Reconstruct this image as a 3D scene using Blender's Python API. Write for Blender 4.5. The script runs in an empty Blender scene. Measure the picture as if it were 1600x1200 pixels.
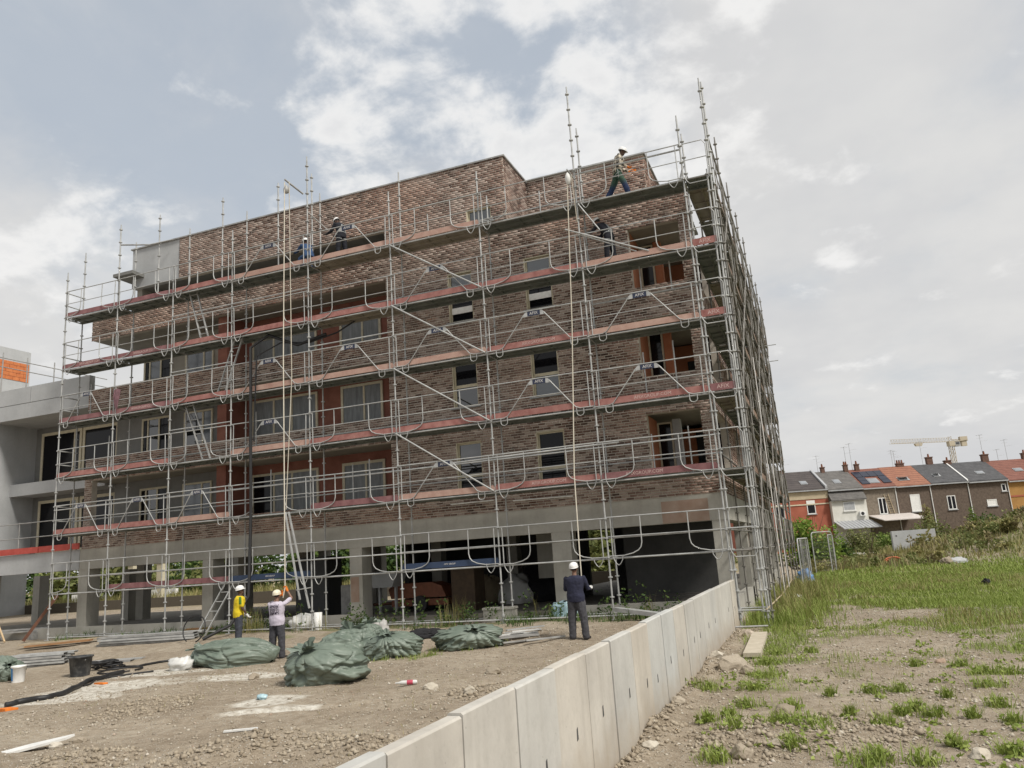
import bpy, bmesh, math, random
import numpy as np
from mathutils import Vector, Matrix, noise
from mathutils.bvhtree import BVHTree

RN = random.Random(11)
NR = np.random.RandomState(5)
SC = bpy.context.scene
COL = SC.collection
rad = math.radians

# ------------------------------------------------------------------ camera
CAM = Vector((2.3313, -20.7434, 1.9951))
YAW, PITCH, ROLL, FPX = -0.358202, 0.2154, -0.067674, 1242.59
cy, sy, cp, sp = math.cos(YAW), math.sin(YAW), math.cos(PITCH), math.sin(PITCH)
FW = Vector((sy*cp, cy*cp, sp)); RT0 = Vector((cy, -sy, 0)); UP0 = RT0.cross(FW)
RT = RT0*math.cos(ROLL)+UP0*math.sin(ROLL); UP = -RT0*math.sin(ROLL)+UP0*math.cos(ROLL)
cd = bpy.data.cameras.new('camera'); cam = bpy.data.objects.new('camera', cd); COL.objects.link(cam)
M = Matrix((RT, UP, -FW)).transposed().to_4x4(); M.translation = CAM
cam.matrix_world = M
cd.sensor_width = 36; cd.lens = FPX/1600*36; cd.clip_end = 3000; cd.clip_start = .05
SC.camera = cam

# ------------------------------------------------------------------ light, sky, exposure
SUN_EL, SUN_AZ = rad(50), rad(113)          # azimuth measured from +Y towards +X
sd = bpy.data.lights.new('sun', 'SUN'); sd.energy = 1.5; sd.angle = rad(12); sd.color = (1, .95, .87)
so = bpy.data.objects.new('sun', sd); COL.objects.link(so)
sv = Vector((math.sin(SUN_AZ)*math.cos(SUN_EL), math.cos(SUN_AZ)*math.cos(SUN_EL), math.sin(SUN_EL)))
so.rotation_euler = sv.to_track_quat('Z', 'Y').to_euler(); so.location = (30, -10, 60)
SC.view_settings.view_transform = 'Standard'; SC.view_settings.look = 'None'
SC.view_settings.exposure = 1.33; SC.view_settings.gamma = 1; SC.view_settings.use_curve_mapping = False

W = bpy.data.worlds.new('World'); SC.world = W; W.use_nodes = True
nt = W.node_tree; nt.nodes.clear()
def N(t, **k):
    n = nt.nodes.new(t)
    for a, b in k.items(): setattr(n, a, b)
    return n
def wl(a, b): nt.links.new(a, b)
def wmath(op, a, b=None, c=None, clamp=False):
    n = N('ShaderNodeMath', operation=op, use_clamp=clamp)
    for i, v in enumerate((a, b, c)):
        if v is None: continue
        if isinstance(v, (int, float)): n.inputs[i].default_value = v
        else: wl(v, n.inputs[i])
    return n.outputs[0]
def wmap(v, a, b, c=0., d=1., smooth=True):
    n = N('ShaderNodeMapRange', interpolation_type='SMOOTHSTEP' if smooth else 'LINEAR')
    wl(v, n.inputs[0])
    for i, q in enumerate((a, b, c, d)): n.inputs[i+1].default_value = q
    return n.outputs[0]
def wmix(f, a, b):
    n = N('ShaderNodeMix', data_type='RGBA')
    if isinstance(f, (int, float)): n.inputs[0].default_value = f
    else: wl(f, n.inputs[0])
    for i, v in ((6, a), (7, b)):
        if isinstance(v, tuple): n.inputs[i].default_value = v+(1,)
        else: wl(v, n.inputs[i])
    return n.outputs[2]
def wdot(v, d):
    n = N('ShaderNodeVectorMath', operation='DOT_PRODUCT'); wl(v, n.inputs[0]); n.inputs[1].default_value = d
    return n.outputs['Value']
tc = N('ShaderNodeTexCoord'); D = tc.outputs['Generated']
sky = N('ShaderNodeTexSky', sky_type='NISHITA', sun_disc=False)
sky.sun_elevation = SUN_EL; sky.sun_rotation = SUN_AZ; sky.air_density = 1.2; sky.dust_density = 2.5; sky.ozone_density = 1.2
sep = N('ShaderNodeSeparateXYZ'); wl(D, sep.inputs[0])
zz = wmath('ADD', wmath('MAXIMUM', sep.outputs[2], 0.0), 0.28)
cmb = N('ShaderNodeCombineXYZ')
wl(wmath('DIVIDE', sep.outputs[0], zz), cmb.inputs[0]); wl(wmath('DIVIDE', sep.outputs[1], zz), cmb.inputs[1])
def wnoise(scale, det, rough, off, vec=None, dist=0.):
    mp = N('ShaderNodeMapping'); wl(vec or cmb.outputs[0], mp.inputs[0]); mp.inputs['Location'].default_value = off
    n = N('ShaderNodeTexNoise'); wl(mp.outputs[0], n.inputs[0])
    n.inputs['Scale'].default_value = scale; n.inputs['Detail'].default_value = det; n.inputs['Roughness'].default_value = rough
    n.inputs['Distortion'].default_value = dist
    return n.outputs[0]
def pixdir(px, py):
    return (FW + RT*((px-800)/FPX) + UP*((600-py)/FPX)).normalized()
def cone(px, py, a, b):
    d = pixdir(px, py)
    return wmap(wdot(D, tuple(d)), math.cos(rad(a)), math.cos(rad(b)))
# thin veil of high cloud: thick to the right and low down, open blue at upper left
n_big = wnoise(.9, 4, .55, (3.1, 1.7, 0))
n_soft = wnoise(2.4, 6, .6, (7.3, 2.2, 0), dist=.3)
n_fine = wnoise(5.5, 9, .62, (1.3, 8.2, 0))
blue = wmath('MAXIMUM', cone(400, 60, 24, 3), wmath('MULTIPLY', cone(760, 170, 17, 4), .75))
veil = wmath('ADD', wmath('ADD', wmath('MULTIPLY', n_big, .5), wmath('MULTIPLY', n_soft, .85)), wmath('MULTIPLY', n_fine, .2))
veil = wmath('SUBTRACT', veil, wmath('MULTIPLY', blue, .36))
veil = wmap(veil, .34, .80, .26, 1)
n_tone = wnoise(1.6, 5, .6, (2.2, 4.4, 0))
veil_col = wmix(wmap(n_tone, .32, .68), (4.55, 4.58, 4.66), (5.3, 5.27, 5.2))
skyc = N('ShaderNodeMix', data_type='RGBA', blend_type='MULTIPLY'); skyc.inputs[0].default_value = 1
wl(sky.outputs[0], skyc.inputs[6]); skyc.inputs[7].default_value = (1.1, 1.0, .88, 1)
base = wmix(.72, skyc.outputs[2], (3.25, 3.75, 4.4))
c1 = wmix(veil, base, veil_col)
# cumulus
n_cu = wnoise(5.2, 11, .58, (4.4, 0.35, 0), dist=.12)
n_cu2 = wnoise(1.5, 3, .5, (9.1, 3.3, 0))
zone = wmath('MAXIMUM', wmath('MAXIMUM', cone(930, 70, 17, 5), cone(640, 120, 12, 3)), wmath('MULTIPLY', cone(250, 230, 22, 4), .3))
cu = wmath('ADD', n_cu, wmath('ADD', wmath('MULTIPLY', n_cu2, .25), wmath('MULTIPLY', zone, .18)))
cum = wmap(cu, .70, .88, 0, .9)
shade = wmap(cu, .80, 1.02)
cu_col = wmix(shade, (6.6, 6.55, 6.45), (5.5, 5.5, 5.55))
c2 = wmix(cum, c1, cu_col)
bg = N('ShaderNodeBackground'); wl(c2, bg.inputs[0]); bg.inputs[1].default_value = .056
wo = N('ShaderNodeOutputWorld'); wl(bg.outputs[0], wo.inputs[0])

# ------------------------------------------------------------------ pixel helpers (photo pixels, used to read off positions)
def ray(px, py): return FW + RT*((px-800)/FPX) + UP*((600-py)/FPX)
def atY(px, py, Y):
    d = ray(px, py); return CAM + d*((Y-CAM.y)/d.y)
def atX(px, py, X):
    d = ray(px, py); return CAM + d*((X-CAM.x)/d.x)
def atZ(px, py, Z):
    d = ray(px, py); return CAM + d*((Z-CAM.z)/d.z)
FH = Vector((FW.x, FW.y, 0)).normalized(); RH = Vector((FH.y, -FH.x, 0))
def atD(px, py, dist):
    d = ray(px, py); return CAM + d*(dist/d.dot(FH))

# ------------------------------------------------------------------ terrain
def sst(a, b, x):
    t = np.clip((x-a)/(b-a), 0, 1); return t*t*(3-2*t)
def vnoise(x, y, s, seed=0):
    x = np.asarray(x)*s+seed*17.31; y = np.asarray(y)*s+seed*5.77
    xi = np.floor(x).astype(np.int64); yi = np.floor(y).astype(np.int64); fx = x-xi; fy = y-yi
    def h(a, b):
        v = (a*374761393+b*668265263+seed*974711) & 0x7fffffff
        v = ((v ^ (v >> 13))*1274126177) & 0x7fffffff
        return ((v ^ (v >> 16)) & 0xffff)/65535.
    fx = fx*fx*(3-2*fx); fy = fy*fy*(3-2*fy)
    return (h(xi, yi)*(1-fx)+h(xi+1, yi)*fx)*(1-fy)+(h(xi, yi+1)*(1-fx)+h(xi+1, yi+1)*fx)*fy
def fbm(x, y, s, o=4, seed=0):
    v = 0; a = .5; t = 0
    for i in range(o):
        v = v+a*vnoise(x, y, s, seed+i); t += a; s *= 2.03; a *= .5
    return v/t
def cam_st(x, y):
    dx = np.asarray(x)-CAM.x; dy = np.asarray(y)-CAM.y
    return dx*RH.x+dy*RH.y, dx*FH.x+dy*FH.y
def hgt(x, y):
    x = np.asarray(x, float); y = np.asarray(y, float)
    left = 1-sst(-.35, .0, x)
    h = left*.28*sst(-4.5, -.3, y)
    s, d = cam_st(x, y)
    right = sst(.3, 3, x)*sst(8, 16, y)
    h = h+right*(.55*sst(40, 100, d))
    h = h+right*2.35*np.exp(-(np.minimum(s-35, 0)/6.)**2-((d-54)/9)**2)*(.85+.3*fbm(x, y, .3, 3, 3))
    near = sst(120, 60, np.hypot(x-CAM.x, y-CAM.y))
    h = h+near*((fbm(x, y, .45, 3, 9)-.5)*.09+(fbm(x, y, 2.6, 3, 21)-.5)*.05)
    # wheel ruts across the left yard, a spill of soil along the foot of the wall
    for d0, ph in ((8.6, .3), (10.3, 1.4), (12.6, 2.2)):
        w = d-d0-.22*np.sin(s*.55+ph)-.08*s*.25
        h = h+left*sst(-1.2, -3, s)*(.022*np.exp(-((np.abs(w)-.20)/.09)**2)-.034*np.exp(-(w/.12)**2))*(.5+fbm(x, y, 1.1, 2, 51))
    h = h+.085*np.exp(-((x-.14+.012*y)/.16)**2)*sst(-17.5, -16, y)*sst(-.6, -1.4, y)*(.25+1.4*fbm(x, y, 2.3, 3, 55))*(x > .02-.012*y)
    # small soil heaps
    for (hx, hy, hr, hh) in HEAPS:
        h = h+hh*np.exp(-((x-hx)**2+(y-hy)**2)/hr**2)*(.6+.8*fbm(x, y, 4.5, 3, 31))
    inb = (x > -34) & (x < -.1) & (y > 1.2) & (y < 23)
    h = np.where(inb, np.minimum(h, .12), h)
    return h
HEAPS = []
for (px, py, r, hh) in ((430, 1165, .55, .16), (560, 1168, .5, .14), (330, 1185, .5, .12), (120, 1185, .5, .10), (770, 1075, .5, .07), (640, 1185, .45, .12),
                        (215, 1100, .7, .07), (1010, 1140, .35, .08), (1130, 1040, .4, .07), (1190, 1150, .6, .08), (1290, 1140, .7, .06)):
    p = atZ(px, py, .05); HEAPS.append((p.x, p.y, r, hh))
def hg(x, y): return float(hgt(x, y))
def ground_at(px, py):
    d = ray(px, py); t = 4.
    for i in range(4000):
        p = CAM+d*t
        if p.z <= hg(p.x, p.y): break
        t += .03+t*.0012
    a, b = t-.2, t
    for i in range(14):
        m = (a+b)/2; p = CAM+d*m
        if p.z <= hg(p.x, p.y): b = m
        else: a = m
    return CAM+d*b

# ------------------------------------------------------------------ materials
MATS = {}
class NT:
    def __init__(s, name):
        s.m = bpy.data.materials.new(name); s.m.use_nodes = True; s.t = s.m.node_tree
        s.b = s.t.nodes['Principled BSDF']; s.out = s.t.nodes['Material Output']
    def n(s, t, **k):
        x = s.t.nodes.new(t)
        for a, b in k.items(): setattr(x, a, b)
        return x
    def l(s, a, b): s.t.links.new(a, b)
    def coord(s, kind='Object'): return s.n('ShaderNodeTexCoord').outputs[kind]
    def pos(s): return s.n('ShaderNodeNewGeometry').outputs['Position']
    def noise(s, vec, scale, det=4, rough=.55, stretch=None, out=0):
        if stretch:
            mp = s.n('ShaderNodeMapping'); s.l(vec, mp.inputs[0]); mp.inputs['Scale'].default_value = stretch; vec = mp.outputs[0]
        x = s.n('ShaderNodeTexNoise'); s.l(vec, x.inputs[0]); x.inputs['Scale'].default_value = scale
        x.inputs['Detail'].default_value = det; x.inputs['Roughness'].default_value = rough
        return x.outputs[out]
    def ramp(s, f, stops, interp='LINEAR'):
        r = s.n('ShaderNodeValToRGB'); s.l(f, r.inputs[0]); e = r.color_ramp.elements; r.color_ramp.interpolation = interp
        while len(e) < len(stops): e.new(.5)
        for i, (p, c) in enumerate(stops):
            e[i].position = p; e[i].color = tuple(c)+(1,) if len(c) == 3 else c
        return r.outputs[0]
    def mix(s, f, a, b, blend='MIX'):
        x = s.n('ShaderNodeMix', data_type='RGBA', blend_type=blend)
        for i, v in ((0, f), (6, a), (7, b)):
            if isinstance(v, (int, float)): x.inputs[i].default_value = v
            elif isinstance(v, tuple): x.inputs[i].default_value = v+(1,)
            else: s.l(v, x.inputs[i])
        return x.outputs[2]
    def math(s, op, a, b=None, clamp=False):
        x = s.n('ShaderNodeMath', operation=op, use_clamp=clamp)
        for i, v in enumerate((a, b)):
            if v is None: continue
            if isinstance(v, (int, float)): x.inputs[i].default_value = v
            else: s.l(v, x.inputs[i])
        return x.outputs[0]
    def bump(s, f, dist=.01, st=.6):
        x = s.n('ShaderNodeBump'); s.l(f, x.inputs['Height']); x.inputs['Distance'].default_value = dist; x.inputs['Strength'].default_value = st
        s.l(x.outputs[0], s.b.inputs['Normal'])
    def fin(s, col=None, rough=.8, metal=0., spec=None):
        if col is not None:
            if isinstance(col, tuple): s.b.inputs['Base Color'].default_value = col+(1,)
            else: s.l(col, s.b.inputs['Base Color'])
        if isinstance(rough, (int, float)): s.b.inputs['Roughness'].default_value = rough
        else: s.l(rough, s.b.inputs['Roughness'])
        s.b.inputs['Metallic'].default_value = metal
        if spec is not None: s.b.inputs['Specular IOR Level'].default_value = spec
        return s.m
def speck(name, c0, c1, scale=6, rough=.8, metal=0., det=6, bump=0., stretch=None, world=True, spec=None, lo=.3, hi=.7):
    if name in MATS: return MATS[name]
    t = NT(name); v = t.pos() if world else t.coord()
    f = t.noise(v, scale, det, .62, stretch)
    t.fin(t.ramp(f, [(lo, c0), (hi, c1)]), rough, metal, spec)
    if bump: t.bump(f, bump)
    MATS[name] = t.m; return t.m
def flat(name, c, rough=.7, metal=0., spec=None, var=.12):
    return speck(name, tuple(x*(1-var) for x in c), tuple(min(1, x*(1+var)) for x in c), 9, rough, metal, spec=spec)

def mat_brick():
    t = NT('clay_brick')
    g = t.n('ShaderNodeNewGeometry'); oi = t.n('ShaderNodeObjectInfo')
    r = t.math('FRACT', t.math('ADD', g.outputs['Random Per Island'], oi.outputs['Random']))
    n1 = t.noise(g.outputs['Position'], .55, 5, .6); n0 = t.noise(g.outputs['Position'], 1.1, 3, .55)
    rr = t.math('ADD', t.math('MULTIPLY', r, .72), t.math('SUBTRACT', t.math('MULTIPLY', n0, .9), .31))
    c = t.ramp(rr, [(0, (.062, .036, .028)), (.25, (.105, .058, .043)), (.40, (.165, .090, .067)), (.52, (.26, .170, .138)), (.66, (.365, .280, .238)), (.9, (.46, .375, .33)), (1, (.37, .19, .125))])
    c = t.mix(t.ramp(n1, [(.36, (0, 0, 0)), (.66, (1, 1, 1))]), c, t.mix(.45, c, (.42, .33, .285)))
    n3 = t.noise(g.outputs['Position'], .28, 2, .5)
    c = t.mix(t.ramp(n3, [(.48, (0, 0, 0)), (.6, (.5, .5, .5))]), c, t.mix(1., c, (1.08, .80, .66), 'MULTIPLY'))
    n2 = t.noise(g.outputs['Position'], 38, 5, .65)
    c = t.mix(t.ramp(n2, [(.35, (.35, .35, .35)), (.7, (0, 0, 0))]), c, t.mix(.6, c, (.02, .012, .01)))
    t.bump(n2, .006, .7)
    return t.fin(c, .9)
BRICK = mat_brick()
MORTAR = speck('mortar', (.42, .375, .32), (.58, .53, .46), 5, .95, bump=.004)
def mat_conc(name, c0, c1, streak=.25, form=True):
    t = NT(name); p = t.pos()
    a = t.noise(p, 1.1, 6, .62); b = t.noise(p, 14, 5, .6); s = t.noise(p, 2.2, 4, .6, (2.2, 2.2, .18))
    c = t.ramp(a, [(.3, c0), (.7, c1)])
    c = t.mix(t.ramp(s, [(.48, (0, 0, 0)), (.75, (streak,)*3)]), c, t.mix(1., c, (.55, .52, .47), 'MULTIPLY'))
    c = t.mix(t.ramp(b, [(.25, (.3,)*3), (.5, (0, 0, 0))]), c, t.mix(1., c, (.7, .7, .68), 'MULTIPLY'))
    v = t.n('ShaderNodeTexVoronoi'); t.l(p, v.inputs[0]); v.inputs['Scale'].default_value = 9
    c = t.mix(t.ramp(v.outputs['Distance'], [(.03, (.55,)*3), (.07, (0, 0, 0))]), c, t.mix(1., c, (.45, .44, .42), 'MULTIPLY'))
    t.bump(b, .004, .5)
    return t.fin(c, .9)
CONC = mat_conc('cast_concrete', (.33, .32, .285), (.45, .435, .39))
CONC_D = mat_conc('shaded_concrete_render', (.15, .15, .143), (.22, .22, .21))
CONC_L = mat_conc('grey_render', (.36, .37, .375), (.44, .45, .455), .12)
CONC_SOFF = mat_conc('soffit_concrete', (.26, .24, .205), (.36, .335, .285), .1)
PANEL = mat_conc('precast_panel', (.40, .39, .37), (.53, .52, .49), .3, True)
def tint_by_object(m):
    nt_ = m.node_tree; b = nt_.nodes['Principled BSDF']; src = b.inputs['Base Color'].links[0].from_socket
    oi = nt_.nodes.new('ShaderNodeObjectInfo'); r = nt_.nodes.new('ShaderNodeValToRGB'); nt_.links.new(oi.outputs['Random'], r.inputs[0])
    e = r.color_ramp.elements; e[0].color = (.93, .97, 1., 1); e[1].color = (1.04, .98, .90, 1)
    x = nt_.nodes.new('ShaderNodeMix'); x.data_type = 'RGBA'; x.blend_type = 'MULTIPLY'; x.inputs[0].default_value = 1
    nt_.links.new(src, x.inputs[6]); nt_.links.new(r.outputs[0], x.inputs[7]); nt_.links.new(x.outputs[2], b.inputs['Base Color'])
tint_by_object(PANEL)
def splash(m):
    nt_ = m.node_tree; b = nt_.nodes['Principled BSDF']; src = b.inputs['Base Color'].links[0].from_socket; N_ = nt_.nodes.new; L = nt_.links.new
    g = N_('ShaderNodeNewGeometry'); s_ = N_('ShaderNodeSeparateXYZ'); L(g.outputs['Position'], s_.inputs[0])
    n = N_('ShaderNodeTexNoise'); L(g.outputs['Position'], n.inputs[0]); n.inputs['Scale'].default_value = 3.5; n.inputs['Detail'].default_value = 8; n.inputs['Roughness'].default_value = .7
    a = N_('ShaderNodeMath'); a.operation = 'MULTIPLY_ADD'; L(n.outputs[0], a.inputs[0]); a.inputs[1].default_value = -.9; L(s_.outputs[2], a.inputs[2])
    r = N_('ShaderNodeMapRange'); L(a.outputs[0], r.inputs[0]); r.inputs[1].default_value = .05; r.inputs[2].default_value = -.42; r.inputs[3].default_value = 0; r.inputs[4].default_value = .75
    x = N_('ShaderNodeMix'); x.data_type = 'RGBA'; L(r.outputs[0], x.inputs[0]); L(src, x.inputs[6]); x.inputs[7].default_value = (.33, .275, .205, 1); L(x.outputs[2], b.inputs['Base Color'])
splash(PANEL)
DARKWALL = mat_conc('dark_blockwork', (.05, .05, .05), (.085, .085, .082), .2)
SLABTOP = speck('dusty_slab', (.13, .12, .10), (.22, .205, .175), 2.5, .95)
PRIMER = speck('salmon_primer', (.17, .060, .042), (.27, .115, .08), 1.7, .85, bump=.003)
ORANGE = speck('orange_primer', (.30, .10, .045), (.40, .16, .08), 2.2, .85)
CREAM = flat('cream_window_frame', (.55, .50, .37), .55)
WHITE = flat('white_plastic', (.74, .74, .72), .45)
def mat_glass(name, col, ior, rough=.03):
    t = NT(name); f = t.noise(t.pos(), .8, 3, .5)
    t.fin(t.ramp(f, [(.3, tuple(x*.7 for x in col)), (.7, col)]), rough)
    t.b.inputs['IOR'].default_value = ior
    return t.m
GLASS = mat_glass('window_glass', (.012, .014, .016), 2.1)
GLASS_D = mat_glass('dark_window_glass', (.008, .008, .010), 1.35, .06)
GLASS_SKY = mat_glass('painted_reflection_glass', (.085, .10, .115), 1.9, .12)  # paler blue-grey base colour imitates a brighter sky reflection in the pane
SHEET = speck('plastic_sheet', (.10, .11, .115), (.22, .235, .24), 3.2, .35, stretch=(3, 3, .5))
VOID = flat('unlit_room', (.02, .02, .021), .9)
GALV = speck('galvanised_steel', (.27, .275, .27), (.50, .505, .495), 3.2, .5, .25, det=9, lo=.25, hi=.66)
GALV_D = speck('galvanised_steel_worn', (.20, .20, .195), (.40, .395, .38), 4, .6, .2, det=6)
DECK = speck('steel_deck', (.11, .125, .115), (.21, .225, .205), 3.5, .6, .2, bump=.003)
DECK_W = speck('plywood_deck', (.21, .185, .15), (.31, .28, .23), 3, .85, stretch=(1, .3, 1))
TOE_R = speck('faded_red_toe_board', (.24, .085, .075), (.40, .20, .175), 3.5, .75, det=8)
TOE_W = speck('pink_wood_toe_board', (.36, .21, .17), (.48, .33, .27), 3.8, .8, det=8)
TOE_M = speck('maroon_toe_board', (.16, .06, .065), (.28, .14, .14), 3.2, .75, det=8)
BLUEB = speck('blue_toe_board', (.018, .035, .075), (.035, .06, .12), 4, .6)
NAVY = flat('navy_plate', (.022, .03, .065), .5)
PRINT = flat('white_print', (.62, .60, .58), .7)
PRINTF = flat('faded_white_print', (.55, .40, .37), .8)
WOOD = speck('weathered_wood', (.30, .235, .15), (.47, .39, .27), 4, .85, stretch=(1, 1, .15))
WOOD_N = speck('new_timber', (.42, .30, .17), (.58, .44, .27), 6, .8)
RUST = speck('rusty_steel', (.075, .03, .018), (.15, .065, .035), 9, .8)
BLACKR = flat('black_rubber', (.016, .016, .017), .55)
ROPE = flat('pale_rope', (.52, .48, .40), .9)
TARPW = speck('white_sheeting', (.55, .55, .53), (.72, .72, .70), 5, .6)
def mat_tarp():
    t = NT('green_woven_tarp'); p = t.coord()
    a = t.noise(p, 1.6, 4, .6); w = t.n('ShaderNodeTexWave'); t.l(p, w.inputs[0]); w.inputs['Scale'].default_value = 14; w.inputs['Distortion'].default_value = 2.5
    c = t.ramp(a, [(.3, (.105, .138, .112)), (.7, (.17, .205, .168))])
    b = t.noise(p, 5, 8, .7)
    c = t.mix(t.ramp(b, [(.5, (0, 0, 0)), (.75, (.45,)*3)]), c, (.25, .285, .235))
    t.bump(t.noise(p, 6, 5, .6), .02, .4)
    return t.fin(c, .5)
TARP = mat_tarp()
def mat_cloth(name, c, var=.25, sc=12, rough=.9):
    t = NT(name); p = t.coord(); a = t.noise(p, sc, 5, .6)
    t.bump(t.noise(p, 9, 5, .6), .02, .5)
    return t.fin(t.ramp(a, [(.3, tuple(x*(1-var) for x in c)), (.7, tuple(x*(1+var) for x in c))]), rough)
def mat_leaf(name, cols, rough=.75, trans=.25):
    t = NT(name); g = t.n('ShaderNodeNewGeometry')
    n = t.noise(g.outputs['Position'], .9, 3, .5)
    f = t.math('ADD', t.math('MULTIPLY', g.outputs['Random Per Island'], .65), t.math('MULTIPLY', n, .45))
    k = len(cols); c = t.ramp(f, [(.1+.8*i/(k-1), cols[i]) for i in range(k)])
    t.fin(c, rough)
    tr = t.n('ShaderNodeBsdfTranslucent'); t.l(c, tr.inputs[0]); ms = t.n('ShaderNodeMixShader'); ms.inputs[0].default_value = trans
    t.l(t.b.outputs[0], ms.inputs[1]); t.l(tr.outputs[0], ms.inputs[2]); t.l(ms.outputs[0], t.out.inputs[0])
    return t.m
LEAF_G = mat_leaf('grass_green', [(.14, .20, .03), (.22, .29, .05), (.32, .37, .11)])
LEAF_D = mat_leaf('shrub_green', [(.025, .055, .015), (.06, .11, .025), (.13, .19, .04)])
LEAF_L = mat_leaf('bright_shrub_green', [(.05, .10, .015), (.12, .19, .03), (.22, .28, .06)])
LEAF_Y = mat_leaf('dry_yellow_weed', [(.14, .15, .045), (.25, .235, .08), (.36, .31, .14)])
LEAF_B = mat_leaf('dry_brown_weed', [(.12, .105, .05), (.20, .17, .08), (.29, .24, .125)])
LEAF_O = mat_leaf('olive_weed', [(.085, .11, .03), (.16, .185, .055), (.25, .255, .095)])
BARK = speck('bark', (.06, .045, .03), (.12, .09, .06), 9, .9)

# ------------------------------------------------------------------ object helpers
def tag(o, label=None, cat=None, group=None, kind=None):
    if label: o['label'] = label
    if cat: o['category'] = cat
    if group: o['group'] = group
    if kind: o['kind'] = kind
    return o
def thing(name, label, cat, loc=(0, 0, 0), rz=0., group=None):
    o = bpy.data.objects.new(name, None); COL.objects.link(o); o.empty_display_size = .2
    o.location = loc; o.rotation_euler = (0, 0, rz); o['wloc'] = [float(x) for x in loc]; o['wrz'] = float(rz)
    return tag(o, label, cat, group)
def link(name, me, parent=None, loc=None, rot=None):
    o = bpy.data.objects.new(name, me); COL.objects.link(o)
    if parent is not None: o.parent = parent
    if loc is not None: o.location = loc
    if rot is not None: o.rotation_euler = rot
    return o
def root_of(o):
    while o.parent is not None: o = o.parent
    return o
def np_mesh(name, v, f, mats, smooth=False, midx=None):
    v = np.asarray(v, np.float32); f = np.asarray(f, np.int32)
    me = bpy.data.meshes.new(name)
    k = f.shape[1]; me.vertices.add(len(v)); me.vertices.foreach_set('co', v.ravel())
    me.loops.add(f.size); me.loops.foreach_set('vertex_index', f.ravel())
    me.polygons.add(len(f)); me.polygons.foreach_set('loop_start', np.arange(0, f.size, k, dtype=np.int32))
    me.polygons.foreach_set('loop_total', np.full(len(f), k, np.int32))
    if smooth: me.polygons.foreach_set('use_smooth', np.ones(len(f), bool))
    for m in (mats if isinstance(mats, (list, tuple)) else [mats]): me.materials.append(m)
    if midx is not None: me.polygons.foreach_set('material_index', np.asarray(midx, np.int32))
    me.update(calc_edges=True); return me
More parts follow.
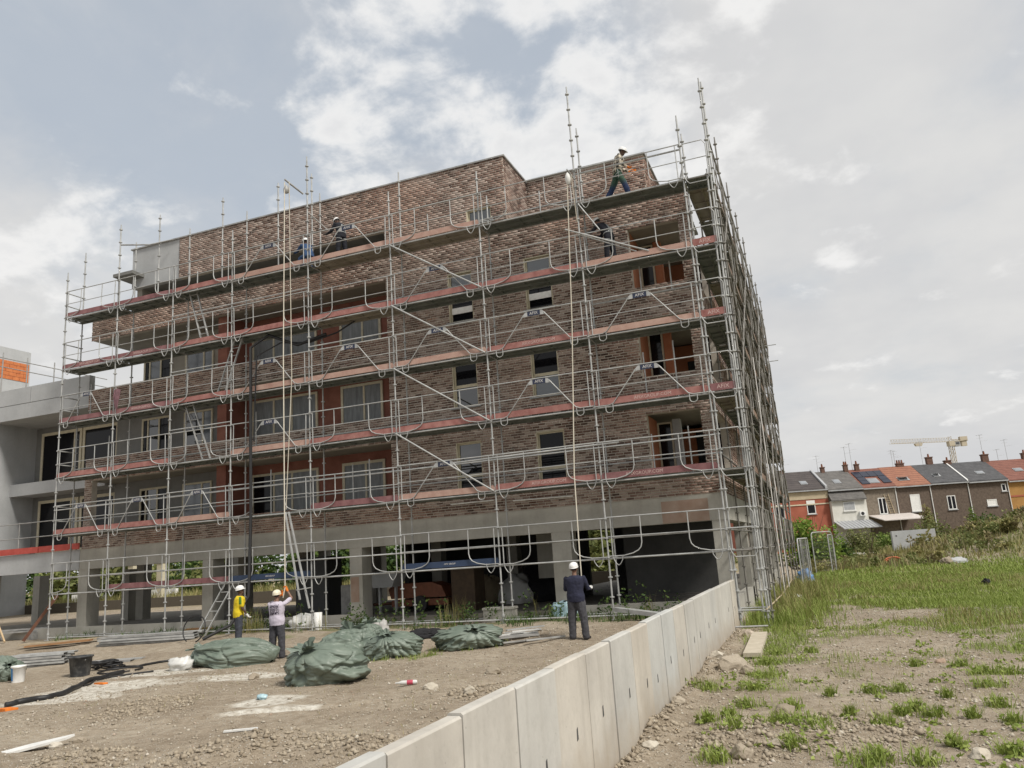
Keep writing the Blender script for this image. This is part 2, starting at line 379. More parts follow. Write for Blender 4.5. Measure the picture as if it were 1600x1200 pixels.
class MB:
    def __init__(s): s.v = []; s.f = []; s.m = []; s.sm = []
    def add(s, vs, fs, mat=0, sm=False):
        b = len(s.v); s.v += [tuple(p) for p in vs]
        for f in fs: s.f.append(tuple(i+b for i in f)); s.m.append(mat); s.sm.append(sm)
    def box(s, x0, y0, z0, x1, y1, z1, mat=0):
        x0, x1 = min(x0, x1), max(x0, x1); y0, y1 = min(y0, y1), max(y0, y1); z0, z1 = min(z0, z1), max(z0, z1)
        s.add([(x0, y0, z0), (x1, y0, z0), (x1, y1, z0), (x0, y1, z0), (x0, y0, z1), (x1, y0, z1), (x1, y1, z1), (x0, y1, z1)],
              [(0, 3, 2, 1), (4, 5, 6, 7), (0, 1, 5, 4), (1, 2, 6, 5), (2, 3, 7, 6), (3, 0, 4, 7)], mat)
        return s
    def bar(s, p, q, w, h, mat=0, up=(0, 0, 1)):
        p = Vector(p); q = Vector(q); d = (q-p).normalized(); u = Vector(up)
        if abs(d.dot(u)) > .98: u = Vector((1, 0, 0))
        a = d.cross(u).normalized()*(w/2); b = a.cross(d).normalized()*(h/2)
        c = [p-a-b, p+a-b, p+a+b, p-a+b, q-a-b, q+a-b, q+a+b, q-a+b]
        s.add(c, [(0, 1, 2, 3), (4, 7, 6, 5), (0, 4, 5, 1), (1, 5, 6, 2), (2, 6, 7, 3), (3, 7, 4, 0)], mat); return s
    def tube(s, pts, r, n=7, mat=0, cap=True, closed=False):
        pts = [Vector(p) for p in pts]; k = len(pts); rs = r if isinstance(r, (list, tuple)) else [r]*k
        vs = []; u = None
        for i, p in enumerate(pts):
            a = pts[i-1] if i else pts[0]; b = pts[i+1] if i < k-1 else pts[-1]
            d = (b-a)
            if d.length < 1e-9: d = Vector((0, 0, 1))
            d.normalize()
            if u is None:
                u = d.orthogonal().normalized()
            else:
                u = (u-d*u.dot(d))
                u = u.normalized() if u.length > 1e-6 else d.orthogonal().normalized()
            w = d.cross(u)
            for j in range(n):
                t = 2*math.pi*j/n; vs.append(p+(u*math.cos(t)+w*math.sin(t))*rs[i])
        fs = [(i*n+j, i*n+(j+1) % n, (i+1)*n+(j+1) % n, (i+1)*n+j) for i in range(k-1) for j in range(n)]
        s.add(vs, fs, mat, True)
        if cap:
            s.add(vs[:n], [tuple(range(n-1, -1, -1))], mat); s.add(vs[-n:], [tuple(range(n))], mat)
        return s
    def lathe(s, prof, c=(0, 0, 0), n=16, mat=0, sm=True):
        vs = []; c = Vector(c)
        for (r, z) in prof:
            for j in range(n):
                t = 2*math.pi*j/n; vs.append((c.x+r*math.cos(t), c.y+r*math.sin(t), c.z+z))
        fs = [(i*n+j, i*n+(j+1) % n, (i+1)*n+(j+1) % n, (i+1)*n+j) for i in range(len(prof)-1) for j in range(n)]
        s.add(vs, fs, mat, sm)
        s.add(vs[:n], [tuple(range(n-1, -1, -1))], mat); s.add(vs[-n:], [tuple(range(n))], mat)
        return s
    def prism(s, poly, a, b, axis='y', mat=0):
        def P(p, t): return (p[0], t, p[1]) if axis == 'y' else ((t, p[0], p[1]) if axis == 'x' else (p[0], p[1], t))
        k = len(poly); vs = [P(p, a) for p in poly]+[P(p, b) for p in poly]
        s.add(vs, [tuple(range(k)), tuple(range(2*k-1, k-1, -1))]+[(i, k+i, k+(i+1) % k, (i+1) % k) for i in range(k)], mat); return s
    def mesh(s, name, mats, off=None, rz=0.):
        me = bpy.data.meshes.new(name); v = s.v
        if off is not None or rz:
            o = Vector(off or (0, 0, 0)); c, q = math.cos(-rz), math.sin(-rz)
            v = []
            for p in s.v:
                x, y, z = p[0]-o.x, p[1]-o.y, p[2]-o.z; v.append((c*x-q*y, q*x+c*y, z))
        me.from_pydata([tuple(p) for p in v], [], s.f)
        for m in (mats if isinstance(mats, (list, tuple)) else [mats]): me.materials.append(m)
        me.polygons.foreach_set('material_index', s.m); me.polygons.foreach_set('use_smooth', s.sm)
        bm = bmesh.new(); bm.from_mesh(me); bmesh.ops.recalc_face_normals(bm, faces=bm.faces); bm.to_mesh(me); bm.free()
        me.update(); return me
    def build(s, name, mats, parent=None, world=False):
        if world and parent is not None:
            r = root_of(parent)
            return link(name, s.mesh(name, mats, r['wloc'], r['wrz']), parent)
        return link(name, s.mesh(name, mats), parent)
    def solo(s, name, mats, label, cat, group=None, base=None):
        """a thing that is one mesh, its origin at its base"""
        xs = [p[0] for p in s.v]; ys = [p[1] for p in s.v]; zs = [p[2] for p in s.v]
        b = base or ((min(xs)+max(xs))/2, (min(ys)+max(ys))/2, min(zs))
        o = link(name, s.mesh(name, mats, b)); o.location = b
        return tag(o, label, cat, group)
def dup(o, parent=None, loc=None, rz=None):
    c = o.copy(); COL.objects.link(c)
    if parent is not None: c.parent = parent
    if loc is not None: c.location = loc; 
    if rz is not None: c.rotation_euler = (0, 0, rz)
    for ch in list(o.children): dup(ch, c)
    return c
def text_mesh(txt, size, depth=.002, mat=None):
    cu = bpy.data.curves.new('lettering', 'FONT'); cu.body = txt; cu.size = size; cu.extrude = depth; cu.align_x = 'CENTER'; cu.align_y = 'CENTER'; cu.resolution_u = 2
    o = bpy.data.objects.new('tmp', cu); COL.objects.link(o)
    dg = bpy.context.evaluated_depsgraph_get(); me = bpy.data.meshes.new_from_object(o.evaluated_get(dg))
    bpy.data.objects.remove(o); bpy.data.curves.remove(cu)
    me.name = 'lettering'; me.materials.clear(); me.materials.append(mat)
    return me

# ================================================================== GROUND
def axis(lo, hi, f0, f1, st, grow=1.13):
    c = list(np.arange(f0, f1+1e-6, st)); s = st
    while c[-1] < hi: s = min(s*grow, 40); c.append(c[-1]+s)
    s = st; d = [c[0]]
    while d[-1] > lo: s = min(s*grow, 40); d.append(d[-1]-s)
    return np.array(d[:0:-1]+c)
def green_mask(x, y):
    x = np.asarray(x, float); y = np.asarray(y, float)
    s, d = cam_st(x, y)
    n = fbm(x, y, .4, 3, 41)*.5+fbm(x, y, 1.5, 3, 47)*.5
    r = sst(.25, .8, x)
    q = y-(6.5-3.0*(x-2.6))
    b = -.14+.16*sst(-9, 0, q)+.16*sst(-1, 6, q)-.28*sst(26, 42, y)+.06*sst(40, 60, y)-.08*sst(-9, -13, y)
    b = b+.27*np.exp(-((x-1.2)/.6)**2)*sst(-8, -2, y)
    b = b-.24*np.exp(-((x-2.4)/1.1)**2-((y-1.5)/3.5)**2)*(.15+1.5*fbm(x, y, .8, 3, 49)-.25)
    b = b+.10*np.exp(-((x-1.35)/.45)**2-((y+9)/3.2)**2)
    right = sst(.42, .62, n+b)*r
    # small tufts on the left by the bags and along the kerb
    lf = 1-sst(-.6, -.2, x)
    bl = -.27+.22*np.exp(-((x+6.0)/1.6)**2-((y+4.4)/.9)**2)+.34*np.exp(-((y-.35)/.55)**2)*sst(-27, -22, x)+.12*np.exp(-((x+12)/3)**2-((y+1.2)/.8)**2)
    left = sst(.46, .6, n+bl)*lf
    return np.maximum(right, left)*(~((x > -34) & (x < -.1) & (y > .95) & (y < 22.5)))
PLASTER = []
for (px, py, rx, ry) in ((190, 1068, 1.5, .28), (150, 1078, 1.2, .2), (420, 1092, .55, .16), (455, 1104, .5, .1), (370, 1055, 1.0, .2), (250, 1050, 1.2, .2), (90, 1090, 1.2, .22), (380, 1110, .5, .1)):
    p = atZ(px, py, .03); PLASTER.append((p.x, p.y, rx, ry))
gx = axis(-700, 700, -19, 8.5, .11); gy = axis(-60, 900, -19.5, 3.5, .11)
GX, GY = np.meshgrid(gx, gy); GZ = hgt(GX, GY)
gv = np.stack([GX, GY, GZ], -1).reshape(-1, 3); nx, ny = len(gx), len(gy)
ii = np.arange(nx*ny).reshape(ny, nx)
gf = np.stack([ii[:-1, :-1], ii[:-1, 1:], ii[1:, 1:], ii[1:, :-1]], -1).reshape(-1, 4)
def mat_ground():
    t = NT('dry_stony_soil'); p = t.pos()
    at = t.n('ShaderNodeAttribute', attribute_name='cover'); sepc = t.n('ShaderNodeSeparateColor'); t.l(at.outputs['Color'], sepc.inputs[0])
    a = t.noise(p, .55, 6, .62); b = t.noise(p, 5.5, 8, .68); f = t.noise(p, 42, 6, .7)
    c = t.ramp(a, [(.3, (.29, .24, .18)), (.5, (.365, .31, .24)), (.72, (.44, .385, .305))])
    c = t.mix(t.ramp(b, [(.40, (.75,)*3), (.6, (0, 0, 0))]), c, t.mix(1., c, (.66, .63, .59), 'MULTIPLY'))
    v = t.n('ShaderNodeTexVoronoi'); t.l(p, v.inputs[0]); v.inputs['Scale'].default_value = 26; v.inputs['Randomness'].default_value = 1
    st = t.math('MULTIPLY', t.ramp(v.outputs['Distance'], [(.22, (1, 1, 1)), (.36, (0, 0, 0))]), t.ramp(v.outputs['Color'], [(.45, (0, 0, 0)), (.6, (1, 1, 1))]))
    c = t.mix(st, c, t.mix(v.outputs['Color'], (.36, .32, .265), (.55, .51, .44)))
    c = t.mix(t.ramp(f, [(.33, (.55,)*3), (.55, (0, 0, 0))]), c, t.mix(1., c, (.6, .56, .52), 'MULTIPLY'))
    pl = t.math('MULTIPLY', sepc.outputs[1], t.ramp(b, [(.38, (.2,)*3), (.58, (1, 1, 1))]))
    c = t.mix(pl, c, (.62, .595, .53))
    gr = t.math('MULTIPLY', sepc.outputs[0], t.ramp(b, [(.3, (.35,)*3), (.6, (.85,)*3)]))
    c = t.mix(gr, c, (.15, .165, .06))
    dr = t.math('MULTIPLY', sepc.outputs[2], t.ramp(b, [(.3, (.3,)*3), (.6, (.85,)*3)]))
    c = t.mix(dr, c, (.24, .205, .10))
    h = t.math('ADD', t.math('ADD', t.math('MULTIPLY', b, 1.), t.math('MULTIPLY', f, .5)), t.math('MULTIPLY', st, .5))
    t.bump(h, .045, .8)
    return t.fin(c, .97, spec=.2)
gm = np_mesh('ground', gv, gf, mat_ground(), True)
X, Y = gv[:, 0], gv[:, 1]
cov = np.zeros((len(gv), 4), np.float32); cov[:, 3] = 1
cov[:, 0] = green_mask(X, Y)
for (px, py, rx, ry) in PLASTER:
    # patches are stretched along the track direction
    dx, dy = X-px, Y-py; u = dx*RH.x+dy*RH.y; w = dx*FH.x+dy*FH.y
    q = (u/rx)**2+(w/(ry*3))**2+(fbm(X, Y, 1.8, 4, 61)-.5)*1.6
    cov[:, 1] = np.maximum(cov[:, 1], 1-sst(.6, 1.15, q))
s_, d_ = cam_st(X, Y)
far = sst(46, 62, d_)*sst(.4, 2, X)
cov[:, 2] = np.clip(far*(.35+.9*fbm(X, Y, .12, 3, 71))+sst(18, 30, Y)*(X < -3), 0, 1)
at = gm.color_attributes.new('cover', 'FLOAT_COLOR', 'POINT'); at.data.foreach_set('color', cov.ravel())
go = tag(link('ground', gm), kind='structure')

# loose gravel: real stones, too many to count
def scatter_stones(name, n, region, smin, smax, mat, seed, keep):
    r = np.random.RandomState(seed)
    x = r.uniform(region[0], region[1], n); y = r.uniform(region[2], region[3], n)
    k = keep(x, y, r.uniform(0, 1, n)); x, y = x[k], y[k]; n = len(x)
    z = hgt(x, y)
    base = np.array([(1, 0, 0), (-1, 0, 0), (0, 1, 0), (0, -1, 0), (0, 0, 1), (0, 0, -1)], float)
    tri = np.array([(0, 2, 4), (2, 1, 4), (1, 3, 4), (3, 0, 4), (2, 0, 5), (1, 2, 5), (3, 1, 5), (0, 3, 5)])
    sz = smin*(smax/smin)**(r.uniform(0, 1, n)**3)
    sc = sz[:, None]*r.uniform(.6, 1.3, (n, 3)); sc[:, 2] *= .7
    a = r.uniform(0, 6.28, n); ca, sa = np.cos(a), np.sin(a)
    V = base[None]*sc[:, None]*r.uniform(.75, 1.25, (n, 6, 3))+r.uniform(-.12, .12, (n, 6, 3))*sz[:, None, None]
    x2 = V[..., 0]*ca[:, None]-V[..., 1]*sa[:, None]; y2 = V[..., 0]*sa[:, None]+V[..., 1]*ca[:, None]
    V = np.stack([x2+x[:, None], y2+y[:, None], V[..., 2]+(z+sc[:, 2]*.35)[:, None]], -1).reshape(-1, 3)
    F = (tri[None]+(np.arange(n)*6)[:, None, None]).reshape(-1, 3)
    return tag(link(name, np_mesh(name, V, F, mat)), kind='stuff')
def mat_stone():
    t = NT('chalky_stone'); g = t.n('ShaderNodeNewGeometry'); oi = t.n('ShaderNodeObjectInfo')
    r = t.math('FRACT', t.math('ADD', g.outputs['Random Per Island'], oi.outputs['Random']))
    c = t.ramp(r, [(0, (.25, .21, .155)), (.35, (.34, .29, .225)), (.7, (.42, .375, .30)), (.93, (.53, .49, .42)), (1, (.38, .28, .21))])
    n = t.noise(g.outputs['Position'], 30, 5, .65); t.bump(n, .008, .8)
    c = t.mix(t.ramp(n, [(.3, (.5,)*3), (.55, (0, 0, 0))]), c, t.mix(1., c, (.6, .57, .54), 'MULTIPLY'))
    return t.fin(c, .92)
STONE = mat_stone()
nwall = lambda x: (x < -.12) | (x > .33)
scatter_stones('gravel', 60000, (-14, -.1, -17.5, -1), .006, .032, STONE, 1, lambda x, y, u: nwall(x) & (u < np.clip(fbm(x, y, .8, 3, 81)*1.9-.45, .12, 1)) & (x > -1.1*(y+21)-1))
scatter_stones('gravel', 50000, (.1, 6.5, -16.5, 4), .006, .032, STONE, 2, lambda x, y, u: (x > .1-.012*y) & (u < np.clip(fbm(x, y, .8, 3, 83)*2-.4, .15, 1)))
SOILCLOD = speck('soil_clods', (.24, .195, .14), (.40, .345, .265), 7, .97)
hv = np.array(HEAPS)
scatter_stones('wall_foot_clods', 9000, (.08, .62, -17.2, -1.2), .008, .045, SOILCLOD, 7, lambda x, y, u: (x > .08-.012*y) & (u < np.clip(1.15-(x-.08+.012*y)/.26, .0, 1)*np.clip(fbm(x, y, 1.6, 2, 66)*2-.45, .05, 1)))
def inheap(x, y, u):
    q = np.min(np.hypot(x[:, None]-hv[None, :, 0], y[:, None]-hv[None, :, 1])/hv[None, :, 2], 1)
    return (q < 1.1+.5*u) & nwall(x)
scatter_stones('heap_rubble', 140000, (-9, 4.5, -17, -2), .008, .05, SOILCLOD, 3, inheap)

# retaining wall of upright precast slabs
WX0, WX1 = .0, .10
jy = [-25.2, -22.3]
for px, py in ((605, 1168), (722, 1108), (805, 1073), (866, 1043), (915, 1017), (952.5, 1000), (984.5, 985), (1010, 972), (1032.5, 960), (1051, 951), (1068, 944.5), (1082.5, 937), (1095, 932), (1107, 926), (1117, 921)):
    xw = .1
    for it in range(4): yw = atX(px, py, xw).y; xw = .07-.012*yw
    jy.append(yw)
jy.append(-1.35); jy.append(-.28)
jy = sorted(jy)
wallT = thing('retaining_wall', 'low pale wall of upright precast concrete slabs running from the foreground to the scaffold corner', 'wall', (0, jy[0], 0))
rw = random.Random(3)
def skew(m): m.v = [(x-.03-.012*y, y, z) for x, y, z in m.v]      # the wall runs a touch off square to the facade
for a, b in zip(jy[:-1], jy[1:]):
    m = MB(); t = 1.15+rw.uniform(-.012, .012); o = rw.uniform(-.006, .006)
    a2, b2 = a+.007, b-.007
    bev = .012
    m.prism([(WX0+o, -.2), (WX1+o, -.2), (WX1+o, t-bev), (WX1+o-bev, t), (WX0+o+bev, t), (WX0+o, t-bev)], a2, b2, 'y')
    skew(m)
    # lifting-anchor recess and tie pocket, as dark plugs a few millimetres deep
    p = m.build('slab', PANEL, wallT, world=True)
    h = MB()
    for zz_ in (rw.uniform(.45, .62),):
        yc = a2+(b2-a2)*rw.uniform(.3, .7)
        h.prism([(yc-.022, zz_-.05), (yc+.018, zz_-.04), (yc+.012, zz_+.05), (yc-.012, zz_+.04)], WX1+o+.0015, WX1+o+.004, 'x')
    skew(h); h.build('tie_pocket', DARKWALL, p, world=True)
# compacted fill seen in the joints
m = MB(); m.box(WX0+.025, jy[0], -.2, WX1-.035, jy[-1]-.02, 1.12); skew(m); m.build('joint_fill', DARKWALL, wallT, world=True)

# ================================================================== BRICK BUILDING
YF = 1.05; XE = -.1
BLD = thing('apartment_building', 'unfinished five-storey brown brick apartment block wrapped in scaffolding', 'building', (XE, YF, 0))
BL, BP, BH, BJ = .205, .0745, .0525, .019        # brick length, course pitch, brick height, joint
FRONT = [(-22.9, XE, 3.33, 4.0), (-22.9, -22.55, 4.0, 5.8),
    (-10, -7.78, 4.0, 11.2), (-6.94, -5.19, 4.0, 11.2), (-4.33, -1.9, 4.0, 11.2),
    (-7.78, -6.94, 4.0, 4.06), (-7.78, -6.94, 5.52, 6.58), (-7.78, -6.94, 8.2, 9.30), (-7.78, -6.94, 10.93, 11.2),
    (-5.19, -4.33, 4.0, 4.06), (-5.19, -4.33, 5.55, 6.58), (-5.19, -4.33, 8.2, 9.27), (-5.19, -4.33, 10.95, 11.2),
    (-1.9, -.42, 5.66, 6.72), (-1.9, -.42, 8.4, 9.35), (-.42, XE, 4.0, 11.2),
    (-22.9, -10, 5.8, 6.62), (-22.9, -10, 8.45, 9.25), (-22.9, XE, 11.2, 12.0),
    (-10, -7.0, 12.0, 14.5), (-6.15, -5.63, 12.0, 14.5), (-7.0, -6.15, 12.0, 12.44), (-7.0, -6.15, 12.98, 14.5), (-18.7, -10, 12.95, 14.5)]
def course_intervals(rects, z):
    iv = sorted((r[0], r[1]) for r in rects if r[2] <= z < r[3])
    out = []
    for a, b in iv:
        if out and a-out[-1][1] < 1e-4: out[-1][1] = max(b, out[-1][1])
        else: out.append([a, b])
    return out
def lay(rects, seed):
    """bricks as (u0,u1,z0,z1,proud)"""
    r = random.Random(seed); zs = sorted(set([q[2] for q in rects]+[q[3] for q in rects]))
    k0 = int(math.floor(min(zs)/BP)); k1 = int(math.ceil(max(zs)/BP)); out = []
    for k in range(k0, k1):
        z = k*BP
        off = (0, .5, .25, .75, .4)[k % 5]*(BL+BJ)+r.uniform(-.01, .01)
        for a, b in course_intervals(rects, z+BH/2):
            n0 = int(math.floor((a-off)/(BL+BJ)))-1; u = off+n0*(BL+BJ)
            while u < b:
                u0, u1 = max(u, a), min(u+BL, b)
                if u1-u0 > .035: out.append((u0, u1, z+r.uniform(-.002, .002), z+BH+r.uniform(-.003, .002), r.uniform(.006, .013)))
                u += BL+BJ
    return out
def bricks_mesh(name, bl, plane, d, axis_, sgn):
    """open-backed blocks proud of the mortar plane; axis_ 'x' runs along X facing -Y/+Y, 'y' runs along Y facing +X"""
    n = len(bl); B = np.array(bl); V = np.zeros((n, 8, 3))
    u0, u1, z0, z1, pr = B.T
    for i, (u, z, w) in enumerate(((u0, z0, 0), (u1, z0, 0), (u1, z1, 0), (u0, z1, 0), (u0, z0, 1), (u1, z0, 1), (u1, z1, 1), (u0, z1, 1))):
        dd = plane+sgn*(pr if w else 0*pr)
        if axis_ == 'x': V[:, i] = np.stack([u, dd, z], -1)
        else: V[:, i] = np.stack([dd, u, z], -1)
    F = np.array([(4, 5, 6, 7), (0, 1, 5, 4), (1, 2, 6, 5), (2, 3, 7, 6), (3, 0, 4, 7)])
    F = (F[None]+(np.arange(n)*8)[:, None, None]).reshape(-1, 4)
    o = np.array(d); me = np_mesh(name, V.reshape(-1, 3)-o, F, BRICK)
    bm = bmesh.new(); bm.from_mesh(me); bmesh.ops.recalc_face_normals(bm, faces=bm.faces)
    bm.to_mesh(me); bm.free()
    # make outward facing: check the first face
    nrm = me.polygons[0].normal; want = (nrm.y if axis_ == 'x' else nrm.x)*sgn
    if want < 0: me.flip_normals()
    return me
OFF = (XE, YF, 0)
# core (mortar face) of the front
m = MB()
for r in FRONT: m.box(r[0], YF, r[2], r[1], YF+.24, r[3])
wall_f = m.build('brick_facade', MORTAR, BLD, world=True)
fl = lay(FRONT, 1)
# the 300 bricks that show largest: nearest the camera
def bdist(b): return (Vector(((b[0]+b[1])/2, YF, (b[2]+b[3])/2))-CAM).length
full = [b for b in fl if b[1]-b[0] > BL-.002]; full.sort(key=bdist); pick = full[:300]; ps = set(pick)
rest = [b for b in fl if b not in ps]
me1 = bricks_mesh('brick', [(0, BL, 0, BH, .0095)], 0, (0, 0, 0), 'x', -1)
for b in pick:
    link('brick', me1, wall_f, (b[0]-XE, b[4]*-.3, b[2]))
tag(link('brickwork', bricks_mesh('brickwork', rest, YF, OFF, 'x', -1), wall_f), kind='stuff')
# right-hand side of the building
SIDE = [(YF+.26, 21.5, 3.33, 4.0), (YF+.26, 21.5, 5.66, 6.72), (YF+.26, 21.5, 8.4, 9.35)]
for z0, z1 in ((4.0, 5.66), (6.72, 8.4), (9.35, 11.2)):
    for a, b in ((4.3, 6.6), (7.6, 10.2), (13.2, 15.6), (16.5, 18.2), (20.6, 21.5)): SIDE.append((a, b, z0, z1))
m = MB()
for r in SIDE: m.box(XE-.24, r[0], r[2], XE, r[1], r[3])
wall_s = m.build('brick_side_wall', MORTAR, BLD, world=True)
tag(link('brickwork', bricks_mesh('brickwork', lay(SIDE, 2)+lay([(YF+.012, YF+.24, 3.33, 12.0)], 8), XE, OFF, 'y', 1), wall_s), kind='stuff')
# top storey: side of the projecting box and the wall set back behind the terrace
BOXS = [(YF+.26, 3.2, 12.0, 14.5)]
m = MB(); m.box(-5.63-.24, YF+.24, 12.0, -5.63, 3.2, 14.5)
bs = m.build('penthouse_return_wall', MORTAR, BLD, world=True)
tag(link('brickwork', bricks_mesh('brickwork', lay(BOXS, 3)+lay([(YF+.012, YF+.24, 12.0, 14.5)], 9), -5.63, OFF, 'y', 1), bs), kind='stuff')
m = MB(); m.box(-5.63, 3.2, 12.0, -1.55, 3.44, 14.55); m.box(-1.79, 3.44, 12.0, -1.55, 9, 14.55)
bw = m.build('penthouse_setback_wall', MORTAR, BLD, world=True)
tag(link('brickwork', bricks_mesh('brickwork', lay([(-5.63, -1.55, 12.0, 14.55)], 4), 3.2, OFF, 'x', -1), bw), kind='stuff')
tag(link('brickwork', bricks_mesh('brickwork', lay([(3.22, 9, 12.0, 14.55)], 5), -1.55, OFF, 'y', 1), bw), kind='stuff')
m = MB(); m.box(-21.0, YF+.02, 12.95, -18.7, YF+.24, 14.5); m.box(-21.0, YF+.24, 12.95, -20.8, 9, 14.5)
m.build('rendered_end_panel', CONC_L, BLD, world=True)
m = MB(); m.box(-21.06, YF-.04, 14.5, -5.57, YF+.3, 14.55); m.box(-5.93, YF+.3, 14.5, -5.57, 3.15, 14.55); m.box(-5.63, 3.14, 14.55, -1.49, 3.5, 14.6); m.box(-1.85, 3.5, 14.55, -1.49, 9, 14.6)
m.build('roof_coping', GALV_D, BLD, world=True)
m = MB(); m.box(-20.9, YF+.24, 14.3, -5.7, 12, 14.49); m.box(-5.7, 3.44, 14.3, -1.7, 12, 14.5); m.build('roof', CONC_D, BLD, world=True)
m = MB(); m.box(-21.35, YF-.55, 13.30, -20.4, YF+1.2, 13.42); m.build('canopy_slab', CONC_D, BLD, world=True)

# floor slabs
def slab(z0, z1, x0=-22.9, x1=XE-.24, y0=YF+.24, y1=12.5, mat=CONC_SOFF, nm='floor_slab'):
    m = MB(); m.box(x0, y0, z0, x1, y1, z1); return m.build(nm, mat, BLD, world=True)
slab(5.8, 6.0); slab(8.45, 8.65); slab(11.2, 11.42); slab(3.34, 3.56)
for z0, z1 in ((5.66, 5.9), (8.4, 8.62), (11.2, 11.41)):
    m = MB(); m.box(-8.5, 12.5, z0, XE-.24, 21.4, z1); m.build('floor_slab', CONC_SOFF, BLD, world=True)

# window builder: outer frame, panes, optional transom; sits in plane Y=y facing -Y
def window(parent, x0, x1, z0, z1, y, panes=((0, 1, 'g'),), transom=None, fw=.065, fmat=None, name='window', sill=False, mats=None):
    fm = fmat or CREAM; m = MB(); d = .07
    m.box(x0, y, z0, x0+fw, y+d, z1); m.box(x1-fw, y, z0, x1, y+d, z1); m.box(x0+fw, y, z1-fw, x1-fw, y+d, z1); m.box(x0+fw, y, z0, x1-fw, y+d, z0+fw)
    for a, b, k in panes[:-1]:
        xm = x0+fw+(x1-x0-2*fw)*b; m.box(xm-.035, y+.004, z0+fw, xm+.035, y+d-.004, z1-fw)
    if transom:
        zt = z0+(z1-z0)*transom; m.box(x0+fw, y-.004, zt-.045, x1-fw, y+d+.004, zt+.045)
    w = m.build(name, fm, parent, world=True)
    G = {'g': GLASS, 'd': GLASS_D, 'f': GLASS_SKY, 's': SHEET, 'v': VOID}
    for a, b, k in panes:
        xa = x0+fw+(x1-x0-2*fw)*a; xb = x0+fw+(x1-x0-2*fw)*b
        def pane(za, zb, kk):
            q = MB(); q.box(xa, y+.028, za, xb, y+.042, zb); q.build('pane', G[kk], w, world=True)
            if kk in 'gf':
                pass
        if transom: pane(z0+fw, zt-.045, k[0]); pane(zt+.045, z1-fw, k[-1])
        else: pane(z0+fw, z1-fw, k[0])
    if sill:
        q = MB(); q.box(x0-.08, y-.20, z0-.035, x1+.08, y+.02, z0-.004); q.build('sill', CONC_L, w, world=True)
    return w
# facade windows, three floors
for (x0, x1, zt, ks) in ((-7.78, -6.94, 5.52, ('df', 'gd', 'fd')), (-5.19, -4.33, 5.55, ('dd', 'fd', 'gf'))):
    pass
FWIN = [(-7.78, -6.94, 4.06, 5.52, .30, 'dg'), (-5.19, -4.33, 4.06, 5.55, .28, 'dd'),
        (-7.78, -6.94, 6.58, 8.2, .42, 'gd'), (-5.19, -4.33, 6.58, 8.2, .42, 'fd'),
        (-7.78, -6.94, 9.30, 10.93, .50, 'df'), (-5.19, -4.33, 9.27, 10.95, .50, 'df'), (-7.0, -6.15, 12.44, 12.98, None, 'f')]
for (x0, x1, z0, z1, tr, k) in FWIN:
    w = window(BLD, x0, x1, z0, z1, YF+.11, ((0, 1, k),), tr, fw=.07, sill=True)
    m = MB(); m.box(x0+.003, YF+.012, z0+.01, x0+.035, YF+.11, z1-.003); m.box(x0+.035, YF+.012, z1-.035, x1-.003, YF+.11, z1-.003)
    m.build('jamb_lining', CREAM, w, world=True)
    if z0 > 9 and z0 < 12:
        m = MB(); m.box(x0+.07, YF+.085, 9.60, x1-.07, YF+.105, 9.80); m.build('taped_rail', WHITE, w, world=True)
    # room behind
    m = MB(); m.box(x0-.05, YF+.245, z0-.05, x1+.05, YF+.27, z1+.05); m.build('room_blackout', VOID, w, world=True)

# loggias (recessed balconies) of the left half: rear walls, partition piers, windows
YB = 2.40
for fl_, (z0, z1, c) in enumerate(((3.56, 5.8, 'r'), (6.0, 8.45, 'r'), (8.65, 11.2, 'r'))):
    m = MB(); m.box(-22.9, YB, z0, -17.1, YB+.2, z1)
    if fl_ == 2: m = MB(); m.box(-20.9, YB, z0, -17.1, YB+.2, z1); m.box(-20.9, YB+.2, z0, -20.7, 9, z1)
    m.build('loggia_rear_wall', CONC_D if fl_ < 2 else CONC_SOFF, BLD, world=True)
    m = MB(); m.box(-16.7, YB+.004, z0, -10, YB+.2, z1); m.build('loggia_rear_wall', PRIMER, BLD, world=True)
    m = MB(); m.box(-17.1, YF+.30, z0, -16.7, YB+.2, z1); m.build('partition_pier', PRIMER, BLD, world=True)
    m = MB(); m.box(-10.02, YF+.245, z0, -9.8, YB+.2, z1); m.build('loggia_cheek', PRIMER, BLD, world=True)
for k, zb, zt in ((0, 3.62, 5.48), (1, 6.05, 8.16), (2, 8.7, 10.46)):
    window(BLD, -16.42, -13.62, zb, zt, YB-.05, ((0, .33, 's' if k else 'd'), (.33, .62, 's'), (.62, 1, 's')), fw=.08)
    window(BLD, -12.66, -11.0, zb, zt+.03, YB-.05, ((0, .56, 's'), (.56, 1, 's')), fw=.09)
    window(BLD, -21.60, -20.2, zb, zt, YB-.05, ((0, .18, 'd'), (.18, .62, 'f' if k == 2 else 'g'), (.62, 1, 'd')), fw=.08)
    window(BLD, -19.55, -18.2, zb, zt, YB-.05, ((0, .68, 'f' if k != 1 else 'g'), (.68, 1, 'f')), fw=.07, transom=.32)
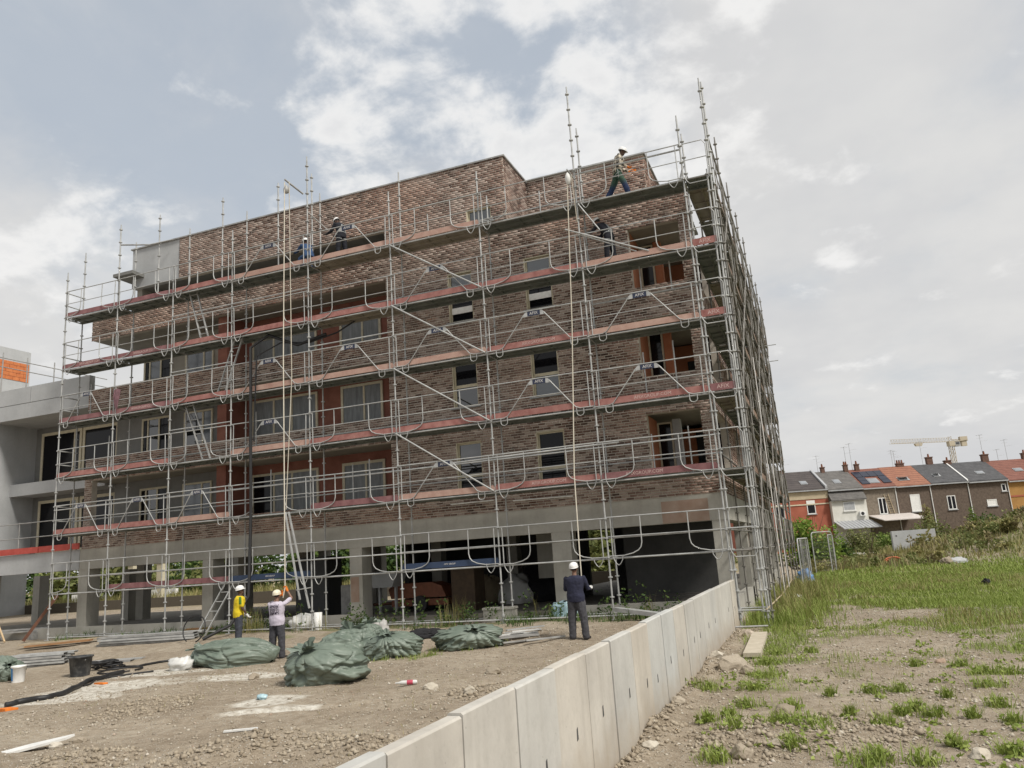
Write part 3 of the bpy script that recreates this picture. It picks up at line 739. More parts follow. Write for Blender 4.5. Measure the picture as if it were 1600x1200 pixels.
# right-hand corner loggia
for k, (z0, z1, zs) in enumerate(((3.56, 5.66, 4.0), (5.9, 8.4, 6.72), (8.62, 11.2, 9.35))):
    m = MB(); m.box(-2.10, YF+.245, z0, -1.9, 2.5, z1); m.build('loggia_cheek', ORANGE, BLD, world=True)
    window(BLD, -1.9, -1.46, z0+.02, z1-.06, 2.5, ((0, 1, 'd'),), fw=.05)
    m = MB(); m.box(-1.44, 2.46, z0, -1.22, 2.75, z1-.002); m.build('loggia_post', CONC_L if k == 0 else ORANGE, BLD, world=True)
    m = MB(); m.box(-2.0, 4.9, z0, -.3, 5.0, z1); m.build('loggia_rear_wall', ORANGE, BLD, world=True)
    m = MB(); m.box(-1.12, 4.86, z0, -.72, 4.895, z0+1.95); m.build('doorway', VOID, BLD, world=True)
    m = MB(); m.box(-.30, 4.3, z0, XE-.245, 4.9, z1); m.build('loggia_side_wall', PRIMER, BLD, world=True)
    # side facade: painted panels and windows between the brick piers
    for a, b, mt in ((10.2, 13.2, PRIMER), (6.6, 7.6, VOID), (15.6, 16.5, VOID), (18.2, 20.6, PRIMER)):
        m = MB(); m.box(XE-.9 if mt is PRIMER else XE-.2, a, zs, XE-.7 if mt is PRIMER else XE-.17, b, z1); m.build('side_bay', mt, BLD, world=True)
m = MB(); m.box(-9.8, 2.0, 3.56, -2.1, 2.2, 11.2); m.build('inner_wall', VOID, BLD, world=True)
m = MB()
for z0, z1 in ((3.56, 5.8), (6.0, 8.45), (8.65, 11.2)): m.box(-22.7 if z0 < 8 else -20.7, 9, z0, -.5, 9.2, z1); 
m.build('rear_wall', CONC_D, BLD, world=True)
# top-floor terrace under the brick box: recessed front with long low windows
m = MB(); m.box(-20.7, 2.3, 11.42, -10, 2.5, 12.95); m.box(-20.95, YF+.24, 11.42, -20.7, 2.5, 12.95); m.build('terrace_rear_wall', CONC_SOFF, BLD, world=True)
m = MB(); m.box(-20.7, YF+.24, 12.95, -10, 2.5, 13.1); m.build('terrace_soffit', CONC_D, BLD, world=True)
for x0, x1 in ((-19.6, -17.4), (-16.9, -14.6), (-13.6, -10.6)): window(BLD, x0, x1, 11.6, 12.75, 2.24, ((0, .5, 'd'), (.5, 1, 'd')), fw=.08)
m = MB(); m.box(-5.6, YF+.24, 11.43, XE-.02, 3.2, 11.5); m.build('terrace_deck', CONC_L, BLD, world=True)

# ground floor: beam, columns, base slab
m = MB(); m.box(-22.95, YF-.02, 2.63, XE+.04, YF+.42, 3.325); m.box(XE-.38, YF+.42, 2.63, XE+.04, 21.5, 3.325)
bm_ = m.build('ring_beam', CONC, BLD, world=True)
q = MB(); q.box(-1.75, YF-.026, 2.635, -.5, YF-.021, 3.22); q.build('primer_patch', speck('pink_patch', (.30, .20, .15), (.38, .29, .235), 3, .9), bm_, world=True)
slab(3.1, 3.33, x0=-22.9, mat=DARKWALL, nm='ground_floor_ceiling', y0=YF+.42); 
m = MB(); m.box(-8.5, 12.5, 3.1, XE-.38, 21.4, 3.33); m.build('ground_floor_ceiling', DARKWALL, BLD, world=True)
cols = [(-23.0, -22.55), (-17.37, -16.93), (-11.61, -11.17), (-4.95, -4.39), (-.46, XE+.02)]
for (a, b) in cols:
    m = MB(); m.box(a, YF, .0, b, YF+.55, 2.63); c = m.build('column', CONC, BLD, world=True)
    if a == -11.61:
        q = MB(); q.box(a+.03, YF-.006, 1.0, b-.12, YF-.002, 1.75); q.build('primer_patch', MATS['pink_patch'], c, world=True)
for yb_ in (6.2, 11.8):
    for a, b in ((-25.6, -25.2), (-20.2, -19.8), (-17.2, -16.8), (-14.2, -13.8), (-11.4, -11.0), (-8.4, -8.0)):
        if yb_ > 11 and a > -12: continue
        m = MB(); m.box(a, yb_, .1, b, yb_+.45, 3.1); m.build('column', CONC, BLD, world=True)
for yc in (6.2, 11, 16, 21):
    m = MB(); m.box(XE-.36, yc, .0, XE+.02, yc+.45, 2.63); m.build('column', CONC, BLD, world=True)
m = MB(); m.box(-33.5, YF+.02, -.1, XE, 12.5, .50); m.box(-8.5, 12.5, -.1, XE, 21.5, .5); m.build('base_slab', SLABTOP, BLD, world=True)
m = MB(); m.box(-33.5, YF-.06, -.1, -11.2, YF+.16, .64); m.box(-4.4, YF-.06, -.1, XE+.02, YF+.16, .6); m.box(XE-.2, YF+.16, -.1, XE+.02, 21.4, .62); m.box(-11.2, YF-.05, -.1, -4.4, YF+.02, .38); m.build('kerb_wall', CONC, BLD, world=True)
# dark partition walls under the right half
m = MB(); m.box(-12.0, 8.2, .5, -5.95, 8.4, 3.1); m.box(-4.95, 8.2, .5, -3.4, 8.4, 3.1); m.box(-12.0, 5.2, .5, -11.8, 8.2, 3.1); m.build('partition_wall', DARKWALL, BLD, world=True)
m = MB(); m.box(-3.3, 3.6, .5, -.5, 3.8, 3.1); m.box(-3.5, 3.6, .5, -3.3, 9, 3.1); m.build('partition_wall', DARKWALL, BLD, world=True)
m = MB(); m.box(-6.6, 4.4, 1.3, -5.6, 4.6, 3.1); m.build('partition_wall', CONC, BLD, world=True)

# ================================================================== GREY CONCRETE NEIGHBOUR (left)
NB = thing('concrete_building', 'bare grey concrete building with tall glazing joined to the left of the brick block', 'building', (-28, YF, 0))
m = MB(); m.box(-36, YF-.02, 2.63, -22.97, YF+.42, 3.34); m.build('ring_beam', CONC_L, NB, world=True)
m = MB(); m.box(-36, YF, 9.22, -26.03, YF+.25, 9.86); m.box(-26.0, YF, 9.22, -22.92, YF+.25, 9.86); m.build('parapet_panel', CONC_L, NB, world=True)
m = MB(); m.box(-36, YF+.006, 8.61, -22.92, YF+.30, 9.2); m.box(-36, YF+.30, 8.61, -22.92, 11, 8.95); m.build('roof_slab', CONC_L, NB, world=True)
m = MB(); m.box(-28.3, YF+.02, 3.34, -28.0, 11, 8.61); m.build('end_wall', CONC_L, NB, world=True)
m = MB(); m.box(-28.0, YF+.9, 5.72, -22.92, 2.95, 6.2); m.build('balcony_slab', CONC_L, NB, world=True)
m = MB(); m.box(-28.0, 2.99, 3.34, -22.92, 3.2, 8.61); m.build('rear_wall', CONC_D, NB, world=True)
window(NB, -27.62, -25.36, 6.2, 8.36, 2.92, ((0, .86, 'd'), (.86, 1, 'd')), fw=.12); window(NB, -25.3, -23.4, 6.2, 8.36, 2.92, ((0, 1, 'd'),), fw=.12)
window(NB, -27.6, -25.4, 3.42, 5.56, 2.92, ((0, .86, 'd'), (.86, 1, 'f')), fw=.12); window(NB, -25.3, -23.4, 3.42, 5.56, 2.92, ((0, 1, 'd'),), fw=.12)
for a, b in ((-36, -29.4), (-29.35, -25.0), (-24.95, -22.95)):
    m = MB(); m.box(a, YF-.10, 3.36, b, YF-.05, 3.58); m.build('edge_board', speck('red_edge_board', (.38, .05, .035), (.50, .09, .07), 4, .7), NB, world=True)
m = MB()
for xx in (-30.5, -28.3, -26.1): m.tube([(xx, YF-.03, 3.34), (xx, YF-.03, 4.55)], .022)
for zr in (3.95, 4.5): m.tube([(-36, YF-.03, zr), (-24.0, YF-.03, zr)], .02)
m.build('edge_guard_rail', GALV_D, NB, world=True)
for a, b, y in ((-29.6, -27.6, YF), (-31.5, -31.1, 6), (-26.2, -25.8, 6.), (-23.9, -23.5, 9)):
    m = MB(); m.box(a, y, 0, b, y+.5, 2.63); m.build('column', CONC, NB, world=True)

# far block with orange clay-block infill, behind the grey parapet
FB = thing('clay_block_building', 'far grey block with bright orange clay-brick infill showing over the left parapet', 'building', (-47, 14, 0))
XB = -45.
m = MB(); m.box(-60, 6, 9, XB, 15.5, 17.35); m.build('rendered_wall', CONC_L, FB, world=True)
m = MB(); m.box(XB-6, 6, 10.2, XB+3, 26, 13.6); m.build('lower_wall', CONC, FB, world=True)
for ya, yb in ((8, 12), (20, 24)):
    m = MB(); m.box(XB-12, ya, 0, XB-10, yb, 10.2); m.build('core_wall', CONC_L, FB, world=True)
OB = speck('orange_clay_block', (.42, .12, .04), (.58, .20, .07), 3, .9)
def blocks(y0, y1, z0, z1, x, nm):
    m = MB(); k = 0; z = z0
    while z < z1-.05:
        y = y0-(.25 if k % 2 else 0)
        while y < y1:
            a, b = max(y, y0), min(y+.48, y1)
            if b-a > .06: m.box(x, a, z, x+.03, b, min(z+.23, z1))
            y += .5
        z += .25; k += 1
    tag(m.build(nm, OB, FB, world=True), kind='stuff')
blocks(14.2-.9, 15.4, 15.3, 16.5, XB, 'clay_blocks'); blocks(8, 12.6, 12.0, 13.3, XB+3, 'clay_blocks')
m = MB(); m.box(XB-.02, 11.6, 15.45, XB+.02, 13.0, 15.9); m.build('strip_window', VOID, FB, world=True)
RG = thing('guard_rail', 'thin steel edge guard rail on the roof of the far orange-infill block', 'railing', (-41, 10, 13.6))
m = MB(); ps_ = [atX(x, y, -41.5) for x, y in ((5, 560), (43, 568), (85, 575))]
for p in ps_:
    q = MB(); q.tube([(p.x, p.y, 13.0), (p.x, p.y, p.z+.35)], .035); q.build('post', GALV_D, RG, world=True)
for dz in (0, -.55):
    q = MB(); q.tube([(-41.5, ps_[0].y-4, ps_[0].z+dz), (-41.5, ps_[-1].y+4, ps_[-1].z+dz)], .028); q.build('rail', GALV_D, RG, world=True)

# ================================================================== SCAFFOLDING
LZ = [1.85, 3.85, 5.85, 7.85, 9.85, 11.85]
GALV_B = speck('backlit_steel_tube', (.13, .125, .115), (.27, .255, .23), 3, .6, .2, det=6)  # side-run steel: galvanised tube darkened in colour to look backlit
BAYX = [-23.06, -20.49, -17.92, -15.35, -12.28, -9.21, -6.14, -3.07, 0.0]
SD = .73
SCF = thing('scaffolding', 'galvanised scaffold with red toe boards across the long front of the brick block', 'scaffolding', (0, 0, 0))
SCS = thing('scaffolding', 'narrow run of dense scaffold tubes along the right-hand side of the brick block', 'scaffolding', (SD, 0, 0))
def rosette(m, x, y, z): m.lathe([(.026, -.022), (.062, -.014), (.062, .014), (.026, .022)], (x, y, z), 8, 0, False)
_std = {}
def standard(parent, x, y, ztop, zbot=None, mat=None):
    g = hg(x, y) if zbot is None else zbot
    m = MB(); r = .0245
    m.tube([(0, 0, .02 if zbot is None else 0), (0, 0, ztop-g-.12)], r, 8); m.tube([(0, 0, ztop-g-.13), (0, 0, ztop-g)], .019, 7)
    z = 1.85-3*.5
    while z < ztop-.1:
        if z > g+.1: rosette(m, 0, 0, z-g)
        z += .5
    if zbot is None:
        m.box(-.08, -.08, .0, .08, .08, .02); m.tube([(0, 0, .18), (0, 0, .24)], .045, 8)
    o = m.build('standard', mat or GALV, parent); p = root_of(parent)['wloc']
    o.location = (x-p[0], y-p[1], g-p[2]); return o
TOP_O = [13.67, 15.05, 12.95, 13.71, 15.71, 13.68, 13.63, 15.6, 13.79]
TOP_I = [14.72, 14.62, 14.62, 14.72, 14.68, 14.7, 13.13, 14.62, 13.6]
for x, zo, zi in zip(BAYX, TOP_O, TOP_I):
    standard(SCF, x, 0, zo); standard(SCF, x, SD, zi)
for x, zt in ((-19.38, 15.5), (-16.44, 15.5), (-14.02, 15.5), (-12.62, 15.5)): standard(SCF, x, SD+.02, zt, 11.95)

RT_, VT_ = .0175, .0155
def guard_a(L):
    m = MB(); c = L/2; g = .125*L
    m.tube([(0, 0, 1.0), (L, 0, 1.0)], RT_); m.tube([(.04, 0, .5), (L-.04, 0, .5)], .013)
    for s in (0, 1):
        X = (lambda q: q) if s == 0 else (lambda q: L-q)
        m.tube([(X(.13), 0, 1.0), (X(.13), 0, -.01)], VT_)
        m.tube([(X(c-g+.08), 0, .90), (X(.155*L+.06), 0, .05), (X(.12*L+.04), 0, .0), (X(.03), 0, .0)], VT_)
        m.tube([(X(.15*L+.05), 0, .03), (X(.15*L+.05), 0, -.14), (X(.15*L+.02), 0, -.19), (X(.15*L-.05), 0, -.215), (X(.15*L-.12), 0, -.19), (X(.15*L-.15), 0, -.14), (X(.15*L-.15), 0, .0)], .0125, 6)
    m.prism([(c-g, .84), (c-.5*g, .84), (c-.5*g, .99), (c-.62*g, .99)], -.004, .004, 'y'); m.prism([(c+g, .84), (c+.5*g, .84), (c+.5*g, .99), (c+.62*g, .99)], -.004, .004, 'y')
    return m
def guard_j(L):
    m = MB()
    m.tube([(0, 0, 1.0), (L, 0, 1.0)], RT_); m.tube([(.04, 0, .5), (L-.04, 0, .5)], .013)
    for s in (0, 1):
        X = (lambda q: q) if s == 0 else (lambda q: L-q)
        m.tube([(X(.13), 0, 1.0), (X(.13), 0, .0)], VT_)
        u = .30*L
        m.tube([(X(u), 0, 1.0), (X(u), 0, .32), (X(u-.03), 0, .20), (X(u-.10), 0, .12), (X(u-.25), 0, .05), (X(u-.5), 0, .0), (X(.03), 0, .0)], VT_)
        m.tube([(X(.12), 0, .03), (X(.16), 0, -.10), (X(.22), 0, -.20), (X(.27), 0, -.235), (X(.32), 0, -.20), (X(.38), 0, -.10), (X(.40), 0, .02)], .0125, 6)
    return m
GA = {L: guard_a(L).mesh('guardrail', GALV) for L in (2.57, 3.07)}
GJ = {L: guard_j(L).mesh('guardrail', GALV) for L in (2.57, 3.07)}
def plate_mesh(L):
    m = MB(); c = L/2; g = .125*L; m.box(c-.49*g, -.008, .845, c+.49*g, .008, .985); return m.mesh('name_plate', NAVY)
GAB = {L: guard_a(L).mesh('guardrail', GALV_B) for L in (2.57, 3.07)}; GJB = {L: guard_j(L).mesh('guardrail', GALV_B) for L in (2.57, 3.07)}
PL = {L: plate_mesh(L) for L in (2.57, 3.07)}
TXT_PLATE = text_mesh('AFIX', .12, .001, PRINT)
TXT_TOE = text_mesh('AFIXGROUP.COM', .125, .001, PRINTF); TXT_TOE_B = text_mesh('AFIX GROUP', .062, .001, PRINT); TXT_END = text_mesh('AFIX', .15, .001, PRINTF)
def plank_mesh(L, w=.335):
    m = MB(); t = .006
    m.box(.03, -w/2, .062, L-.03, w/2, .07)
    m.box(.03, -w/2, 0, L-.03, -w/2+.012, .062); m.box(.03, w/2-.012, 0, L-.03, w/2, .062)
    for q in (.12, .4, .6, .88): m.box(L*q-.015, -w/2+.012, .02, L*q+.015, w/2-.012, .062)
    for q in (-w/2+.04, w/2-.07): m.box(-.02, q, .02, .03, q+.03, .07); m.box(L-.03, q, .02, L+.02, q+.03, .07)
    return m
PK = {L: plank_mesh(L).mesh('deck_plank', DECK) for L in (2.57, 3.07, .73)}
PKW = {L: plank_mesh(L).mesh('deck_plank', DECK_W) for L in (2.57, 3.07)}
def toe_mesh(L, h=.17):
    m = MB(); m.box(.05, -.012, 0, L-.05, .012, h); m.box(.02, -.018, .02, .05, .018, h*.75); m.box(L-.05, -.018, .02, L-.02, .018, h*.75); return m
TB = {}
def toe(L, mat):
    if (L, mat.name) not in TB: TB[(L, mat.name)] = toe_mesh(L).mesh('toe_board', mat)
    return TB[(L, mat.name)]
LED = {L: MB().tube([(0, 0, 0), (L, 0, 0)], .0225, 8).mesh('ledger', GALV) for L in (2.57, 3.07, .73)}
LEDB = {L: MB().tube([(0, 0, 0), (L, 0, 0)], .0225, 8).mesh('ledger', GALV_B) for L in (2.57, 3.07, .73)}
def put(name, me, parent, x, y, z, rz=0.):
    p = root_of(parent)['wloc']
    o = link(name, me, parent, (x-p[0], y-p[1], z-p[2])); o.rotation_euler = (0, 0, rz); return o
A_SET = {(1, 1), (1, 2), (1, 3), (1, 6), (2, 4), (2, 7), (2, 8), (3, 1), (3, 4), (3, 5), (3, 6), (3, 7), (3, 8), (4, 6), (5, 4), (5, 5)}
TXT_SET = {(3, 7), (2, 8), (1, 8), (1, 7), (3, 2), (4, 2), (4, 1)}
rt = random.Random(21)
for lv in range(6):
    z = LZ[lv]
    for b in range(1, 9):
        x = BAYX[b-1]; L = 2.57 if b <= 3 else 3.07
        a = (lv, b) in A_SET
        yo = -.045 if lv else -.03
        g = put('guardrail', (GA if a else GJ)[L], SCF, x, yo+rt.uniform(-.012, .012), z+.02+rt.uniform(-.02, .015)); g.rotation_euler = (rt.uniform(-.02, .02), rt.uniform(-.005, .005), 0)
        if a:
            n = link('name_plate', PL[L], g); t = link('lettering', TXT_PLATE, n, (L/2, -.0095, .913), (rad(90), 0, 0))
        put('ledger', LED[L], SCF, x, 0, z-.03); put('ledger', LED[L], SCF, x, SD, z-.03)
        if lv == 0:
            if b >= 1: put('ledger', LED[L], SCF, x, 0, z+.5)
            if b in (2, 3): o = put('toe_board', toe(L, TOE_M), SCF, x, .03, z+.02)
            if b in (4, 6):
                o = put('toe_board', toe(L, BLUEB), SCF, x, .03, z+.02); link('lettering', TXT_TOE_B, o, (L/2, -.0135, .09), (rad(90), 0, 0))
            continue
        wood = (lv, b) in ((5, 5), (5, 6), (4, 5))
        for yk in (.19, .535):
            put('deck_plank', (PKW if wood else PK)[L], SCF, x, yk, z-.055)
        if lv >= 2 and b <= 6 and (lv, b) != (5, 6): put('ledger', LED[L], SCF, x, SD, z+.38)
        if lv == 1 and b <= 8: put('ledger', LED[L], SCF, x, SD, z+.5); put('ledger', LED[L], SCF, x, SD, z+1.0)
        if lv in (4, 5) and b in (5, 6, 7): put('ledger', LED[L], SCF, x, SD, z+.5)
        if lv == 5 and b in (7, 8): continue
        mt = TOE_R
        if lv == 1 and b == 3: mt = TOE_W
        if (lv, b) in ((2, 4), (3, 4), (3, 5), (5, 4), (5, 5), (4, 8), (3, 8), (1, 6), (5, 6), (3, 6)): mt = TOE_W
        if b <= 2 and lv >= 3: mt = TOE_M
        if (lv, b) in ((1, 8), (1, 5), (4, 2), (5, 1)): mt = TOE_M
        if (lv, b) in ((1, 4), (2, 3)): continue
        o = put('toe_board', toe(L, mt), SCF, x, -.012+rt.uniform(-.006, .004), z+.022+rt.uniform(-.004, .01)); o.rotation_euler = (rt.uniform(-.06, .03), rt.uniform(-.004, .004), 0)
        if (lv, b) in TXT_SET: link('lettering', TXT_TOE, o, (L*(.38 if lv == 1 and b == 8 else .52), -.0135, .085), (rad(90), 0, 0))
    for x in BAYX:
        o = put('transom', LED[.73], SCF, x, 0, z-.03, rad(90))
    # left end guard
    if lv:
        for dz in (.5, 1.0): put('end_rail', LED[.73], SCF, BAYX[0], 0, z+dz, rad(90))
# base rails along the ground
for y in (0, SD):
    for b in range(1, 9):
        L = 2.57 if b <= 3 else 3.07; put('ledger', LED[L], SCF, BAYX[b-1], y, .385)
# zig-zag braces of the sixth bay and other loose tubes
def tube_part(name, parent, pts, r=.0225, mat=GALV): return MB().tube(pts, r, 8).build(name, mat, parent, world=True)
for lv in (5, 4, 3, 2):
    tube_part('diagonal_brace', SCF, [(BAYX[5]+.03, -.07, LZ[lv]-.02), (BAYX[6]-.03, -.07, LZ[lv-1]+.02)], .024)
tube_part('diagonal_brace', SCF, [(-3.02, -.07, 11.80), (-2.45, -.09, 10.86)], .018)
tube_part('outrigger_tube', SCF, [(-3.45, -.12, 11.08), (-1.15, -.02, 9.99)], .024); tube_part('outrigger_tube', SCF, [(-3.05, -.06, 10.86), (-1.5, .03, 10.06)], .018)
tube_part('hoist_arm', SCF, [(-12.42, -.02, 14.36), (-12.66, -.4, 14.62), (-12.72, -.62, 14.70)], .03, GALV_D)
tube_part('hoist_strut', SCF, [(-12.28, 0, 13.7), (-11.9, .5, 13.2), (-11.6, .73, 13.0)], .02, GALV_D)
tube_part('hoist_arm', SCF, [(-3.07, 0, 12.6), (-3.1, -.65, 12.62)], .024)
tube_part('long_rail', SCF, [(BAYX[2]+.02, -.02, 11.02), (BAYX[4], -.02, 11.02)], .02); tube_part('long_rail', SCF, [(BAYX[2], -.02, 9.0), (BAYX[3], -.02, 9.0)], .02)
tube_part('long_rail', SCF, [(BAYX[4], -.02, 9.02), (BAYX[5], -.02, 9.02)], .022); tube_part('long_rail', SCF, [(BAYX[2], -.02, 6.98), (BAYX[3], -.02, 6.98)], .02)
tube_part('long_rail', SCF, [(BAYX[0], -.03, 4.72), (BAYX[8], -.03, 4.74)], .019); tube_part('long_rail', SCF, [(-7.7, -.03, 4.78), (-2.5, -.04, 4.83)], .027)
tube_part('long_rail', SCF, [(BAYX[7], .7, 8.98), (BAYX[8], .7, 9.02)], .02); tube_part('long_rail', SCF, [(-3.07, 0, 12.75), (0, 0, 12.75)], .026)
tube_part('wall_tie', SCF, [(-4.2, YF-.05, 3.60), (-6.0, YF-.1, 3.62)], .02, WHITE); tube_part('wall_tie', SCF, [(-8.0, YF-.1, 3.68), (-6.6, YF-.1, 3.69)], .02, WHITE)
tube_part('outrigger_tube', SCF, [(-20.49, 0, 14.25), (-19.6, .5, 14.25), (-18.9, .9, 14.45)], .028, GALV_D)
tube_part('corner_tube', SCF, [(-.05, SD, 12.6), (-.28, SD, 11.9)], .03, GALV_D)
# short inner posts that stand on the decks (intermediate guard posts)
for (x, zf, h) in ((-14.9, 5.85, 1.5), (-14.3, 3.85, 1.5), (-11.2, 3.85, 1.35), (-10.6, 3.85, 1.45), (-1.75, 3.85, 1.2), (-.75, 3.85, 1.3), (-.9, 5.85, 1.7), (-1.75, 5.85, 1.5), (-1.6, 9.0, 1.0), (-.75, 9.0, 1.1),
                   (-21.4, 5.85, 1.45), (-18.6, 5.85, 1.3), (-19.4, 3.85, 1.1), (-22.4, 7.85, 1.5), (-17.5, 11.85, 1.0), (-8.2, 11.85, 1.1), (-4.4, 11.85, 1.0), (-16.0, 3.85, 1.2)):
    tube_part('guard_post', SCF, [(x, SD-.03, zf), (x, SD-.03, zf+h)], .021)

# side run
TOE_SIDE = speck('brown_toe_board', (.14, .09, .065), (.26, .175, .125), 3.5, .85, det=8)
SY = [0.0, SD, 3.30, 6.37, 9.44, 12.51, 15.58, 18.65, 21.72]
for i, y in enumerate(SY):
    zt = 14.75 if i == 0 else (15.06 if i == 1 else 14.4+.1*(i % 3))
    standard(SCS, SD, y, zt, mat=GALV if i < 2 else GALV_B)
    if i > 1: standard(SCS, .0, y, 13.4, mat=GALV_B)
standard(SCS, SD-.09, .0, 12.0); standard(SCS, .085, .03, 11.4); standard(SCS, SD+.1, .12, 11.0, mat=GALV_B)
for lv in range(6):
    z = LZ[lv]
    for i in range(1, len(SY)-1):
        L = SY[i+1]-SY[i]; Lk = 2.57 if L < 2.9 else 3.07; y = SY[i]
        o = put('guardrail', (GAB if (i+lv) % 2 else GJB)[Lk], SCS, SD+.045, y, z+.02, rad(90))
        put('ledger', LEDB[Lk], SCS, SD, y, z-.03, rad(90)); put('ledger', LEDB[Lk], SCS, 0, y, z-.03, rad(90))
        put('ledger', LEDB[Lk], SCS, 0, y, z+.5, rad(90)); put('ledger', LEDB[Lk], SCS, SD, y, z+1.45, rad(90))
        if lv:
            for xk in (.19, .535): put('deck_plank', (PKW if (i+lv) % 3 == 0 else PK)[Lk], SCS, xk, y, z-.055, rad(90))
            put('toe_board', toe(Lk, TOE_SIDE), SCS, SD-.01, y, z+.025, rad(90))
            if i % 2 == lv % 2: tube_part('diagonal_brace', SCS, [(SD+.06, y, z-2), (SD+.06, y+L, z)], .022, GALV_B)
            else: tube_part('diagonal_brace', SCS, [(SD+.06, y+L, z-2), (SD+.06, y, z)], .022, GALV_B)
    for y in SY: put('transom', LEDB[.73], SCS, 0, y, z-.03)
    # closed front end of the side run
    if lv == 0:
        put('end_rail', LED[.73], SCS, 0, -.03, z+.52); 
    m = MB(); e = -.04
    m.tube([(.06, e, 1.0), (.60, e, 1.0), (.69, e, .86), (.69, e, -.1), (.62, e, -.2), (.16, e, -.2), (.09, e, -.12), (.03, e, .03)], .015, 6); m.tube([(.03, e, .5), (.70, e, .5)], .013, 6)
    put('end_guard', m.mesh('end_guard', GALV), SCS, 0, 0, z+.02)
    if lv >= 1:
        for yk in (.19, .535): put('deck_plank', PK[.73], SCS, 0, yk, z-.055)
        if 2 <= lv <= 4:
            m = MB(); m.box(.04, -.012, 0, .70, .012, .19); t = put('toe_board', m.mesh('toe_board', TOE_R if lv != 2 else TOE_M), SCS, 0, -.01, z+.025)
            link('lettering', TXT_END, t, (.36, -.0135, .09), (rad(90), 0, 0))
for z in (.385,):
    put('ledger', LED[.73], SCS, 0, 0, z); put('ledger', LED[.73], SCS, 0, SD, z)
tube_part('base_tube', SCS, [(SD, -.1, .40), (SD+.05, 6.2, .36), (SD+.1, 12.4, .5)], .022, WOOD)
tube_part('long_pole', SCS, [(SD+.12, 6.2, .1), (SD+.1, 6.3, 8.0)], .02, PRINT); tube_part('long_pole', SCS, [(SD+.12, 9.2, .1), (SD+.1, 9.3, 4.6)], .02, PRINT)
for zz_ in (11.3, 10.5): tube_part('outrigger_tube', SCS, [(0, 19, zz_), (SD+.55, 19, zz_)], .02)

# ladders inside the third and fourth bays
def ladder(top, bot, label, w=.32, n=8, mat=GALV):
    top = Vector(top); bot = Vector(bot); side = Vector((1, 0, 0))*(w/2)
    t = thing('ladder', label, 'ladder', bot, 0, 'ladders on the scaffold')
    for s in (-1, 1): MB().bar(bot+side*s, top+side*s, .03, .06, up=(0, 1, 0)).build('stile', mat, t, world=True)
    for i in range(n):
        p = bot.lerp(top, (i+.6)/n); MB().tube([p-side, p+side], .014, 6).build('rung', mat, t, world=True)
ladder((-17.3, .30, 11.9), (-16.65, .25, 9.88), 'metal access ladder hanging below the top scaffold deck, highest of the ladders')
ladder((-15.25, .25, 9.9), (-16.05, .25, 7.88), 'metal access ladder leaning right in the scaffold at the third brick parapet')
ladder((-17.35, .25, 7.9), (-16.55, .25, 5.88), 'metal access ladder leaning left in front of the second-floor windows')
g = ground_at(322, 990)
ladder((-15.35, .12, 1.95), (-16.15, -.35, hg(-16.15, -.35)), 'metal access ladder leaning on the lowest rail beside the man in yellow', .34, 6)
t = thing('ladder', 'pair of long pale ladder rails slanting beside the man in lavender', 'ladder', (-12.2, -.45, .96), 0, 'ladders on the scaffold')
a0, a1, b0, b1 = (-13.06, -.22, 3.84), (-12.42, -.4, 1.22), (-12.98, -.16, 3.84), (-12.12, -.36, .96)
MB().bar(a1, a0, .035, .06, up=(0, 1, 0)).build('stile', GALV, t, world=True); MB().bar(b1, b0, .035, .06, up=(0, 1, 0)).build('stile', GALV, t, world=True)
MB().tube([(-12.55, -.4, 1.5), (-12.0, -.38, 1.55)], .014).build('rung', GALV, t, world=True)

# hoist ropes
def rope(name, pts, r, mat, label, cat='rope'):
    m = MB().tube(pts, r, 7, 0); o = m.solo(name, mat, label, cat, base=tuple(pts[-1])); return o
HAND6 = None

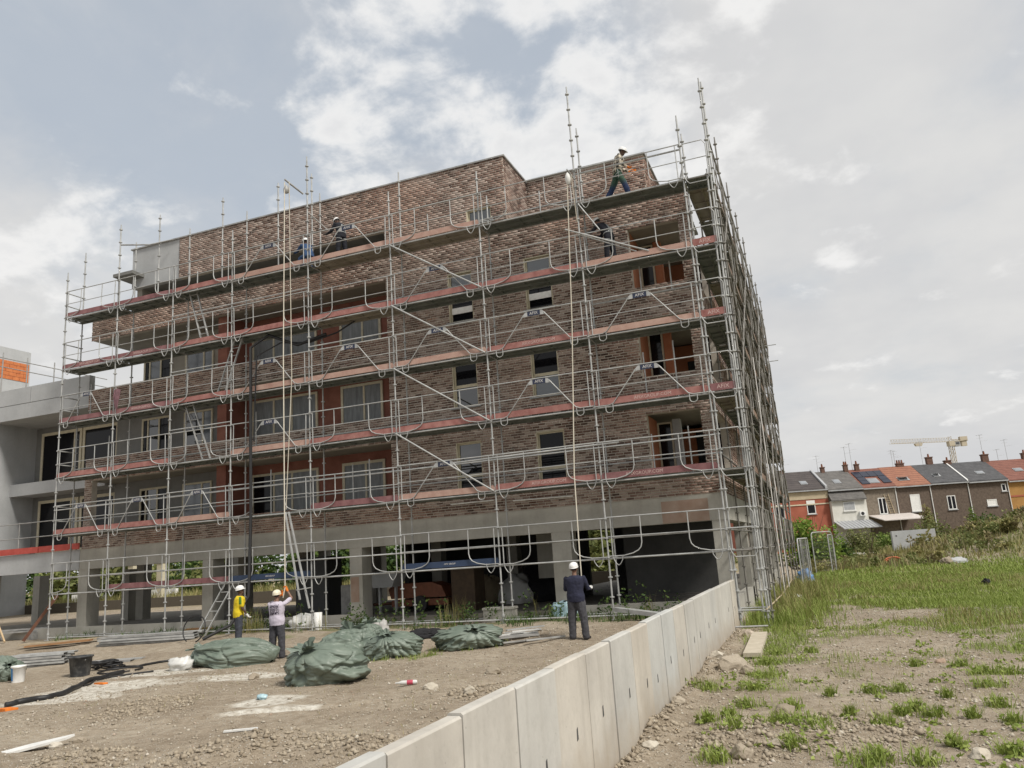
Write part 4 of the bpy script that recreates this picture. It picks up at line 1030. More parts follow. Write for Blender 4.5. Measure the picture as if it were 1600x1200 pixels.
# ================================================================== PEOPLE
SKIN_D = mat_cloth('dark_skin', (.085, .045, .03), .15, 20, .6); SKIN_M = mat_cloth('brown_skin', (.20, .11, .075), .15, 20, .6)
HELM_W = flat('white_helmet', (.78, .78, .77), .35); HELM_C = flat('cream_helmet', (.72, .66, .52), .4)
BOOT = flat('dark_boot', (.03, .022, .018), .7); HARN = flat('harness_webbing', (.40, .42, .42), .8); BLACKC = mat_cloth('black_fabric', (.012, .012, .014))
HAIR = flat('black_hair', (.012, .010, .010), .8)
EYEW = flat('eye', (.5, .5, .48), .3)
def rmesh(mb, vox, smooth=4, noise_amp=0., seed=0):
    """fuse overlapping pieces into one continuous skin"""
    me = bpy.data.meshes.new('tmp'); me.from_pydata([tuple(p) for p in mb.v], [], mb.f)
    bm = bmesh.new(); bm.from_mesh(me); bmesh.ops.recalc_face_normals(bm, faces=bm.faces); bm.to_mesh(me); bm.free()
    o = bpy.data.objects.new('tmp', me); COL.objects.link(o)
    r = o.modifiers.new('r', 'REMESH'); r.mode = 'VOXEL'; r.voxel_size = vox; r.use_smooth_shade = True
    s = o.modifiers.new('s', 'SMOOTH'); s.factor = .5; s.iterations = smooth
    dg = bpy.context.evaluated_depsgraph_get(); res = bpy.data.meshes.new_from_object(o.evaluated_get(dg))
    bpy.data.objects.remove(o); bpy.data.meshes.remove(me)
    if noise_amp:
        n = len(res.vertices); co = np.zeros(n*3); res.vertices.foreach_get('co', co); co = co.reshape(-1, 3)
        no = np.zeros(n*3); res.vertices.foreach_get('normal', no); no = no.reshape(-1, 3)
        w = (fbm(co[:, 0]*1.3+co[:, 1]+seed, co[:, 2]*1.0+co[:, 0]*.4, 7, 3, seed)-.5)+.6*(fbm(co[:, 0]+co[:, 2]*.6+seed, co[:, 2]*2.0-co[:, 1], 13, 2, seed+5)-.5)
        co = co+no*(w*noise_amp)[:, None]; res.vertices.foreach_set('co', co.ravel()); res.update()
    res.polygons.foreach_set('use_smooth', np.ones(len(res.polygons), bool))
    return res
def ball(m, c, r, n=12):
    rx, ry, rz = (r, r, r) if isinstance(r, (int, float)) else r; c = Vector(c); vs = []; k = n//2+1
    for i in range(1, k):
        a = math.pi*i/k
        for j in range(n): b = 2*math.pi*j/n; vs.append((c.x+rx*math.sin(a)*math.cos(b), c.y+ry*math.sin(a)*math.sin(b), c.z+rz*math.cos(a)))
    top = len(vs); vs += [(c.x, c.y, c.z+rz), (c.x, c.y, c.z-rz)]
    fs = [(i*n+j, i*n+(j+1) % n, (i+1)*n+(j+1) % n, (i+1)*n+j) for i in range(k-2) for j in range(n)]
    fs += [(top, j, (j+1) % n) for j in range(n)]+[(top+1, (k-2)*n+(j+1) % n, (k-2)*n+j) for j in range(n)]
    m.add(vs, fs, 0, True)
def limb(m, a, b, ra, rb, n=10):
    m.tube([a, Vector(a).lerp(Vector(b), .5), b], [ra, (ra+rb)/2*1.02, rb], n); ball(m, a, ra, n); ball(m, b, rb, n)
def loft(m, rings, n=16):
    """rings: (centre, right vector*rx, forward vector*ry)"""
    vs = []
    for c, a, b in rings:
        for j in range(n): t = 2*math.pi*j/n; vs.append(Vector(c)+a*math.cos(t)+b*math.sin(t))
    k = len(rings)
    fs = [(i*n+j, i*n+(j+1) % n, (i+1)*n+(j+1) % n, (i+1)*n+j) for i in range(k-1) for j in range(n)]
    m.add(vs, fs+[tuple(range(n-1, -1, -1)), tuple(range((k-1)*n, k*n))], 0, True)
def person(label, loc, face, H, pose, c, group=None):
    """face: heading in radians, 0 = looking along +Y, positive turns towards +X"""
    t = thing('person', label, 'person', loc, -face, group); S = H/1.78; BK = pose.get('bulk', 1.0)
    rx = Vector((1, 0, 0))
    def dirv(flex, abd, s): f, a = rad(flex), rad(abd); return Vector((s*math.sin(a), math.sin(f)*math.cos(a), -math.cos(f)*math.cos(a)))
    J = {}; pel = Vector((0, 0, 0)); lean = rad(pose.get('lean', 3)); bend = rad(pose.get('bend', 2))
    u1 = Vector((0, math.sin(lean), math.cos(lean))); f1 = Vector((0, math.cos(lean), -math.sin(lean)))
    u2 = Vector((0, math.sin(lean+bend), math.cos(lean+bend))); f2 = Vector((0, math.cos(lean+bend), -math.sin(lean+bend)))
    F1, F2 = f1, f2
    waist = pel+u1*.18*S; chest = waist+u2*.20*S; neck = chest+u2*.15*S
    hp = rad(pose.get('head', 0)); hy = rad(pose.get('turn', 0))
    hu = Vector((0, math.sin(lean*.4+bend*.5+hp), math.cos(lean*.4+bend*.5+hp)))
    hf = Vector((math.sin(hy), math.cos(hy), 0)); hf = (hf-hu*hf.dot(hu)).normalized(); hr = hf.cross(hu).normalized()
    head = neck+hu*.138*S+hf*.03*S
    for s, k in ((-1, 'l'), (1, 'r')):
        fl, kn, ab = pose['leg'+k]; hip = pel+Vector((s*.092*S, 0, -.03*S)); d = dirv(fl, ab, s); knee = hip+d*.43*S; d2 = dirv(fl-kn, ab*.4, s); ank = knee+d2*.41*S
        J['hip'+k], J['knee'+k], J['ank'+k] = hip, knee, ank; fa = rad(pose.get('toe', 8))*s; fd = Vector((math.sin(fa), math.cos(fa), -.10)).normalized(); J['toe'+k] = ank+fd*.17*S+Vector((0, 0, -.045*S))
        ar = pose['arm'+k]; sh = chest+u2*.085*S+rx*(s*.185*S*BK); d = dirv(ar[0], ar[1], s); el = sh+d*.285*S
        d2 = dirv(ar[0]+ar[2], ar[1]*.3, s)+Vector((-s*ar[3], 0, 0)); d2.normalize(); wr = el+d2*.255*S
        J['sh'+k], J['el'+k], J['wr'+k], J['fd'+k] = sh, el, wr, d2
    dz = -min(J['ankl'].z, J['ankr'].z)+.085*S; up = Vector((0, 0, dz))
    for k in J:
        if not k.startswith('fd'): J[k] = J[k]+up
    pel, waist, chest, neck, head = [p+up for p in (pel, waist, chest, neck, head)]
    # ---- body, one surface
    b = MB()
    def torso(m, e, lo=-.09, hi=1):
        rx = Vector((BK, 0, 0)); f1 = F1*BK; f2 = F2*BK
        loft(m, [(pel+u1*(-.05 if e < .015 else lo)*S, rx*(.152+e)*S, f1*(.100+e)*S), (pel+u1*.04*S, rx*(.163+e)*S, f1*(.112+e)*S), (waist, rx*(.140+e)*S, f1*(.100+e)*S), (chest, rx*(.165+e)*S, f2*(.118+e)*S), (chest+u2*.075*S, rx*(.172+e)*S, f2*(.105+e)*S), (chest+u2*.12*S, rx*(.118+e)*S, f2*(.08+e)*S), (neck+u2*.0*S, rx*(.062+e)*S, f2*(.058+e)*S)])
    torso(b, -.016)
    limb(b, neck-u2*.02*S, head-hu*.06*S, .057*S, .052*S)
    ball(b, head+hu*.035*S, (.078*S, .094*S, .098*S), 14); ball(b, head-hu*.055*S+hf*.028*S, (.058*S, .062*S, .062*S), 12)
    ball(b, head-hu*.005*S+hf*.098*S, (.014*S, .020*S, .024*S), 8); ball(b, head-hu*.06*S+hf*.088*S, (.026*S, .010*S, .010*S), 8)
    for s in (-1, 1): ball(b, head+hr*(s*.080*S)-hu*.0*S-hf*.005*S, (.014*S, .022*S, .034*S), 8)
    HANDP = {}
    for s, k in ((-1, 'l'), (1, 'r')):
        limb(b, J['hip'+k], J['knee'+k], .066*S, .050*S); limb(b, J['knee'+k], J['ank'+k], .052*S, .036*S); limb(b, J['ank'+k]+Vector((0, -.02*S, -.03*S)), J['toe'+k], .036*S, .026*S)
        limb(b, J['sh'+k], J['el'+k], .050*S, .038*S); limb(b, J['el'+k], J['wr'+k], .038*S, .026*S)
        d = J['fd'+k]; a = rx if abs(d.x) < .8 else Vector((0, 1, 0)); w = (a-d*a.dot(d)).normalized(); nrm = d.cross(w)*(1)
        palm = J['wr'+k]+d*.085*S
        loft(b, [(J['wr'+k], w*.026*S, nrm*.018*S), (J['wr'+k]+d*.05*S, w*.040*S, nrm*.017*S), (palm, w*.042*S, nrm*.014*S)], 10)
        cur = pose.get('grip', 1.)
        for i, (o, ln) in enumerate(((-.032, .062), (-.011, .074), (.011, .070), (.032, .052))):
            p0 = J['wr'+k]+d*.075*S+w*o*S; p1 = p0+d*ln*.55*S+nrm*(-.018*cur)*S; p2 = p1+(d*(.5-.45*cur)-nrm*(.3+.5*cur)).normalized()*ln*.55*S
            b.tube([p0, p1, p2], [.0105*S, .0098*S, .0085*S], 6); ball(b, p2, .0085*S, 6); ball(b, p1, .0098*S, 6)
        p0 = J['wr'+k]+d*.03*S-w*(s*.028*S); p1 = p0+(d*.6-w*s*.7).normalized()*.042*S; p2 = p1+(d*.8-nrm*.5).normalized()*.032*S
        b.tube([p0, p1, p2], [.0135*S, .012*S, .0095*S], 6); ball(b, p2, .0095*S, 6)
        HANDP[k] = J['wr'+k]+d*.10*S-nrm*.025*S
        J['w'+k], J['n'+k] = w, nrm
    me = rmesh(b, .0095, 2); me.materials.append(c['skin']); link('body', me, t)
    for s in (-1, 1):
        q = MB(); ball(q, head+hf*.090*S+hr*(s*.030*S)+hu*.018*S, (.012*S, .010*S, .008*S), 8); q.build('eye', EYEW, t)
    q = MB(); ball(q, head+hu*.045*S-hf*.012*S, (.084*S, .092*S, .092*S), 12); link('hair', rmesh(q, .016, 2), t).data.materials.append(HAIR)
    # ---- clothes
    m = MB(); torso(m, .030, -.10)
    long_ = c.get('sleeve', 'long') == 'long'
    for k in 'lr':
        limb(m, J['sh'+k], J['el'+k] if long_ else J['sh'+k].lerp(J['el'+k], .72), .061*S, .055*S if long_ else .064*S)
        if long_: limb(m, J['el'+k], J['el'+k].lerp(J['wr'+k], .95), .055*S, .042*S)
    sh = rmesh(m, .015, 3, .017, 3); sh.materials.append(c['shirt']); so_ = link(c.get('top', 'shirt'), sh, t)
    m = MB()
    loft(m, [(pel+u1*.0-Vector((0, 0, .085*S)), rx*.160*S*BK, Vector((0, 1, 0))*.115*S*BK), (pel+u1*.02*S, rx*.172*S*BK, f1*.122*S*BK), (pel+u1*.11*S, rx*.150*S*BK, f1*.108*S*BK)])
    for k in 'lr':
        limb(m, J['hip'+k], J['knee'+k], .106*S*BK, .084*S*BK); limb(m, J['knee'+k], J['ank'+k]+(J['ank'+k]-J['knee'+k]).normalized()*.02*S, .084*S*BK, .076*S*BK)
    tr = rmesh(m, .015, 3, .022, 9); tr.materials.append(c['trousers']); link('trousers', tr, t)
    for s, k in ((-1, 'l'), (1, 'r')):
        m = MB(); an = J['ank'+k]; fd = (J['toe'+k]-an); fd.z = 0; fd.normalize()
        limb(m, an+Vector((0, 0, .02*S)), an-Vector((0, 0, .035*S))-fd*.02*S, .052*S, .050*S); limb(m, an-Vector((0, 0, .045*S)), J['toe'+k]+fd*.015*S, .045*S, .040*S)
        bt = rmesh(m, .014, 2); bt.materials.append(BOOT); link('boot', bt, t)
        if c.get('gloves'):
            m = MB(); d = J['fd'+k]; w = J['w'+k]; nr = J['n'+k]
            limb(m, J['wr'+k]-d*.02*S, J['wr'+k]+d*.03*S, .036*S, .036*S); loft(m, [(J['wr'+k]+d*.02*S, w*.044*S, nr*.027*S), (J['wr'+k]+d*.09*S, w*.052*S, nr*.024*S)], 10)
            for o, ln in ((-.034, .06), (-.012, .072), (.012, .068), (.034, .05)):
                p0 = J['wr'+k]+d*.08*S+w*o*S; p1 = p0+d*ln*.55*S-nr*.018*S; p2 = p1+(d*.1-nr*.8).normalized()*ln*.55*S
                m.tube([p0, p1, p2], .0145*S, 6); ball(m, p2, .0145*S, 6)
            gm_ = rmesh(m, .011, 1); gm_.materials.append(c['gloves']); link('glove', gm_, t)
    # helmet: shell, brim, peak
    hb = MB(); R0 = .118*S; ctr = head+hu*.055*S
    def hp_(r, z, th): return ctr+hr*(r*.92*math.cos(th))+hf*(r*1.10*math.sin(th))+hu*z
    prof = [(R0*1.0, .0), (R0*1.0, .028*S), (R0*.96, .055*S), (R0*.82, .085*S), (R0*.58, .108*S), (R0*.28, .120*S), (.002, .123*S)]
    n = 20; vs = [hp_(r, z, 2*math.pi*j/n) for r, z in prof for j in range(n)]
    hb.add(vs, [(i*n+j, i*n+(j+1) % n, (i+1)*n+(j+1) % n, (i+1)*n+j) for i in range(len(prof)-1) for j in range(n)], 0, True)
    hm = hb.build('helmet', c['helmet'], t)
    m = MB(); vs = []
    for rr, zz__ in ((R0*.99, .006*S), (R0*1.05, -.004*S), (R0*1.05, -.010*S), (R0*.97, -.004*S)):
        for j in range(n):
            th = 2*math.pi*j/n; pk = max(0, math.sin(th))**4*.042*S if rr > R0 else 0
            vs.append(hp_(rr+pk, zz__-pk*.15, th))
    m.add(vs, [(i*n+j, i*n+(j+1) % n, ((i+1) % 4)*n+(j+1) % n, ((i+1) % 4)*n+j) for i in range(4) for j in range(n)], 0, True)
    m.build('brim', c['helmet'], hm)
    if c.get('harness'):
        m = MB()
        for k in 'lr':
            h, kn = J['hip'+k], J['knee'+k]; d = (kn-h).normalized(); a = d.orthogonal().normalized(); q = d.cross(a); ct = h+d*.10*S
            m.tube([ct+(a*math.cos(x)+q*math.sin(x))*.104*S for x in np.linspace(0, 2*math.pi, 17)], .011*S, 5, cap=False)
        for zc in (.10,):
            m.tube([pel+u1*zc*S+rx*(.178*S*math.cos(x))+f1*(.138*S*math.sin(x)) for x in np.linspace(0, 2*math.pi, 21)], .013*S, 5, cap=False)
        for s in (-1, 1): m.tube([chest+u2*.12*S+rx*s*.10*S-f2*.06*S, chest-f2*.145*S+rx*s*.02*S, waist-f1*.13*S+rx*s*.08*S, pel+u1*.09*S+rx*s*.14*S-f1*.09*S], .011*S, 5)
        m.tube([pel+u1*.08*S+rx*.17*S, pel+rx*.23*S-u1*.08*S+f1*.05*S, pel+rx*.20*S-u1*.28*S+f1*.08*S, pel+rx*.16*S-u1*.12*S+f1*.12*S], .009*S, 5)
        m.build('harness', HARN, t)
    cz, sz = math.cos(-face), math.sin(-face)
    def wp(p): return Vector((loc[0]+cz*p.x-sz*p.y, loc[1]+sz*p.x+cz*p.y, loc[2]+p.z))
    return t, {k: wp(v) for k, v in HANDP.items()}, so_, dict(chest=chest, waist=waist, u=u2, f=f2, S=S, J=J, wp=wp, pel=pel, rx=rx, head=head)
def mat_plaid():
    t = NT('checked_cotton'); p = t.coord(); s = t.n('ShaderNodeSeparateXYZ'); t.l(p, s.inputs[0])
    def stripe(o, k): return t.math('GREATER_THAN', t.math('FRACT', t.math('MULTIPLY', o, k)), .52)
    a = stripe(t.math('ADD', s.outputs[0], s.outputs[1]), 8.5); b = stripe(s.outputs[2], 8.5)
    f = t.math('MULTIPLY', t.math('ADD', a, b), .5)
    return t.fin(t.ramp(f, [(.1, (.62, .56, .46)), (.5, (.30, .27, .22)), (.95, (.03, .028, .026))], 'CONSTANT'), .9)
def mat_two(name, c0, c1, z, soft=.10):
    t = NT(name); p = t.coord(); s = t.n('ShaderNodeSeparateXYZ'); t.l(p, s.inputs[0])
    f = t.math('ADD', s.outputs[2], t.math('MULTIPLY', t.noise(p, 7, 3), .08))
    return t.fin(t.ramp(f, [(max(0, z-soft), c1), (z+soft, c0)]), .9)
def mat_striped():
    t = NT('yellow_jersey'); p = t.coord(); s = t.n('ShaderNodeSeparateXYZ'); t.l(p, s.inputs[0])
    a = t.math('LESS_THAN', t.math('ABSOLUTE', t.math('ADD', s.outputs[1], .0)), .028); b = t.math('GREATER_THAN', s.outputs[2], 1.13)
    sd_ = t.math('GREATER_THAN', t.math('ABSOLUTE', s.outputs[0]), .13)
    f = t.math('MULTIPLY', t.math('MULTIPLY', a, b), sd_)
    return t.fin(t.mix(f, (.66, .50, .015), (.09, .22, .03)), .85)
CHAR = mat_cloth('charcoal_trousers', (.050, .050, .058)); NAVYC = mat_cloth('navy_fabric', (.016, .018, .040)); DNAVY = mat_cloth('dark_work_jacket', (.008, .0095, .016))
BLUEW = mat_cloth('blue_workwear', (.03, .07, .16)); LAV = mat_cloth('lavender_cotton', (.50, .46, .54), .12); SLATE = mat_cloth('slate_trousers', (.045, .050, .065))
ORG = mat_cloth('orange_glove', (.62, .17, .02)); WGL = mat_cloth('white_glove', (.6, .6, .58)); BKGL = mat_cloth('black_glove', (.02, .02, .022))
# on the ground
g5 = ground_at(905, 999)
_, H5, _, _ = person('man in navy jumper and white helmet, back turned, beside the pale wall', (g5.x, g5.y, hg(g5.x, g5.y)), rad(-4), 1.70,
    dict(lean=1, bend=2, head=-14, turn=4, legl=(2, 4, 5), legr=(-1, 3, 9), arml=(24, 10, 74, .35), armr=(18, 16, 70, .10), toe=14, bulk=1.17), dict(skin=SKIN_M, shirt=NAVYC, trousers=CHAR, helmet=HELM_W, top='jumper', gloves=WGL))
g6 = ground_at(433, 1029)
_, H6, _, K6 = person('man in lavender shirt and cream helmet pulling the hoist rope with a raised arm', (g6.x, g6.y, hg(g6.x, g6.y)), rad(-6), 1.62,
    dict(lean=0, bend=-2, head=-6, turn=-6, legl=(1, 3, 5), legr=(2, 4, 5), arml=(96, 8, 50, .55), armr=(118, 18, 58, .75), toe=12, bulk=1.2), dict(skin=SKIN_M, shirt=LAV, trousers=CHAR, helmet=HELM_C, sleeve='short', gloves=ORG))
g7 = ground_at(372, 1012)
person('man in yellow and green jersey and white helmet standing behind a green sack', (g7.x, g7.y, hg(g7.x, g7.y)), rad(38), 1.62,
    dict(lean=3, bend=4, head=-16, turn=0, legl=(4, 6, 4), legr=(0, 4, 5), arml=(6, 8, 36, .15), armr=(2, 8, 34, .1), bulk=1.12), dict(skin=SKIN_D, shirt=mat_striped(), trousers=SLATE, helmet=HELM_W, sleeve='short', gloves=WGL, top='jersey'))
# on the scaffold
D5 = LZ[5]+.016; D4 = LZ[4]+.016
_, HW, _, KW = person('man in checked shirt and green trousers walking along the top scaffold deck', (-1.88, .36, D5), rad(82), 1.66,
    dict(lean=9, bend=8, head=14, turn=-8, legl=(-24, 6, 2), legr=(24, 8, 2), arml=(8, 6, 48, .2), armr=(2, 8, 52, .2), bulk=1.1), dict(skin=SKIN_D, shirt=mat_plaid(), trousers=mat_two('green_to_blue_trousers', (.035, .075, .05), (.015, .03, .085), .46), helmet=HELM_W, gloves=ORG, harness=True))
person('man in dark jacket bending forward on the deck below the walker', (-2.30, .36, D4), rad(-74), 1.72,
    dict(lean=14, bend=24, head=12, turn=10, legl=(8, 8, 4), legr=(-3, 5, 4), arml=(54, 8, 42, .2), armr=(40, 8, 58, .1)), dict(skin=SKIN_M, shirt=DNAVY, trousers=DNAVY, helmet=HELM_W, top='jacket', gloves=BKGL, harness=True))
person('man in dark work clothes and harness standing on the top deck at left', (-11.25, .42, D5), rad(-70), 1.68,
    dict(lean=7, bend=12, head=24, turn=0, legl=(6, 8, 4), legr=(-4, 6, 4), arml=(30, 10, 58, .1), armr=(34, 8, 60, .2)), dict(skin=SKIN_D, shirt=DNAVY, trousers=DNAVY, helmet=HELM_W, top='jacket', gloves=BKGL, harness=True))
person('man in blue overalls crouching low behind the rails of the top deck', (-12.55, .45, D5), rad(-60), 1.66,
    dict(lean=18, bend=14, head=-6, turn=0, legl=(92, 128, 8), legr=(58, 120, 8), arml=(64, 8, 30, .1), armr=(50, 8, 36, .1)), dict(skin=SKIN_D, shirt=BLUEW, trousers=BLUEW, helmet=HELM_W, top='jacket', gloves=BKGL))
# printed back of the lavender shirt: dark block broken by letter-like gaps
tt = [o for o in bpy.data.objects if o.name.startswith('person') and 'lavender' in o.get('label', '')][0]
sho = [c for c in tt.children if c.name.startswith('shirt')][0]
bv = BVHTree.FromPolygons([v.co.copy() for v in sho.data.vertices], [tuple(p.vertices) for p in sho.data.polygons])
m = MB(); rp = random.Random(8); S6 = K6['S']; zc = K6['chest'].z
nx_, nz_ = 30, 18
def back(ix, iz):
    x = (-.135+.27*ix/nx_)*S6; z = zc+(-.20+.26*iz/nz_+.02*ix/nx_)*S6
    h = bv.ray_cast(Vector((x, -1, z)), Vector((0, 1, 0)))[0]
    return (h.x, h.y-.004, h.z) if h is not None else None
for ix in range(nx_):
    for iz in range(nz_):
        edge = iz < 2 or iz > nz_-3 or ix < 2 or ix > nx_-4
        q = rp.random() < (.35 if iz in (5, 6, 12) or ix % 5 == 2 else .86)
        if 6 < iz < 12 and ix % 5 in (0, 1): q = rp.random() < .3
        if edge and rp.random() < .35: q = False
        if q:
            c4 = [back(ix, iz), back(ix+1, iz), back(ix+1, iz+1), back(ix, iz+1)]
            if all(c4): m.add(c4, [(0, 1, 2, 3)])
link('back_print', m.mesh('back_print', flat('dark_print', (.03, .022, .045), .85)), sho)

# ropes and cables
hr6 = H6['r']
m = MB(); top = Vector((-12.72, -.62, 14.60)); m.tube([top, top.lerp(hr6, .5)+Vector((-.05, 0, 0)), hr6, hr6+Vector((-.05, -.02, -.25))], .016, 6)
m.tube([top+Vector((.16, .02, 0)), (-12.58, -.5, 8), (-12.86, -.45, 3.9)], .014, 6)
m.solo('hoist_rope', ROPE, 'pale rope pair hanging from the hoist arm to the man in the lavender shirt', 'rope')
m = MB(); m.lathe([(.03, 0), (.08, .03), (.09, .16), (.05, .26), (.02, .30)], (top.x+.06, top.y, top.z-.42), 10); m.solo('pulley_block', GALV_D, 'small pulley block under the left hoist arm at the roof line', 'pulley')
hr5 = (H5['l']+H5['r'])/2
m = MB(); tp = Vector((-3.12, -.62, 12.45)); m.tube([tp, (-3.28, -.85, 8), (-3.46, -1.2, 4), (hr5.x, hr5.y+.05, 1.9), hr5+Vector((0, .04, .0)), hr5+Vector((-.02, .05, -.2))], .017, 6); m.tube([tp+Vector((.12, 0, 0)), (-3.0, -.4, 11.1)], .013, 6)
m.solo('hoist_rope', ROPE, 'single pale rope dropping down the whole facade to the man in the navy jumper', 'rope')
m = MB(); m.lathe([(.015, -.19), (.06, -.14), (.085, -.02), (.07, .08), (.03, .16), (.012, .18)], (-3.10, -.63, 12.36), 12); m.solo('pulley_bag', TARPW, 'whitish pulley guard hanging beside the tall pole near the walker', 'pulley')
m = MB(); m.tube([(-12.0, .55, 9.55), (-13.0, .4, 9.3), (-14.0, .2, 9.75), (-14.4, -.2, 9.3), (-14.42, -.16, 6), (-14.4, -.16, 4), (-14.45, -.18, 1.4), (-14.7, -.7, .6), (-15.2, -1.3, hg(-15.2, -1.3)+.04)], .05, 9)
m.tube([(-10.9, .7, 9.9), (-11.6, .6, 9.55), (-12.6, .5, 9.35), (-13.6, .3, 9.45), (-14.25, -.1, 9.0), (-14.33, -.12, 6.2)], .026, 7)
m.solo('black_hose', BLACKR, 'thick black hose hanging down the scaffold from the third floor to the ground', 'hose')
m = MB(); pv = [(-20.83+.12*math.sin(k*1.3), -.08-.03*math.cos(k), 7.85-.27*k) for k in range(7)]; 
ms = MB()
for k in range(5): ms.tube([(-20.40+.055*k, -.05, 8.74+.02*math.sin(k)), (-20.39+.05*k, -.09+.02*math.sin(k*2), 8.5), (-20.36+.03*k, -.08, 8.25), (-20.33+.02*k, -.08, 8.08-.05*(k % 3))], [.03, .036, .03, .012], 6)
ms.solo('red_rag', mat_cloth('dusty_red_cloth', (.17, .09, .105)), 'dusty red cloth draped over the scaffold rail in front of the third brick parapet', 'cloth')
# tools in hands
tt = HW['l'].lerp(HW['r'], .5); m = MB(); m.tube([tt+Vector((.0, 0, .0)), tt+Vector((.12, -.03, -.05))], .018); m.box(tt.x+.08, tt.y-.05, tt.z-.10, tt.x+.14, tt.y, tt.z-.03); m.solo('hand_tool', ORG, 'small orange hand tool held by the walking man', 'tool')
m = MB(); q = H6['l']; m.tube([q, q+Vector((.03, 0, -.1))], .03); m.solo('rope_grip', ORG, 'orange rope grip in the gloves of the man in lavender', 'tool')

# ================================================================== GREEN SACKS
def sack(px, py, length, width, height, axis_ang, label, tie=(-1.6, 45), seed=0, neck=.5, n=168, k=120):
    """tarp bundle gathered into a tied, flared neck; sharp folds radiate from the tie. tie = (heading, tilt from vertical in degrees)"""
    p = ground_at(px, py)
    T, U = np.meshgrid(np.linspace(0, 2*np.pi, n, endpoint=False), np.linspace(0, 1, k))
    bf = .86; ub = np.clip(U/bf, 0, 1); un = np.clip((U-bf)/(1-bf), 0, 1)
    ang = ub*np.pi*.975; rad_ = np.sin(ang)**.85; zz = -np.cos(ang)
    cx, sx = np.cos(T), np.sin(T)
    warp = (fbm(cx*1.2+seed*3.1, sx*1.2+U*1.6, 1.3, 3, seed)-.5)*3.2+U*.8
    gate = sst(.34, .62, fbm(cx*1.1+seed*2.3, sx*1.1-U*.4, 1.2, 2, seed+40))
    def crease(f, w): return (1-np.abs(np.sin(f*.5*(T+warp*w)))**.55)*(.25+.95*gate)
    near = sst(.18, .95, ub)
    R = rad_*(1-crease(8, .9)*.17*(.22+.78*near)-crease(15, .6)*.07*near)
    q1 = fbm(cx*1.5+seed*7, sx*1.5+zz*1.5, 1.0, 3, seed+3); R = R*(1+(q1-.5)*.5)
    q2 = fbm(cx*1.6+seed+U*.5, sx*1.6+U*.9, 1.25, 2, seed+8); R = R-rad_*.11*np.exp(-((q2-.5)/.045)**2)
    q3 = fbm(sx*rad_*1.5-seed, zz*1.4-cx*rad_*.9, 1.0, 2, seed+18); R = R-rad_*.07*np.exp(-((q3-.48)/.03)**2)
    q4 = fbm(cx*rad_*2.3+seed*1.7, sx*rad_*2.3+zz*2.1, 1.5, 3, seed+28); R = R+rad_*(.03-.26*np.abs(q4-.5))
    R = np.where(un > 0, .085+un*.40*(1+.40*np.sin(5*T+seed)+.18*np.sin(13*T))*neck, np.maximum(R, .08)); zz = np.where(un > 0, 1.0+un*.36*neck*(1+.5*np.sin(3*T+seed*2)+.2*np.sin(11*T)), zz)
    x, y, z = R*cx, R*sx, zz
    h, tl = tie; tl = math.radians(tl)
    # tilt the gathered axis towards heading h
    ax = x*math.cos(h)+y*math.sin(h); ay = -x*math.sin(h)+y*math.cos(h)
    bx = ax*math.cos(tl)+z*math.sin(tl); z = -ax*math.sin(tl)+z*math.cos(tl)
    x = bx*math.cos(h)-ay*math.sin(h); y = bx*math.sin(h)+ay*math.cos(h)
    # axis_ang turns the long side; undo it for the tilt so that the heading stays a world heading
    ca, sa = math.cos(axis_ang), math.sin(axis_ang); u = x*ca+y*sa; v = -x*sa+y*ca
    zl = z; low = sst(-.1, -.95, zl); sc = 1+.16*low
    u = u*length/2*sc; v = v*width/2*sc; z = np.where(zl < -.62, (zl+.62)*.12, zl+.62)/1.62*height
    P = np.stack([u*ca-v*sa, u*sa+v*ca, z], -1).reshape(-1, 3)
    P[:, 2] += hgt(P[:, 0]+p.x, P[:, 1]+p.y)-hg(p.x, p.y)-.01
    I = np.arange(k*n).reshape(k, n); F = np.stack([I[:-1], np.roll(I[:-1], -1, 1), np.roll(I[1:], -1, 1), I[1:]], -1).reshape(-1, 4)
    o = link('debris_sack', np_mesh('debris_sack', P, F, TARP, True)); o.location = (p.x, p.y, hg(p.x, p.y))
    tag(o, label, 'sack', 'green tarp debris sacks'); return o, p
A0 = math.atan2(RH.y, RH.x)
sack(366, 1040, 1.98, 1.05, .60, A0+.1, 'long low green tarp sack lying in front of the man in yellow', (3.3, 62), 1, .35)
sack(508, 1066, 1.52, 1.35, .72, A0, 'biggest green tarp sack in front, its gathered folds facing us', (-1.75, 38), 2, .55)
sack(543, 1030, 1.5, 1.0, .66, A0+.2, 'peaked green tarp sack wedged behind the biggest sack', (1.9, 30), 3, .8)
sack(612, 1027, 1.35, 1.0, .56, A0-.1, 'round green tarp sack with a tied top to the right of the sack heap', (-1.4, 28), 4, .5)
sack(572, 1006, .9, .7, .5, A0+.3, 'small pointed green tarp sack at the back of the heap', (1.2, 15), 5, .9)
sack(733, 1012, 1.75, 1.05, .52, A0+.05, 'flat green tarp sack lying apart in the weeds near the middle', (-.9, 40), 6, .4)
sack(-2, 1062, 1.1, .9, .55, A0, 'green tarp sack cut off by the left edge of the picture', (-.3, 60), 7, .4)

